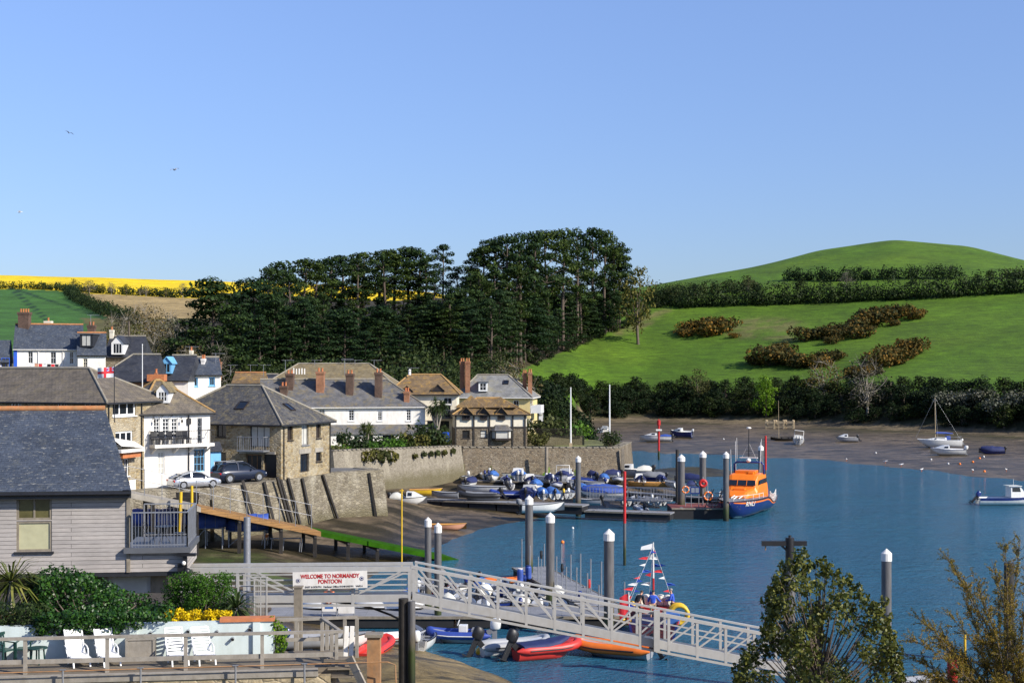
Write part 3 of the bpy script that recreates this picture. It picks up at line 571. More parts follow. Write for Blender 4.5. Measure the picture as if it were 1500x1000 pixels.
# greyer, leafless trees at the left foot of the wood
KB=[mk_tree(21,9,4.0,'twig','bare_tree',.3,'barkgrey',.3,900,1,'leafless grey tree',open_=True),mk_tree(22,8,4.2,'brown','budding_tree',.25,'barkgrey',.34,1000,1,'budding tree',open_=True),mk_tree(23,9,3.6,'olive','young_tree',.25,'bark',.36,1000,1,'olive green tree')]
for x,ty,Y,k in [(176,462,300,0),(190,452,330,1),(205,448,340,0),(222,452,320,0),(238,455,310,1),(252,462,300,0),(200,472,285,2),(228,475,275,1),(262,478,270,0),(160,478,290,2),(150,488,280,1),(180,488,270,0),(246,492,262,2),(215,494,262,0),(136,493,285,2),(275,500,255,1),(120,500,280,2)]:
    X=(x-750)/FPX*Y; zb=Zt(X,Y); H=CAMH-(ty-HOR)/FPX*Y-zb; KB[k].put((X,Y,zb),None,['leafless grey tree among the thicket below the tan field','budding brownish tree among the thicket below the tan field','olive green young tree among the thicket below the tan field'][k],'trees of the thicket below the tan field',(.5+.5*H/9,.5+.5*H/9,max(.5,H/9)))
for x,ty,Y,k,lab in [(318,508,255,0,'pale leafless tree in front of the broad cedar'),(935,388,470,2,'brownish budding tree at the right edge of the pine wood'),(730,512,268,2,'olive green tree rising behind the tall twin chimney stacks'),(752,522,262,1,'grey brown shrubby tree on the slope behind the slate manor')]:
    X=(x-750)/FPX*Y; zb=Zt(X,Y); H=CAMH-(ty-HOR)/FPX*Y-zb; KB[k].put((X,Y,zb),None,lab,None,(.4+.6*H/9,)*2+(H/9,))
# --- bank of trees along the far shore
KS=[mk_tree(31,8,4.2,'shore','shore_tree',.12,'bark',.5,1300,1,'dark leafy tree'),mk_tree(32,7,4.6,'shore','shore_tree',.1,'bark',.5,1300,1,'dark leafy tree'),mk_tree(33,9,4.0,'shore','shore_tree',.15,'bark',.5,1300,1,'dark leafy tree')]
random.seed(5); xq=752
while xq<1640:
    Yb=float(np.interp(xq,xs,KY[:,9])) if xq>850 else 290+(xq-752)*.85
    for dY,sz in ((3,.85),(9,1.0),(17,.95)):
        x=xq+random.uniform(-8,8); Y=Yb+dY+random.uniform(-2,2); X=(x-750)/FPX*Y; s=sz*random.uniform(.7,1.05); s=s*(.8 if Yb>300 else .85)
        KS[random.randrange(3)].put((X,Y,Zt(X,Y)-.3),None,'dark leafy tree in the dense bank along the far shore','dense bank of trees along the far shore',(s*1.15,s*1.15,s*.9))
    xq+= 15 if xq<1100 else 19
KG=mk_tree(41,7,3.0,'bright','green_tree',.2,'bark',.4,1000,1,'x'); KW=mk_bush(42,4,4.2,'blossom','blossom_bush',.42,900,'x')
for x,ty,dY,k,lab in [(1122,548,2,KG,'bright fresh green tree leaning over the far beach'),(1270,528,4,KB[0],'pale leafless tree on the far shore below the gorse'),(1206,516,14,KB[1],'tall budding tree on the far shore above the beached white motorboat'),(1022,538,10,KB[2],'olive green tree standing above the far shore bank')]:
    Yb=float(np.interp(x,xs,KY[:,9])); Y=Yb+dY; X=(x-750)/FPX*Y; zb=Zt(X,Y); H=CAMH-(ty-HOR)/FPX*Y-zb; k.put((X,Y,zb-.2),None,lab,None,(.9*H/8,.9*H/8,H/(7 if k is KG else 9)))
for x in (1385,1412,1440,1466,1494):
    Y=float(np.interp(x,xs,KY[:,9]))+random.uniform(3,9); X=(x-750)/FPX*Y; KW.put((X,Y,Zt(X,Y)+1.5),None,'greyish white blossoming bush in the far shore bank under the hillside','blossoming bushes in the far shore bank',random.uniform(.9,1.2))
for x in range(792,858,9):
    for Y in (232,250,268):
        X=(x+random.uniform(-4,4)-750)/FPX*Y; KS[random.randrange(3)].put((X,Y,Zt(X,Y)-.4),None,'dark leafy tree in the thicket behind the slate manor','thicket behind the slate manor',random.uniform(.75,.95))
for x,y in ((945,464),(930,473),(914,481),(897,489),(878,497),(855,507),(832,516),(808,526),(786,536),(922,476),(866,502),(843,511)):
    q=hit(x,y,330); KS[random.randrange(3)].put(q-Vector((0,0,.3)),None,'low dark scrub tree along the sloping edge of the pine wood','scrub along the edge of the pine wood',random.uniform(.4,.6))
# --- hedges
def hedge(label,pts,h,wd,m,step=1.1,name='hedge',per=26,size=.5,var=.35,group=None):
    Ps=[];Ns=[]
    for (a,b) in zip(pts[:-1],pts[1:]):
        L=math.hypot(b[0]-a[0],b[1]-a[1]); k=max(2,int(L/step))
        for i in range(k):
            t_=(i+random.random())/k; X=a[0]+(b[0]-a[0])*t_+random.gauss(0,wd*.25); Y=a[1]+(b[1]-a[1])*t_+random.gauss(0,wd*.25); hh=h*random.uniform(1-var,1+var)
            p_,q_=clump((X,Y,Zt(X,Y)+hh*.42),(wd*.6,wd*.6,hh*.58),per,.6); Ps.append(p_);Ns.append(q_)
    V_,F_=cards(np.concatenate(Ps),np.concatenate(Ns),size,.42); o=np_mesh(name,V_,F_,LM[m]); c0=pts[len(pts)//2]
    tag(o,label,'hedge',group); return o
def hp(*q,Ymin=400): return [tuple(hit(x,y,Ymin)[:2]) for x,y in q]
hedge('long dark field hedge across the middle of the green hill',hp((965,446),(1000,452),(1060,450),(1120,446),(1200,443),(1280,440),(1360,438),(1440,433),(1530,429),(1600,428)),6.0,4.6,'dark',.7,per=150,size=.6,var=.6)
hedge('upper hedge along the track on the green hill',hp((1150,412),(1230,412),(1300,411),(1405,411),Ymin=500),4.4,3.2,'dark',.8,per=110,size=.55)
hedge('short upper hedge at the edge of the hilltop field',hp((1466,410),(1500,409),(1560,410),Ymin=500),3.8,2.8,'dark',.8,per=110,size=.55)
hedge('scrubby hedge climbing from the wood towards the hilltop field',hp((945,442),(975,438),(1010,434),(1060,430),(1110,426),Ymin=430),4.5,4.0,'dark',.8,per=120,size=.6)
for x,y,k,H,lab in [(1096,438,KB[2],8,'rounded tree standing out of the hedge below the hilltop'),(1108,436,KS[1],6.5,'dark bushy tree beside the rounded tree in the hill hedge'),(1172,436,KS[0],7,'broad dark tree in the middle of the hill hedge'),(1240,430,KB[0],7,'grey leafless tree in the hill hedge'),(1450,411,KS[0],4.2,'lone rounded bush on the hilltop field edge'),(1433,411,KS[1],2.4,'low dark bush beside the lone rounded bush on the hilltop'),(985,446,KB[2],7,'olive tree where the hill hedge meets the wood'),(962,452,KS[1],7,'dark bushy tree at the corner of the wood and the hill hedge'),(1018,436,KS[2],5,'small dark tree in the scrubby hedge near the wood')]:
    q=hit(x,y,400); s=H/8; k.put(q-Vector((0,0,.3)),None,lab,None,(s,s,s))
hedge('dark hedge along the foot of the yellow rapeseed field',hp((-60,422),(0,423),(60,424),(100,427),(150,431),(200,433),(260,436),(330,438),Ymin=500),3.8,3.4,'dark',1.5,per=60,size=.8)
hedge('brown hedge running diagonally between the green and tan fields',hp((100,430),(112,441),(135,453),(160,463),(185,470),(200,476),Ymin=430),4.5,4.0,'hedge',1.4,per=80,size=.6)
for x,y,k,H in [(84,425,0,5),(108,428,2,8),(131,431,1,9),(150,431,2,6),(163,433,0,7),(185,434,2,7),(205,434,1,5),(214,435,0,6),(243,436,2,6),(268,438,0,8)]:
    q=hit(x,y,500); s=H/9; KB[k].put(q,None,'small wind-bent hedgerow tree against the yellow field','hedgerow trees against the yellow field',(s,s,s*.9))
# --- gorse on the hillside
KO=[mk_bush(51,3.4,2.8,'gorse','gorse_bush',.42,900,'orange flowering gorse bush'),mk_bush(52,3.0,2.4,'gorse','gorse_bush',.42,800,'orange flowering gorse bush')]
for grp,pl in (('upper clump of gorse near the wood',[(1010,490,1.1),(1026,486,1.2),(1040,490,1.15),(1058,488,1.1),(1000,492,.8),(1046,480,1.0)]),
 ('long upper bank of gorse on the hillside',[(1182,503,1.0),(1198,500,1.2),(1216,496,1.15),(1230,502,1.0),(1240,488,1.25),(1258,482,1.3),(1275,480,1.25),(1262,492,1.1),(1290,476,1.2),(1306,472,1.1),(1322,468,1.0),(1338,467,.9)]),
 ('lower clump of gorse above the leafless tree',[(1112,537,.9),(1128,533,1.3),(1144,535,1.4),(1160,538,1.2),(1178,538,1.1),(1196,535,1.1),(1212,531,.9),(1150,524,1.1)]),
 ('lower slanting row of gorse beside the bare tree',[(1262,548,.9),(1278,542,1.1),(1296,536,1.2),(1312,530,1.25),(1328,524,1.2),(1338,520,1.0),(1250,553,.7)])):
    for x,y,s in pl+[(x+random.uniform(-14,14),y+random.uniform(-8,8),.6) for x,y,s in pl]:
        x+=random.uniform(-7,7); y+=random.uniform(-4,4); s*=random.uniform(.8,1.3); q=hit(x,y,300); KO[random.randrange(2)].put(q-Vector((0,0,.3)),None,'orange flowering gorse bush in the '+grp,grp,s*1.4)
# ------------------------------------------------------------------ buildings
M.update(
 rubble=stone_mat('warm_rubble_stone',[(.30,.22,.11),(.40,.31,.17),(.20,.15,.085),(.46,.38,.24),(.27,.22,.15)],(.36,.31,.22),3.0,.7,(.5,.45,.34)),
 rubbledark=stone_mat('brown_rubble_stone',[(.16,.125,.085),(.23,.18,.12),(.10,.08,.06),(.28,.235,.17)],(.2,.17,.125),3.2,.8,(.30,.26,.2)),
 quaystone=stone_mat('quay_stone',[(.20,.17,.115),(.27,.235,.165),(.15,.127,.09),(.33,.29,.21)],(.23,.20,.15),2.3,.9,(.47,.43,.34),tide=2.2),
 gardenstone=stone_mat('garden_wall_stone',[(.26,.23,.175),(.2,.175,.13),(.31,.275,.215),(.235,.205,.155)],(.28,.25,.195),3.4,.6,(.42,.38,.29),tide=2.6),
 slate=tile_mat('blue_grey_slate',(.047,.058,.078),(.064,.077,.10),(.03,.036,.048),.26,.155,(.15,.15,.12),.4,1.9,.55,.45,.5,.009,(.33,.32,.27)),
 slatedark=tile_mat('dark_slate',(.030,.033,.042),(.05,.053,.062),(.018,.018,.02),.32,.24,(.10,.09,.07),.4,1.1,.55,.7,.55,.012),
 slatepale=tile_mat('pale_weathered_slate',(.19,.19,.18),(.25,.245,.23),(.1,.1,.095),.35,.26,(.27,.24,.13),.6,.7,.5,.6,.6,.012),
 slategrey=tile_mat('mid_grey_slate',(.095,.095,.10),(.14,.138,.138),(.07,.07,.07),.35,.25,(.22,.17,.07),.65,1.0,.5,.6,.6,.012),
 slatelich=tile_mat('lichened_slate',(.055,.054,.056),(.088,.085,.08),(.03,.03,.03),.32,.24,(.22,.18,.09),.7,2.2,.5,.7,.6,.012,(.30,.28,.22)),
 tilebrown=tile_mat('brown_roof_tile',(.115,.098,.078),(.155,.13,.10),(.05,.045,.04),.33,.26,(.21,.17,.10),.6,1.4,.5,.8,.75,.015),
 tilelich=tile_mat('lichened_brown_tile',(.15,.10,.055),(.21,.145,.075),(.07,.05,.03),.3,.24,(.36,.21,.045),.8,1.5,.5,.8,.8,.015),
 tileolive=tile_mat('olive_lichened_tile',(.17,.135,.075),(.22,.18,.105),(.09,.07,.045),.33,.26,(.26,.19,.075),.7,1.6,.5,.7,.8,.015),
 ridge=mat('terracotta_ridge_tile',(.42,.17,.06),.8,.25,3,(.3,.24,.12),.6), ridgegrey=mat('grey_ridge_tile',(.25,.23,.19),.8,.2,3,(.36,.28,.12),.6), ridgeor=mat('lichened_ridge_tile',(.37,.22,.075),.8,.25,3,(.2,.17,.1),.6),
 clap=plank_mat('grey_weathered_boards',(.44,.40,.365),(.37,.34,.315),(.06,.055,.053),.165,7.5),
 lead=mat('lead_sheet',(.1,.105,.115),.5,.12), fascia=mat('dark_fascia',(.02,.021,.024),.5,.2),
)
def wdir(A,B):
    L=math.hypot(B[0]-A[0],B[1]-A[1]); d=Vector(((B[0]-A[0])/L,(B[1]-A[1])/L,0)); return d,Vector((d.y,-d.x,0)),L
def W(A,B,u,z,o=0):
    d,n,L=wdir(A,B); return Vector((A[0],A[1],0))+d*u+n*o+Vector((0,0,z))
def wbox(mb,A,B,u0,u1,z0,z1,o0,o1,mi=0):
    vs=[W(A,B,u,z,o) for o in(o0,o1) for z in(z0,z1) for u in(u0,u1)]
    mb.add(vs,[(0,1,3,2),(4,6,7,5),(0,4,5,1),(2,3,7,6),(0,2,6,4),(1,5,7,3)],mi)
def wall_face(mb,A,B,z0,z1,holes,rev=.16,mi=0):
    d,n,L=wdir(A,B); hs=[(max(.02,h[0]),min(L-.02,h[1]),max(z0+.01,h[2]),min(z1-.01,h[3])) for h in holes]
    us=sorted({0,L}|{h[0] for h in hs}|{h[1] for h in hs}); zs=sorted({z0,z1}|{h[2] for h in hs}|{h[3] for h in hs})
    for i in range(len(us)-1):
        for j in range(len(zs)-1):
            a,b,c,e=us[i],us[i+1],zs[j],zs[j+1]; mu,mz=(a+b)/2,(c+e)/2
            if any(h[0]<mu<h[1] and h[2]<mz<h[3] for h in hs): continue
            mb.poly([W(A,B,a,c),W(A,B,b,c),W(A,B,b,e),W(A,B,a,e)],mi)
    for a,b,c,e in hs:
        for q in ([(a,c),(a,e)],[(b,e),(b,c)],[(a,e),(b,e)],[(b,c),(a,c)]):
            (p0,q0),(p1,q1)=q; mb.poly([W(A,B,p0,q0),W(A,B,p0,q0,-rev),W(A,B,p1,q1,-rev),W(A,B,p1,q1)],mi)
def window(root,A,B,r,frame='pvc',nx=2,nz=2,fw=.07,glass='glass',name='window',rev=.16,sill=True,bars=.035,proud=False,arch=False,sillm=None):
    u0,u1,z0,z1=r; mb=MB(); o0,o1=(-rev+.01,-rev+.075) if not proud else (.012,.07)
    wbox(mb,A,B,u0,u0+fw,z0,z1,o0,o1); wbox(mb,A,B,u1-fw,u1,z0,z1,o0,o1); wbox(mb,A,B,u0+fw,u1-fw,z1-fw,z1,o0,o1); wbox(mb,A,B,u0+fw,u1-fw,z0,z0+fw,o0,o1)
    for i in range(1,nx): u=u0+(u1-u0)*i/nx; wbox(mb,A,B,u-bars/2,u+bars/2,z0+fw,z1-fw,o0+.01,o1-.012)
    for i in range(1,nz): z=z0+(z1-z0)*i/nz; wbox(mb,A,B,u0+fw,u1-fw,z-bars/2,z+bars/2,o0+.012,o1-.014)
    o=mb.build(name,M[frame] if isinstance(frame,str) else frame,root,world=True)
    g=MB(); gp=o0+.02; g.poly([W(A,B,u0+.02,z0+.02,gp),W(A,B,u1-.02,z0+.02,gp),W(A,B,u1-.02,z1-.02,gp),W(A,B,u0+.02,z1-.02,gp)])
    if proud: pass
    g.build('pane',M[glass],o,world=True)
    if sill:
        s=MB(); wbox(s,A,B,u0-.08,u1+.08,z0-.09,z0-.003,-rev+.02,.09); s.build('sill',M[sillm] if sillm else (M[frame] if isinstance(frame,str) else frame),o,world=True)
    return o
class House:
    def __init__(s,name,label,A,B,depth,z0,ze,wm,cat='house',group=None,rev=.16):
        s.A=Vector((*A,0)); s.B=Vector((*B,0)); d,n,L=wdir(A,B); s.d,s.n,s.L=d,n,L; s.dep=depth; s.z0,s.ze=z0,ze; s.wm=M[wm]; s.rev=rev
        s.C=s.B-n*depth; s.D=s.A-n*depth; s.root=thing(name,label,cat,(A[0],A[1],z0),math.atan2(d.y,d.x),group); s.op={k:[] for k in 'frbl'}; s.gab=[]
    def ends(s,f): return {'f':(s.A,s.B),'r':(s.B,s.C),'b':(s.C,s.D),'l':(s.D,s.A)}[f]
    def win(s,f,x0,y0,x1,y1,**k):            # opening measured on the photo, laid on the wall plane
        A,B=s.ends(f); u0,zt=uz(x0,y0,A,B); u1,zb=uz(x1,y1,A,B); s.op[f].append(((u0,u1,zb,zt),k)); return (u0,u1,zb,zt)
    def winm(s,f,u0,u1,z0,z1,**k): s.op[f].append(((u0,u1,s.z0+z0,s.z0+z1),k))
    def walls(s,name='wall'):
        mb=MB()
        for f in 'frbl':
            A,B=s.ends(f); wall_face(mb,A,B,s.z0,s.ze,[r for r,_ in s.op[f]],s.rev)
        for g in s.gab: mb.poly(g)
        s.wall=mb.build(name,s.wm,s.root,world=True)
        for f in 'frbl':
            A,B=s.ends(f)
            for r,k in s.op[f]:
                k=dict(k); k.setdefault('rev',s.rev); window(s.root,A,B,r,**k)
        return s
    def roof(s,zr,el,er,m,over=.35,ridge=None,th=.14,name='roof',fascia='fascia'):
        d,n=s.d,s.n; o=over; e=s.ze+.012
        sl=(zr-s.ze)/(s.dep/2); ed=e-sl*o
        oL=o if el else .12; oR=o if er else .12
        a=s.A+n*o-d*oL; b=s.B+n*o+d*oR; c=s.C-n*o+d*oR; f=s.D-n*o-d*oL
        r0=(s.A+s.D)/2+d*(el if el else -oL); r1=(s.B+s.C)/2-d*(er if er else -oR); up=lambda p,z:Vector((p.x,p.y,z))
        a,b,c,f=[up(p,ed) for p in(a,b,c,f)]; r0,r1=up(r0,zr),up(r1,zr); mb=MB(); t=Vector((0,0,-th))
        mb.poly([a,b,r1,r0]); mb.poly([c,f,r0,r1]); mb.poly([b,c,r1]); mb.poly([f,a,r0])
        if not el: mb.poly([f+t,r0+t,a+t]); 
        rf=mb.build(name,M[m],s.root,world=True); s.rf=rf; s.r0,s.r1=r0,r1; s.cor=(a,b,c,f)
        ed_=MB()
        for p,q in ((a,b),(b,c),(c,f),(f,a)): ed_.poly([p+t,q+t,q-Vector((0,0,.004)),p-Vector((0,0,.004))])
        ed_.poly([a+t,f+t,c+t,b+t]); ed_.build('fascia',M[fascia],rf,world=True)
        if not el: s.gab.append([up(s.A,s.ze),up(s.D,s.ze),up((s.A+s.D)/2,zr-.05)])
        if not er: s.gab.append([up(s.C,s.ze),up(s.B,s.ze),up((s.B+s.C)/2,zr-.05)])
        if ridge:
            rb=MB(); z=Vector((0,0,.02)); rb.tube([r0+z,r1+z],.13,6)
            if er: rb.tube([r1+z,b+z],.10,6); rb.tube([r1+z,c+z],.10,6)
            if el: rb.tube([r0+z,a+z],.10,6); rb.tube([r0+z,f+z],.10,6)
            rb.build('ridge_tiles',M[ridge],rf,world=True)
        g=MB(); g.tube([a+t*.4+n*.07,b+t*.4+n*.07],.06,6); pd=b+n*.05-d*.5; g.build('gutter',M[fascia if fascia!='fascia' else 'black'],rf,world=True)
        return s
    def chimney(s,x0,x1,yt,yb,Y,m='brick',pots=2,dy=.7,potm='terracotta'):
        sc_=Y/FPX; X0,X1=(x0-750)*sc_,(x1-750)*sc_; zt=CAMH-(yt-HOR)*sc_; zb=CAMH-(yb-HOR)*sc_-1.2; mb=MB(); cx,w=(X0+X1)/2,X1-X0; h=zt-zb
        cy=Y+dy/2; mb.box((cx,cy,zb+h*.5-.2),(w*.86,dy,h-.4)); mb.box((cx,cy,zt-.33),(w*.94,dy*1.08,.14)); mb.box((cx,cy,zt-.13),(w,dy*1.16,.26))
        o=mb.build('chimney',M[m],s.root,world=True)
        for i in range(pots):
            q=MB(); px_=cx+(i-(pots-1)/2)*w*.8/max(1,pots); q.lathe([(.13,0),(.11,.35),(.14,.38),(.14,.46),(.1,.46)],(px_,cy,zt),8); q.build('chimney_pot',M[potm],o,world=True)
        return o
    def aerial(s,x,yt,yb,Y,arms=4):
        p=atY(x,yt,Y); q=atY(x,yb,Y); mb=MB(); mb.tube([q,p],.03,5); L=(1.6); mb.bar(p-Vector((L*.3,0,.05)),p+Vector((L*.7,.2,-.05)),.035)
        for i in range(arms): c=p+Vector((L*(-.25+.9*i/arms),0,-.03)); mb.bar(c-Vector((0,.35,0)),c+Vector((0,.35,0)),.02)
        mb.build('aerial',M['steel'],s.root,world=True)
    def dormer(s,x0,x1,yt,ye,yb,Y,back,wm='pvc',rm='slate',nx=2,nz=2,gable=True,glass='glass',frame='pvc',over=.15,cheek=None):
        """box with a front window whose roof runs back into the slope"""
        k=Y/FPX; X0,X1=(x0-750)*k,(x1-750)*k; z=lambda y:CAMH-(y-HOR)*k; A,B=(X0,Y),(X1,Y); zt,ze,zb=z(yt),z(ye),z(yb); w=X1-X0
        mb=MB(); wall_face(mb,A,B,zb,ze,[(w*.14,w*.86,zb+.12,ze-.08)],.08)
        for xx in (X0,X1): mb.poly([(xx,Y,zb),(xx,Y+back,zb),(xx,Y+back,ze),(xx,Y,ze)])
        if gable: mb.poly([(X0,Y,ze),(X1,Y,ze),((X0+X1)/2,Y,zt)])
        d_=mb.build('dormer',M[wm],s.root,world=True)
        window(d_,A,B,(w*.14,w*.86,zb+.12,ze-.08),frame,nx,nz,.05,glass,rev=.08,sill=False) if False else None
        f=MB(); u0,u1,a0,a1=w*.14,w*.86,zb+.12,ze-.08
        for q in ((u0,u0+.06,a0,a1),(u1-.06,u1,a0,a1),(u0+.06,u1-.06,a1-.06,a1),(u0+.06,u1-.06,a0,a0+.06)): wbox(f,A,B,*q,-.07,-.01)
        for i in range(1,nx): u=u0+(u1-u0)*i/nx; wbox(f,A,B,u-.03,u+.03,a0+.06,a1-.06,-.065,-.02)
        for i in range(1,nz): zz=a0+(a1-a0)*i/nz; wbox(f,A,B,u0+.06,u1-.06,zz-.02,zz+.02,-.066,-.022)
        f.build('window_frame',M[frame],d_,world=True)
        g=MB(); g.poly([W(A,B,u0,a0,-.05),W(A,B,u1,a0,-.05),W(A,B,u1,a1,-.05),W(A,B,u0,a1,-.05)]); g.build('pane',M[glass],d_,world=True)
        r=MB(); o=over; xm=(X0+X1)/2
        if gable:
            sl=(zt-ze)/(w/2); ze2=ze-sl*o
            P=[Vector((X0-o,Y-o,ze2)),Vector((xm,Y-o,zt)),Vector((X1+o,Y-o,ze2))]; Q=[p+Vector((0,back+o,0)) for p in P]; u=Vector((0,0,.09))
            r.add(P+Q+[p+u for p in P]+[p+u for p in Q],[(6,9,10,7),(7,10,11,8),(0,1,4,3),(1,2,5,4),(0,6,7,1),(1,7,8,2),(0,3,9,6),(2,8,11,5),(3,4,10,9),(4,5,11,10)])
        else:
            r.span((X0-o,Y-o,ze),(X1+o,Y+back,ze+.14))
        r.build('dormer_roof',M[rm],d_,world=True); return d_
def skylight(root,P,n_,w,h):
    """roof window lying on a slope: P centre, n_ slope normal"""
    n_=Vector(n_).normalized(); t_=Vector((-n_.y,n_.x,0)).normalized(); b_=n_.cross(t_); mb=MB(); P=Vector(P)+n_*.05
    def bx(mb,u0,u1,v0,v1,o0,o1): mb.add([P+t_*u+b_*v+n_*o for o in(o0,o1) for v in(v0,v1) for u in(u0,u1)],[(0,1,3,2),(4,6,7,5),(0,4,5,1),(2,3,7,6),(0,2,6,4),(1,5,7,3)])
    a,b=w/2,h/2; bx(mb,-a,-a+.08,-b,b,-.05,.06); bx(mb,a-.08,a,-b,b,-.05,.06); bx(mb,-a+.08,a-.08,b-.08,b,-.05,.06); bx(mb,-a+.08,a-.08,-b,-b+.08,-.05,.06)
    o=mb.build('skylight',M['darkframe'],root,world=True); g=MB(); bx(g,-a+.08,a-.08,-b+.08,b-.08,0,.03); g.build('pane',M['glass'],o,world=True)
def slope_point(h,u,v,z_at=None):             # on the front roof slope: u along the eave, v from eave to ridge
    a,b,c,f=h.cor; up_=(h.ze,); r=(h.A+h.D)/2; base=h.A+h.d*u; mid=(h.A+h.D)/2+h.d*u; zr=h.r0.z
    p=base.lerp(mid,v); p.z=h.ze+(zr-h.ze)*v; n=Vector((h.n.x*(zr-h.ze),h.n.y*(zr-h.ze),h.dep/2)); return p,n
# --- stone house on the quay
ang=R(22); lf=Vector((-math.cos(ang),math.sin(ang),0)); C1=Vector((-19.9,122.5,0)); A1=C1+lf*13.0
h=House('stone_house','rubble stone house with slate hip roof standing on the quay wall',A1[:2],C1[:2],8.7,5.75,11.15,'rubble',rev=.22)
h.win('f',317,620,331,640,frame='darkframe',nx=2,nz=1); h.win('f',317,662,331,683,frame='darkframe',nx=1,nz=1)
h.win('f',366,624,395,655,frame='darkframe',nx=3,nz=1,glass='curtain',name='balcony_door',sill=False)
h.win('f',360,665,383,700,frame='woodrust',nx=3,nz=1,glass='darkframe',name='garage_door',sill=False); h.win('f',386,665,405,700,frame='darkframe',nx=1,nz=1,glass='black',name='garage_door',sill=False)  # right half: black pane paints the dark inside of the open garage
for q in ((421,622,429,644),(463,620,470,641)): h.win('r',*q,frame='darkframe',nx=1,nz=2,glass='darkframe')
h.win('r',442,621,452,651,frame='steel',nx=2,nz=1,glass='curtain'); h.win('r',440,664,453,690,frame='darkframe',nx=2,nz=1,name='side_door',sill=False); h.win('r',463,662,471,675,frame='darkframe',nx=1,nz=1)
h.roof(14.15,4.6,4.6,'slatelich',.4,'ridgegrey'); h.walls()
for u,v in ((7.9,.42),): p,n=slope_point(h,u,v); skylight(h.root,p,n,1.0,1.15)
pm=(h.B+h.C)/2; nr=h.d*(14.15-11.15)/4.6+Vector((0,0,1)); p=h.B.lerp(h.C,.48)-h.d*1.7; p.z=11.15+1.7/4.6*3.0; skylight(h.root,p,nr,.8,1.1)
mb=MB(); A,B=h.ends('f'); u0,zt=uz(356,639,A,B); u1,zb=uz(395,659,A,B)
wbox(mb,A,B,u0,u1,zb-.12,zb,.02,1.0)
for i in range(13): u=u0+.03+(u1-u0-.06)*i/12; wbox(mb,A,B,u-.015,u+.015,zb,zt,.94,.97)
for o_ in (.05,.5): 
    for u in (u0+.02,u1-.05): wbox(mb,A,B,u,u+.03,zb,zt,o_,o_+.03)
for z in (zt,): wbox(mb,A,B,u0,u1,z,z+.05,.92,.99); wbox(mb,A,B,u0,u0+.05,z,z+.05,.02,.92); wbox(mb,A,B,u1-.05,u1,z,z+.05,.02,.92)
mb.build('balcony',M['steel'],h.root,world=True)
mb=MB(); wbox(mb,A,B,u0-.3,u1+.6,zb-.35,zb-.14,.01,.14); mb.build('lintel',M['concrete'],h.root,world=True)
A_,B_=h.ends('r')
for q in ((420,617,430,621),(441,616,453,620),(462,615,471,619),(438,658,455,663),(461,656,473,661)):
    a,zt_=uz(q[0],q[1],A_,B_); b,zb_=uz(q[2],q[3],A_,B_); mb=MB(); wbox(mb,A_,B_,a,b,zb_,zt_,.008,.05); mb.build('lintel',M['concrete'],h.root,world=True)
mb=MB(); mb.tube([W(A_,B_,.35,5.9,.1),W(A_,B_,.35,10.7,.1)],.05,6); mb.tube([W(A_,B_,8.45,6.0,.1),W(A_,B_,8.45,10.7,.1)],.05,6); mb.build('downpipe',M['black'],h.root,world=True)
# --- long stone building at the left
ang=R(20); C2=Vector((-31.4,110,0)); A2=C2+Vector((-math.cos(ang),math.sin(ang),0))*23
h=House('stone_house','long brown roofed stone building with white casement windows beside the white balcony house',A2[:2],C2[:2],8.0,5.7,13.35,'rubble',rev=.18)
for q in ((15,587,31,600),(83,586,98,600),(122,585,148,600)): h.win('f',*q,frame='pvc',nx=3,nz=1,fw=.14,bars=.1)
h.win('r',165,585,199,608,frame='pvc',nx=3,nz=1,fw=.15,bars=.13); h.win('r',169,632,195,652,frame='pvc',nx=3,nz=1,fw=.15,bars=.13); h.win('r',181,672,189,696,frame='pvc',nx=2,nz=2)
h.roof(15.75,4.4,4.5,'tilebrown',.4,'ridgegrey'); h.walls()
A,B=h.ends('r'); mb=MB()
mb.poly([W(A,B,.6,10.4,.02),W(A,B,3.7,9.95,.02),W(A,B,3.7,9.45,1.0),W(A,B,.6,9.75,1.0)]); wbox(mb,A,B,.6,3.7,9.2,9.45,.0,1.0); mb.build('bay_roof',M['white'],h.root,world=True)
mb=MB(); wbox(mb,A,B,1.2,3.6,8.75,9.15,.01,.7); mb.build('awning',M['terracotta'],h.root,world=True)
mb=MB(); wbox(mb,A,B,2.0,3.8,5.7,6.9,.004,.06); mb.build('whitewash_base',M['white'],h.root,world=True)
mb=MB(); mb.tube([W(A,B,.25,6,.09),W(A,B,.25,13,.09)],.05,6); mb.tube([W(A,B,4.6,6,.09),W(A,B,4.6,13,.09)],.055,6); mb.build('downpipe',M['black'],h.root,world=True)
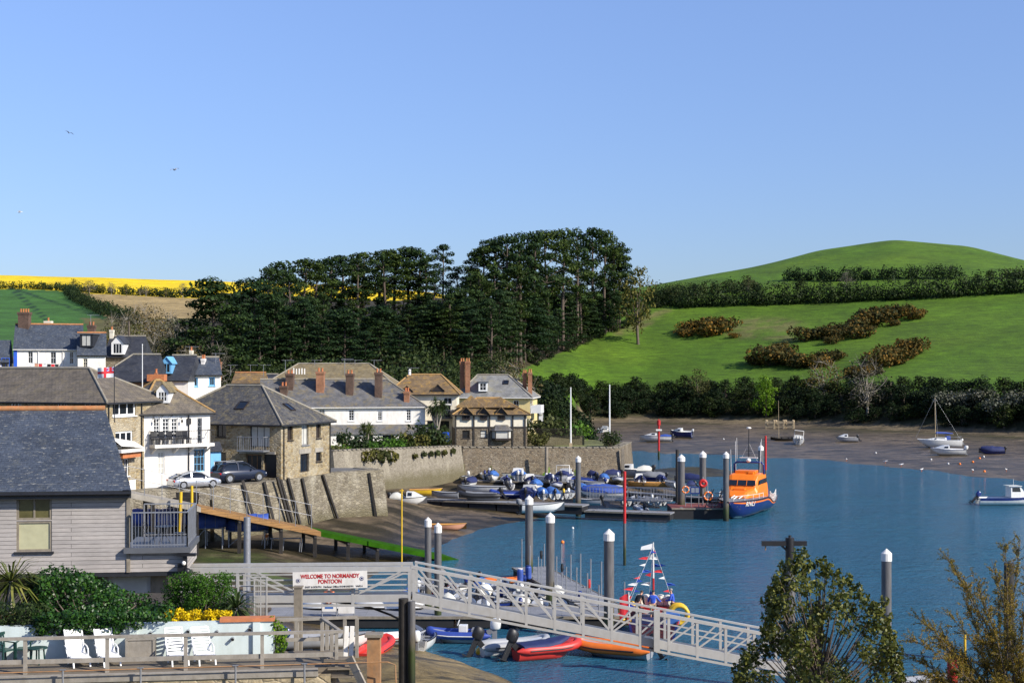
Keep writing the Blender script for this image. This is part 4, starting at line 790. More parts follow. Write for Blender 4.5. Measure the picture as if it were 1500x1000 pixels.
# --- white balcony house
ang=R(40); A3=(-29.95,114.5); d3=(math.cos(ang),math.sin(ang)); B3=(A3[0]+6.25*d3[0],A3[1]+6.25*d3[1])
h=House('white_house','white rendered house with three arched windows above a balcony and a gabled dormer',A3,B3,6.5,5.7,12.3,'white')
for a,b in ((225,234),(238,248),(251,260)): h.win('f',a,613,b,640,frame='pvc',nx=2,nz=5,bars=.045,name='arched_window',sill=False)
h.win('f',289,612,296,649,frame='steel',nx=1,nz=3,name='balcony_door',sill=False); h.win('f',231,662,241,694,frame='pvc',nx=2,nz=4,name='front_door',sill=False,glass='curtain')
h.win('f',284,658,300,690,frame='bluepaint',nx=3,nz=3,name='shop_door',sill=False)
h.roof(14.75,2.9,2.9,'tilebrown',.3,'ridgeor'); h.walls()
A,B=h.ends('f'); ar=MB()
for a,b in ((225,234),(238,248),(251,260)):
    u0,zt=uz(a,613,A,B); u1,_=uz(b,613,A,B); um=(u0+u1)/2; r=(u1-u0)/2
    pts=[W(A,B,um+r*1.12*math.cos(t),zt-.02+r*1.12*math.sin(t),.03) for t in [math.pi*i/10 for i in range(11)]]; ar.tube(pts,.05,5)
    ar.poly([W(A,B,um+r*math.cos(t),zt+r*math.sin(t),.012) for t in [math.pi*i/10 for i in range(11)]])
ar.build('arch_moulding',M['pvc'],h.root,world=True)
u0,zf=uz(218,651,A,B); u1,_=uz(305,651,A,B); u1=min(u1,h.L-.1); mb=MB(); wbox(mb,A,B,u0,u1,zf-.25,zf,.01,1.1); mb.build('balcony_floor',M['white'],h.root,world=True)
mb=MB()
for i in range(27): u=u0+.03+(u1-u0-.06)*i/26; wbox(mb,A,B,u-.012,u+.012,zf,zf+1.05,1.04,1.065)
wbox(mb,A,B,u0,u1,zf+1.05,zf+1.1,1.02,1.08); wbox(mb,A,B,u0,u0+.04,zf+1.05,zf+1.1,.02,1.02); wbox(mb,A,B,u1-.04,u1,zf+1.05,zf+1.1,.02,1.02)
for i in range(6): wbox(mb,A,B,u0,u0+.02,zf,zf+1.05,.1+i*.15,.12+i*.15)
mb.build('balcony_railing',M['black'],h.root,world=True)
mb=MB()
for u in (u0+.15,(u0+u1)*.42,(u0+u1)*.62,u1-.3):
    mb=MB(); wbox(mb,A,B,u,u+.14,zf-.75,zf-.25,.0,.12); mb.bar(W(A,B,u+.07,zf-.72,.1),W(A,B,u+.07,zf-.28,.95),.1); mb.build('balcony_bracket',M['white'],h.root,world=True)
for i,u in enumerate((.55,1.25,1.95,2.75,3.35)):   # dark covered seats on the balcony: things of their own
    u+=u0-.3; c=W(A,B,u,zf,.6); o=thing('chair','dark chair on the balcony of the white house','chair',c,math.atan2(h.d.y,h.d.x)+random.uniform(-.3,.3),'dark chairs on the white house balcony')
    q=MB(); q.box((0,0,.45),(.52,.5,.07)); q.build('seat',M['black'],o); q=MB(); q.box((0,.24,.75),(.52,.06,.62),rx=-.12); q.build('backrest',M['black'],o)
    for sx in(-.22,.22):
        for sy in(-.2,.2): q=MB(); q.bar((sx,sy,0),(sx,sy,.43),.045); q.build('leg',M['black'],o)
mb=MB(); uu,_=uz(276,600,A,B); mb.tube([W(A,B,uu,5.8,.08),W(A,B,uu,11.9,.08)],.055,6); mb.box(W(A,B,uu,11.4,.12),(.3,.2,.5),ang); mb.build('downpipe',M['black'],h.root,world=True)
mb=MB()
for a in (224,264):
    u,z=uz(a,613,A,B); mb.tube([W(A,B,u,z,.02),W(A,B,u,z+.1,.25),W(A,B,u,z-.05,.32)],.025,5); mb.lathe([(.05,-.3),(.1,-.1),(.03,0)],W(A,B,u,z-.05,.32),8)
mb.build('wall_lamp',M['black'],h.root,world=True)
h.dormer(229,247,561,572,590,116.6,3.2,'pvc','tileolive',3,2)
# --- blue shed
o=House('blue_shed','sky blue painted shed tucked between the white house and the stone house',(-25.5,120.3),(-24.7,120.7),1.5,5.7,8.9,'bluepaint','shed'); o.winm('f',.3,.95,1.2,2.2,frame='pvc',nx=1,nz=2); o.roof(9.5,0,0,'slatedark',.12,None); o.walls()
# --- white cottage terrace with chimneys
h=House('cottage_terrace','row of white cottages with four tall chimneys and a slate lean-to behind the garden wall',(-31.5,178.4),(-11.1,181.9),9,5.3,10.9,'white',rev=.12)
for q in ((467,599,476,609),(510.6,600,519,616),(553,602,560,616),(595,599,602,616)): h.win('f',*q,frame='pvc',nx=2,nz=4,fw=.09)
for q in ((488,640,497,652),(552,638,562,650),(580,638,588,650)): h.win('f',*q,frame='pvc',nx=2,nz=2,fw=.09)
h.roof(14.2,0,4.6,'slategrey',.3,'ridgegrey',fascia='white'); h.walls()
mb=MB(); A,B=h.ends('f'); a,zt=uz(480,622,A,B); b,_=uz(626,622,A,B); _,zb=uz(480,634.5,A,B)
mb.poly([W(A,B,a-.3,zb,1.9),W(A,B,b,zb,1.9),W(A,B,b,zt,.01),W(A,B,a-.3,zt,.01)]); mb.poly([W(A,B,a-.3,zb-.1,1.9),W(A,B,b,zb-.1,1.9),W(A,B,b,zb,1.9),W(A,B,a-.3,zb,1.9)]); mb.build('lean_to_roof',M['slategrey'],h.root,world=True)
mb=MB(); wall_face(mb,W(A,B,a,0,1.7)[:2],W(A,B,b-.1,0,1.7)[:2],5.3,zb-.06,[(1,2.2,6.3,7.2),(4.4,5.6,5.4,7.3),(6.8,8.2,6.2,7.2),(9.6,10.4,6.2,7.2)],.12); mb.build('porch_wall',M['white'],h.root,world=True)
mb=MB(); mb.poly([W(A,B,a+.5,5.4,1.5),W(A,B,b-.6,5.4,1.5),W(A,B,b-.6,zb-.2,1.5),W(A,B,a+.5,zb-.2,1.5)]); mb.build('porch_glazing',M['glass'],h.root,world=True)
for q,m_ in (((417.5,430,547,577,181.6),'brickbrown'),((462,475,544,577,181.8),'brick'),((505.5,518,547,579,182),'brickbrown'),((548,560,545,580,182.2),'brickbrown'),((591,600,573,585,182),'brick'),((409,421,565,584,180.4),'brickbrown')): h.chimney(*q,m=m_,pots=2,dy=1.3)
h.aerial(418,527,550,184.3); h.aerial(505,525,550,184.6)
# --- long lichened roof behind
h=House('long_house','long house with olive lichened hip roof rising behind the white cottages',(-35.3,204),(-17.2,204),11,5.5,13.4,'cream'); h.roof(16.25,3.8,3.8,'tileolive',.4,'ridgegrey'); h.walls()
for x in (461,505,520,548): h.aerial(x,527,536,209,3)
q=MB()
for i in range(5): q.tube([atY(430+i*4,548,204.5),atY(430+i*4,538+random.random()*2,204.5)],.1,6); 
q.build('roof_vent',M['white'],h.root,world=True)
# --- cream house with lichened roof
h=House('cream_house','cream house with orange lichened hip roof behind the tall cabbage palm',(-16.2,187.5),(-7.3,187.5),9,5.3,12.4,'cream')
h.win('f',575,577,601,584,frame='darkframe',nx=3,nz=1,sill=False); h.win('f',635,594,660,612,frame='darkframe',nx=3,nz=1); h.win('f',626,616,658,640,frame='darkframe',nx=4,nz=1,sill=False)
h.win('f',650,582,662,592,frame='pvc',nx=2,nz=1)
h.roof(14.75,2.3,2.3,'tilelich',.45,'ridgeor'); h.walls(); h.dormer(588,604,565,572,580,187.6,2.2,'darkframe','tilelich',2,1,frame='darkframe'); h.dormer(633,650,563,571,580,187.6,2.2,'darkframe','tilelich',2,1,frame='darkframe')
h.aerial(602,538,549,191,3); q=MB(); q.lathe([(.2,0),(.15,.5),(.22,.6),(.05,.8)],atY(600,549,191),8); q.build('chimney_pot',M['white'],h.root,world=True)
A,B=h.ends('f'); q=MB(); wbox(q,A,B,6.3,8.9,9.0,9.2,.01,1.2); [wbox(q,A,B,6.35+i*.28,6.38+i*.28,9.2,10.1,1.13,1.16) for i in range(9)]; wbox(q,A,B,6.3,8.9,10.1,10.16,1.1,1.2); q.build('balcony',M['lead'],h.root,world=True)
# --- slate manor
ang=R(-8); A8=(-7.9,206.2); B8=(A8[0]+10.6*math.cos(ang),A8[1]+10.6*math.sin(ang))
h=House('manor_house','pale yellow house with big pale slate roof and tall twin chimney stacks',A8,B8,8.5,5.3,11.65,'yellow_wall')
h.win('f',752,586,760,600,frame='pvc',nx=2,nz=2); h.win('r',776.5,587,781,604,frame='pvc',nx=2,nz=4); h.win('r',776,613,781,627,frame='pvc',nx=2,nz=2)
h.roof(14.6,2.2,3.8,'slatepale',.45,'ridgegrey',fascia='white'); h.walls()
h.dormer(701,714,558,560,573,206.0,3.0,'pvc','lead',2,2,gable=False); p,n=slope_point(h,6.7,.62); skylight(h.root,p,n,.85,1.0)
for q in ((673,681,529,560,207.5),(681,689,529,563,206.5),(765,772,546,573,208.5),(773,780,545,575,207.5)): h.chimney(*q,m='brick',pots=2,dy=1.1,potm='ridge')
A,B=h.ends('r'); q=MB(); wbox(q,A,B,.6,4.2,9.1,9.3,.01,1.5); wbox(q,A,B,.6,4.2,9.3,10.25,1.42,1.5); wbox(q,A,B,.6,.68,9.3,10.25,.01,1.42); wbox(q,A,B,4.12,4.2,9.3,10.25,.01,1.42); q.build('balcony',M['pvc'],h.root,world=True)
q=MB(); [wbox(q,A,B,u,u+.2,5.3,9.1,1.2,1.4) for u in (.7,2.3,3.9)]; q.build('balcony_post',M['pvc'],h.root,world=True)
# --- timbered house
h=House('timbered_house','half timbered house with cream upper storey, brown stone base and three small gabled dormers',(-7.2,181.2),(1.9,182.2),7.2,5.35,9.95,'cream')
for q in ((677,630,688,642),(703.5,630,713,641)): h.win('f',*q,frame='darkframe',nx=1,nz=2,glass='glass' if q[0]<690 else 'curtain')
h.roof(11.75,3.0,3.0,'tilelich',.45,'ridgeor')
A,B=h.ends('f'); lo=[r for r,_ in h.op['f']]; h.walls()
q=MB(); _,zm=uz(700,627,A,B); d_,n_,L_=wdir(A,B)
Ab,Bb=W(A,B,-.03,0,.06)[:2],W(A,B,L_+.03,0,.06)[:2]; wall_face(q,Ab,Bb,5.2,zm,[(a+.03,b+.03,c_,e_) for a,b,c_,e_ in lo],.2); wall_face(q,Bb,W(A,B,L_+.03,0,-7)[:2],5.2,zm,[]); wall_face(q,W(A,B,-.03,0,-7)[:2],Ab,5.2,zm,[])
q.poly([W(A,B,-.03,zm,.06),W(A,B,L_+.03,zm,.06),W(A,B,L_+.03,zm,0),W(A,B,-.03,zm,0)]); q.build('stone_base',M['rubbledark'],h.root,world=True)
q=MB()
for x in (667.5,694,717,751,769): u,_=uz(x,620,A,B); wbox(q,A,B,u-.09,u+.09,5.3,9.9,.065,.16)
wbox(q,A,B,0,L_,zm+.01,zm+.2,.012,.13); q.build('timber_frame',M['darkwood'],h.root,world=True)
for a,b in ((677,689),(703,714),(729,740)): h.dormer(a,b,596,602.5,615,181.05 if a<690 else (181.3 if a<720 else 181.6),1.8,'darkframe','tilelich',2,1,frame='darkframe',over=.35)
u0,zt=uz(720,622,A,B); u1,zb=uz(749,644,A,B); q=MB()
pl=[W(A,B,u0,0,.07),W(A,B,u0+.45,0,.75),W(A,B,u1-.45,0,.75),W(A,B,u1,0,.07)]
for i in range(3):
    a,b=pl[i][:2],pl[i+1][:2]; wall_face(q,a,b,zb,zt-.7,[(.06,wdir(a,b)[2]-.06,zb+.25,zt-.78)],.06)
q.poly([(p.x,p.y,zb) for p in pl]); bay=q.build('bay_window',M['darkframe'],h.root,world=True); g=MB()
for i in range(3): a,b=pl[i][:2],pl[i+1][:2]; L__=wdir(a,b)[2]; g.poly([W(a,b,.05,zb+.2,-.05),W(a,b,L__-.05,zb+.2,-.05),W(a,b,L__-.05,zt-.75,-.05),W(a,b,.05,zt-.75,-.05)])
g.build('pane',M['curtain'],bay,world=True)
r=MB(); po=[W(A,B,u0-.25,zt-.72,.07),W(A,B,u0+.3,zt-.72,1.0),W(A,B,u1-.3,zt-.72,1.0),W(A,B,u1+.25,zt-.72,.07)]; pt=[W(A,B,u0+.5,zt,.07),W(A,B,u1-.5,zt,.07)]
r.poly([po[0],po[1],pt[0]]); r.poly([po[1],po[2],pt[1],pt[0]]); r.poly([po[2],po[3],pt[1]]); r.poly(po); r.build('bay_roof',M['slategrey'],bay,world=True)
for xg,sx in ((690,1),(733,1)):   # the two cross gables behind the dormers
    p=atY(xg,579 if xg<700 else 581,184.6); q=MB(); w_=2.1; z_=10.6
    q.add([(p.x-w_,182.3,z_),(p.x,182.9,p.z),(p.x+w_,182.3,z_),(p.x-w_,186,z_),(p.x,186,p.z),(p.x+w_,186,z_)],[(0,1,2),(0,3,4,1),(1,4,5,2),(3,5,4)]); q.build('cross_gable',M['tilelich'],h.root,world=True)
# --- white houses up the hill at the left
h=House('white_house','white sash windowed house with steep slate roof and tall brown chimney up the hill',(-66.2,189),(-57.9,191.3),9,11,18.3,'white')
for q in ((41,514,48,532),(74,515,82,533),(102,515,108,533)): h.win('f',*q,frame='pvc',nx=2,nz=2)
h.roof(21.6,0,0,'slate',.25,'ridge',fascia='white'); h.walls(); h.chimney(25,43,457,493,192.8,m='brickbrown',pots=4,dy=1.1); h.chimney(64,75,470,482,194.6,m='cream',pots=1,dy=.8)
A,B=h.ends('f'); q=MB(); wbox(q,A,B,-.02,.42,11,18.0,.01,.07); q.build('blue_corner_board',M['royal'],h.root,world=True)
q=MB()
for x in (56,92): u,_=uz(x,520,A,B); q.tube([W(A,B,u,11,.08),W(A,B,u,18.1,.08)],.06,6)
q.build('downpipe',M['white'],h.root,world=True)
h=House('white_house','low white house with royal blue trim at the foot of the tall brown chimney',(-74,186),(-66.6,188),7,11,16.6,'white'); h.win('f',2,524,14,540,frame='royal',nx=2,nz=2); h.roof(19.4,0,0,'slate',.25,None); h.walls()
h=House('white_house','white house with dark boxy dormer window between the hillside cottages',(-57.4,188.0),(-54.0,189.0),8,11,17.5,'white'); h.win('f',122,525,128,540,frame='cream',nx=2,nz=3); h.roof(20.4,0,0,'slate',.25,'ridge'); h.walls()
h.dormer(117,136,488,489.5,508,189.2,3.2,'fascia','lead',2,1,gable=False,glass='curtain',frame='fascia'); h.chimney(127,139,476,490,192.4,m='brickbrown',pots=2,dy=.8); h.aerial(133,461,480,192.6)
h=House('stone_cottage','small stone cottage with white gabled dormer of three lights on the hillside',(-56.3,196),(-51.6,196),8,11,17.3,'rubbledark'); h.roof(20.1,0,0,'slatedark',.25,'ridgegrey'); h.walls(); h.dormer(163,181,492,502,519,195.6,3.4,'pvc','slatedark',3,1); h.chimney(160,166,483,494,199.5,m='cream',pots=1,dy=.6)
h=House('slate_house','house with plain dark slate roof and brick gable behind the ensign',(-47.0,160),(-40.7,160),8.6,7,14.35,'brick'); h.roof(17.25,3.2,0,'slatedark',.25,'ridgegrey'); h.walls()
q=MB(); q.box(atY(230,553,159.2)+Vector((0,0,0)),(1.9,1.4,.75)); q.build('flat_roof_porch',M['terracotta'],h.root,world=True); h.chimney(226,230,546,553,159.6,m='brick',pots=1,dy=.5)
h=House('white_cottage','white cottage with pale blue gabled dormer and dark slate roof',(-40.6,166.5),(-37.9,166.5),8,7,14.4,'white'); h.roof(17.2,0,0,'slatedark',.25,'ridgegrey'); h.walls(); h.dormer(237,251,523,531,547,166.8,3.2,'bluepaint','bluepaint',2,1,frame='bluepaint')
h.win  # dormer only
h=House('white_cottage','white cottage with white chimney and blue framed windows',(-38.2,169.5),(-34.9,170.5),7,7,15.0,'white'); 
for q in ((280,553,290,566),(306,552,315,565)): h.win('f',*q,frame='bluepaint',nx=2,nz=1,fw=.14)
h.roof(17.0,0,0,'slate',.25,'ridgegrey'); h.walls(); h.chimney(294,300,525,545,171.8,m='white',pots=2,dy=.8); h.chimney(277,282,513,530,174,m='cream',pots=1,dy=.6); h.aerial(316,517,540,172.5); h.aerial(278,507,515,174.2,2)
h=House('red_roof_cottage','low cottage with red brown roof beyond the white chimney cottage',(-42.5,216),(-38.0,216),6,7,13.4,'cream'); h.roof(14.9,0,0,'tilelich',.25,'ridge'); h.walls(); h.chimney(312,324,530,545,217,m='brick',pots=2)
h=House('white_cottage','tiny far white cottage with gable end in the trees left of the long olive roof',(-41.2,224),(-37.4,224),6,7,13.0,'white'); h.roof(14.6,0,0,'slatedark',.2,'ridgegrey'); h.walls(); h.aerial(338,534,550,224); h.aerial(367,534,556,221); h.aerial(386,534,552,214)
# utility pole, flag with ensign
o=thing('utility_pole','grey wooden utility pole rising among the hillside cottages','pole',atY(189,518,200)); q=MB(); q.tube([(0,0,-3),(0,0,4.6)],[.16,.11],8); q.build('post',M['bark'],o)
o=thing('flagpole','slim white flagpole on the lichened roof by the white gabled dormer','flagpole',atY(208.5,590,117.0)); q=MB(); q.tube([(0,0,-1),(0,0,4.75)],[.045,.03],8); q.ball((0,0,4.78),.06,8); q.build('pole',M['pvc'],o)
o=thing('flagpole','dark flagpole flying a white ensign over the brown roof','flagpole',atY(167.5,609,108)); q=MB(); q.tube([(0,0,-.5),(0,0,3.9)],[.04,.03],8); q.build('pole',M['black'],o)
def flag_part(root,name,pts,m):
    q=MB(); q.poly(pts); return q.build(name,M[m],root)
fw,fh=1.35,.78; q=MB(); nU,nV=20,13
wav=lambda u,v:Vector((-u*fw*.97,.14*math.sin(u*7+v)*u,3.72-v*fh-.08*u))
for i in range(nU):
    for j in range(nV):
        u,v=(i+.5)/nU,(j+.5)/nV; cross=abs(u-.5)<.075 or abs(v-.5)<.11
        jack=u<.5 and v<.5; mi=0
        if cross: mi=1
        elif jack:
            a,b=u/.44,v/.4; mi=2
            if abs(a-.5)<.13 or abs(b-.5)<.16: mi=1
            elif abs(abs(a-.5)-abs(b-.5))<.1: mi=0
        q.add([wav(i/nU,j/nV),wav((i+1)/nU,j/nV),wav((i+1)/nU,(j+1)/nV),wav(i/nU,(j+1)/nV)],[(0,1,2,3)],mi,True)
q.build('flag',[M['flagwhite'],M['flagred'],M['flagblue']],o)
# ------------------------------------------------------------------ quay, walls, piles, pontoons, gangways
t=NT('pile_coating'); p=t.coord(); sx=t.n('ShaderNodeSeparateXYZ'); t.set(sx.inputs[0],p)
zz=t.math('ADD',sx.outputs[2],t.math('MULTIPLY',t.noise(t.map(p,(3,3,.7)),1.5,4,.6),1.3))
grow=t.ramp(t.math('DIVIDE',zz,5.0),[(.12,(.012,.014,.010)),(.34,(.035,.05,.012)),(.46,(.10,.085,.06)),(.60,(.115,.112,.112))])
t.out(t.mix(1.0,grow,t.ramp(t.noise(t.map(p,(4,4,.5)),2,4,.6),[(.3,.75),(.7,1.25)]),'MULTIPLY'),.55,.0,.4); M['pile']=t.m
M.update(algae=mat('green_weed_slime',(.024,.088,.004),.95,.3,1.2,(.02,.045,.008),.5,.6,9,spec=.05), rampwood=plank_mat('rusty_brown_planks',(.36,.20,.075),(.26,.135,.05),(.05,.035,.02),.22,2.5),
 deckgrey=plank_mat('grey_pontoon_boards',(.26,.265,.28),(.21,.215,.23),(.07,.07,.075),.16,3.0), deckwood=plank_mat('weathered_deck_boards',(.23,.19,.14),(.165,.135,.1),(.04,.035,.03),.15,3.0), redmat=mat('dark_red_deck_matting',(.22,.055,.045),.85,.2,2,(.1,.05,.04),.4))
def wall_strip(name,label,pts,z0,z1,th,m,batter=.25,cat='wall',cope=None,kindm=None):
    n=len(pts); z0=z0 if hasattr(z0,'__len__') else [z0]*n; z1=z1 if hasattr(z1,'__len__') else [z1]*n; N=[]
    for i in range(n):
        ds=[]
        if i>0: ds.append(wdir(pts[i-1],pts[i])[1])
        if i<n-1: ds.append(wdir(pts[i],pts[i+1])[1])
        v=sum(ds,Vector()); v.normalize(); N.append(v/max(.4,v.dot(ds[0])))
    P=lambda i,o,z:Vector((pts[i][0],pts[i][1],z))+N[i]*o
    o=thing(name,label,cat,(pts[0][0],pts[0][1],z0[0])); mb=MB()
    for i in range(n-1):
        mb.poly([P(i,batter,z0[i]),P(i+1,batter,z0[i+1]),P(i+1,0,z1[i+1]),P(i,0,z1[i])]); mb.poly([P(i+1,-th,z0[i+1]),P(i,-th,z0[i]),P(i,-th,z1[i]),P(i+1,-th,z1[i+1])]); mb.poly([P(i,0,z1[i]),P(i+1,0,z1[i+1]),P(i+1,-th,z1[i+1]),P(i,-th,z1[i])])
    for i,f in ((0,1),(n-1,0)):
        q=[P(i,batter,z0[i]),P(i,0,z1[i]),P(i,-th,z1[i]),P(i,-th,z0[i])]; mb.poly(q if f else q[::-1])
    mb.build('stonework',M[m],o,world=True)
    if cope:
        mb=MB()
        for i in range(n-1):
            L=wdir(pts[i],pts[i+1])[2]; k=max(1,int(L/.9))
            for j in range(k):
                a,b=j/k+.006,(j+1)/k-.006; e=.004*random.random(); vs=[]
                for t_,s_ in ((a,1),(b,1)):
                    X=P(i,.08,0).lerp(P(i+1,.08,0),t_); Y_=P(i,-th-.06,0).lerp(P(i+1,-th-.06,0),t_); z=z1[i]+(z1[i+1]-z1[i])*t_+.003
                    vs+=[(X.x,X.y,z),(Y_.x,Y_.y,z),(X.x,X.y,z+.13+e*9),(Y_.x,Y_.y,z+.13+e*9)]
                mb.add(vs,[(0,4,6,2),(1,3,7,5),(2,6,7,3),(0,2,3,1),(4,5,7,6),(0,1,5,4)])
        mb.build('coping',M[cope],o,world=True)
    return o
wall_strip('quay_wall','pale rubble quay wall with leaning timber fenders below the stone house',[S0,S1,S2,S3,S4],[.5,.5,.5,.5,.6],[6.15]*5,1.2,'quaystone',.45)
wall_strip('quay_wall','low quay wall behind the head of the slipway under the parked silver car',[(-62,104),(-36,108.5),(-24.35,114.5)],[.5]*3,[6.15]*3,1.2,'quaystone',.35)
wall_strip('garden_wall','tall sunlit stone garden wall with tufts of weed in front of the white cottages',[W2a,W2b],[1.0,1.2],[6.95,5.95],.8,'gardenstone',.7,cope='gardenstone')
wall_strip('harbour_wall','dark mossy stone harbour wall behind the moored tenders',[(-6.15,176.75),W3b,(16.5,197)],[.2,.2,.2],[5.75,5.3,5.3],1.0,'rubbledark',.5,cope='gardenstone')
mb=MB(); mb.slab(HARD,5.2,6.1); tag(mb.build('quay_paving',M['asphalt']),kind='structure')
for x,y in ((545,665),(556,668),(569,668),(532,668),(604,667),(617,664),(627,664),(637,663),(647,662),(660,661)):
    q,u=on_line(x,W2a,W2b); k=CAMH-(y-HOR)/FPX*q[1]; big=x<575; V_,F_=cards(*clump((q[0]+.35,q[1]-.25,k),(.9 if big else .35,.5 if big else .25,.7 if big else .35),150 if big else 50),.34,.8)
    tag(np_mesh('wall_plant',V_,F_,LM['olive']),'tuft of olive weed growing out of the sunlit garden wall','plant','weed tufts on the garden wall')
# stone steps down the quay
o=thing('quay_steps','dark stone steps cut down the quay beside the pale slanting cheek wall','steps',(-25.6,113.2,1.6)); mb=MB()
for i in range(9): mb.box((-.35+.0*i,-.32*i+.2,3.6-.42*i*.9),(1.9,.34,1.4))
mb.build('treads',M['darkwood'],o); mb=MB(); mb.add([(.7,.5,4.45),(.7,-2.9,.8),(.7,.5,-.6),(.7,-2.9,-.6),(1.15,.5,4.45),(1.15,-2.9,.8),(1.15,.5,-.6),(1.15,-2.9,-.6)],[(0,1,3,2),(4,6,7,5),(0,4,5,1),(1,5,7,3),(0,2,6,4)]); mb.build('cheek_wall',M['quaystone'],o)
# timber fenders
for (a,b),(c_,d_) in (((353,703),(362,745)),((385,705),(393,755)),((403,698),(414,757)),((408,702),(419,757)),((419,700),(430,760)),((440,700),(448,762)),((470,695),(487,757)),((539,692),(545,750))):
    seg=(S0,S1) if a<400 else ((S1,S2) if a<478 else (S2,S3)); A,B=seg; n=wdir(A,B)[1]
    (P0,u0),(P1,u1)=on_line(a,A,B),on_line(c_,A,B); z0=CAMH-(b-HOR)/FPX*P0[1]; z1=max(1.2,CAMH-(d_-HOR)/FPX*P1[1])
    o=thing('fender_post','dark leaning timber fender post against the quay wall','fender post',(P1[0],P1[1],z1),0,'timber fender posts on the quay wall'); mb=MB(); mb.bar(Vector((P1[0],P1[1],z1-.4))+n*.62,Vector((P0[0],P0[1],z0))+n*.18,.2,.2); mb.build('post',M['darkwood'],o,world=True)
# --- slipway ramp
o=thing('slipway','long plank slipway turning from brown to weedy green as it runs down to the water','slipway',(-28.5,107.5,6.2))
a=Vector((-29.3,107.1,6.62)); e=Vector((-4.6,119.4,-.15)); side=Vector((-.4,.917,0))*2.0; L=(e-a).length; at_t=lambda t_:a+(e-a)*t_
def deck(t0,t1,m,name,th=.38):
    p0,p1=at_t(t0),at_t(t1); mb=MB(); z=Vector((0,0,-th)); c=[p0-side,p1-side,p1+side,p0+side]; mb.poly(c); mb.poly([p+z for p in c][::-1])
    for i in range(4): mb.poly([c[i]+z,c[(i+1)%4]+z,c[(i+1)%4],c[i]])
    return mb.build(name,M[m],o,world=True)
deck(0,.2,'concrete','ramp_head'); deck(.2003,.545,'rampwood','ramp_deck'); deck(.5453,1,'algae','weedy_ramp')
mb=MB()
for t_ in (.07,.19,.31,.43,.53,.63,.72):
    for s_ in (-.85,.85): p=at_t(t_)+side*s_; mb.bar((p.x,p.y,.2),(p.x,p.y,p.z-.36),.26,.26)
    p=at_t(t_); mb.bar(p-side*.95-Vector((0,0,.5)),p+side*.95-Vector((0,0,.5)),.2,.24)
mb.build('trestle',M['darkwood'],o,world=True)
mb=MB(); prev=None
for i in range(12):
    t_=.0+.047*i; p=at_t(t_)-side*.97; h_=2.0; mb.tube([p,p+Vector((0,0,h_))],.028,5)
    if prev is not None:
        for k in (1.95,1.1): mb.tube([prev+Vector((0,0,k)),p+Vector((0,0,k))],.022,5)
    prev=p
mb.build('handrail',M['steel'],o,world=True)
def post(x,y0,y1,Y,r,m,label,name='marker_post',cat='post',cap=None,tilt=0,capm='white',extra=None,group=None):
    b=atY(x,y1,Y); t_=atY(x+tilt,y0,Y); o=thing(name,label,cat,b,0,group); mb=MB(); mb.tube([b-Vector((0,0,1.0)),t_],r,10); mb.build('shaft',M[m],o,world=True)
    if cap: q=MB(); q.lathe([(r*1.08,-cap),(r*1.08,0),(0.001,r*1.3)],t_+Vector((0,0,.02)),14); q.build('cap',M[capm],o,world=True)
    return o
post(281,711,822,104,.10,'yellow','tall yellow timber post standing on the mud beside the balcony'); post(263.5,720,760,106,.12,'yellow','short leaning yellow post next to the tall yellow post',tilt=1.5)
o=post(588.5,716,812,112,.06,'yellow','thin yellow pole at the weedy end of the slipway'); q=MB(); b=atY(588.5,718,112); q.bar(b-Vector((.15,0,0)),b+Vector((.15,0,0)),.08); q.build('cross_bar',M['yellow'],o,world=True)
post(362,757,852,95,.23,'steel','thick galvanised steel post in front of the slipway','steel_post',cap=None)
# blue covered racing boats on trestles under the ramp
for i,(x0,x1,yt) in enumerate(((196,272,744),(274,330,748),(332,392,752))):
    Y=110.5+i*1.2; P=atY((x0+x1)/2,yt,Y); Lb=(x1-x0)/FPX*Y*1.02; zb=1.7; o=thing('covered_boat',['long','middle','small'][i]+' boat under a taut blue cover on a steel rack beneath the slipway','boat',(P.x,P.y,zb),R(8)); z_=P.z-zb; mb=MB(); rings=[]
    for j in range(11):
        u=-1+2*j/10; w_=1.0*(1-.55*abs(u)**3); sag=.10*math.sin(j*2.1); rings.append([(u*Lb/2,-w_,z_-1.25),(u*Lb/2,-w_*.95,z_-.55),(u*Lb/2,-w_*.4,z_-.1+sag*.5),(u*Lb/2,0,z_-.02+sag*.5),(u*Lb/2,w_*.4,z_-.1+sag*.5),(u*Lb/2,w_*.95,z_-.55),(u*Lb/2,w_,z_-1.25)])
    mb.loft(rings,0,True,True,True); mb.build('cover',M['tarp_blue'],o); mb=MB()
    for j in range(1,4): u=(-1+j*.5)*Lb/2; mb.tube([(u,-1.05,z_-1.2),(u,-.97,z_-.5),(u,-.42,z_-.03),(u,.42,z_-.03)],.02,4)
    mb.build('strap',M['tarp_grey'],o); mb=MB()
    for u in (-.42,0,.42):
        for s_ in (-.8,.8): mb.tube([(u*Lb,s_,-.2),(u*Lb,s_,z_-1.2)],.05,6)
        mb.tube([(u*Lb,-1,z_-1.25),(u*Lb,1,z_-1.25)],.05,6)
    mb.tube([(-.5*Lb,-.8,z_-1.3),(.5*Lb,-.8,z_-1.3)],.05,6); mb.tube([(-.42*Lb,-.8,.1),(0,-.8,z_-1.3)],.035,5); mb.build('rack',M['steel'],o)
b=at(392,800,1.5); o=thing('trestle','small steel trestle with a blue board under the slipway','trestle',b); q=MB()
for s_ in (-.22,.22): q.tube([(s_-.25,-.3,-.2),(s_,0,1.9)],.03,5); q.tube([(s_+.25,.4,-.2),(s_,0,1.9)],.03,5)
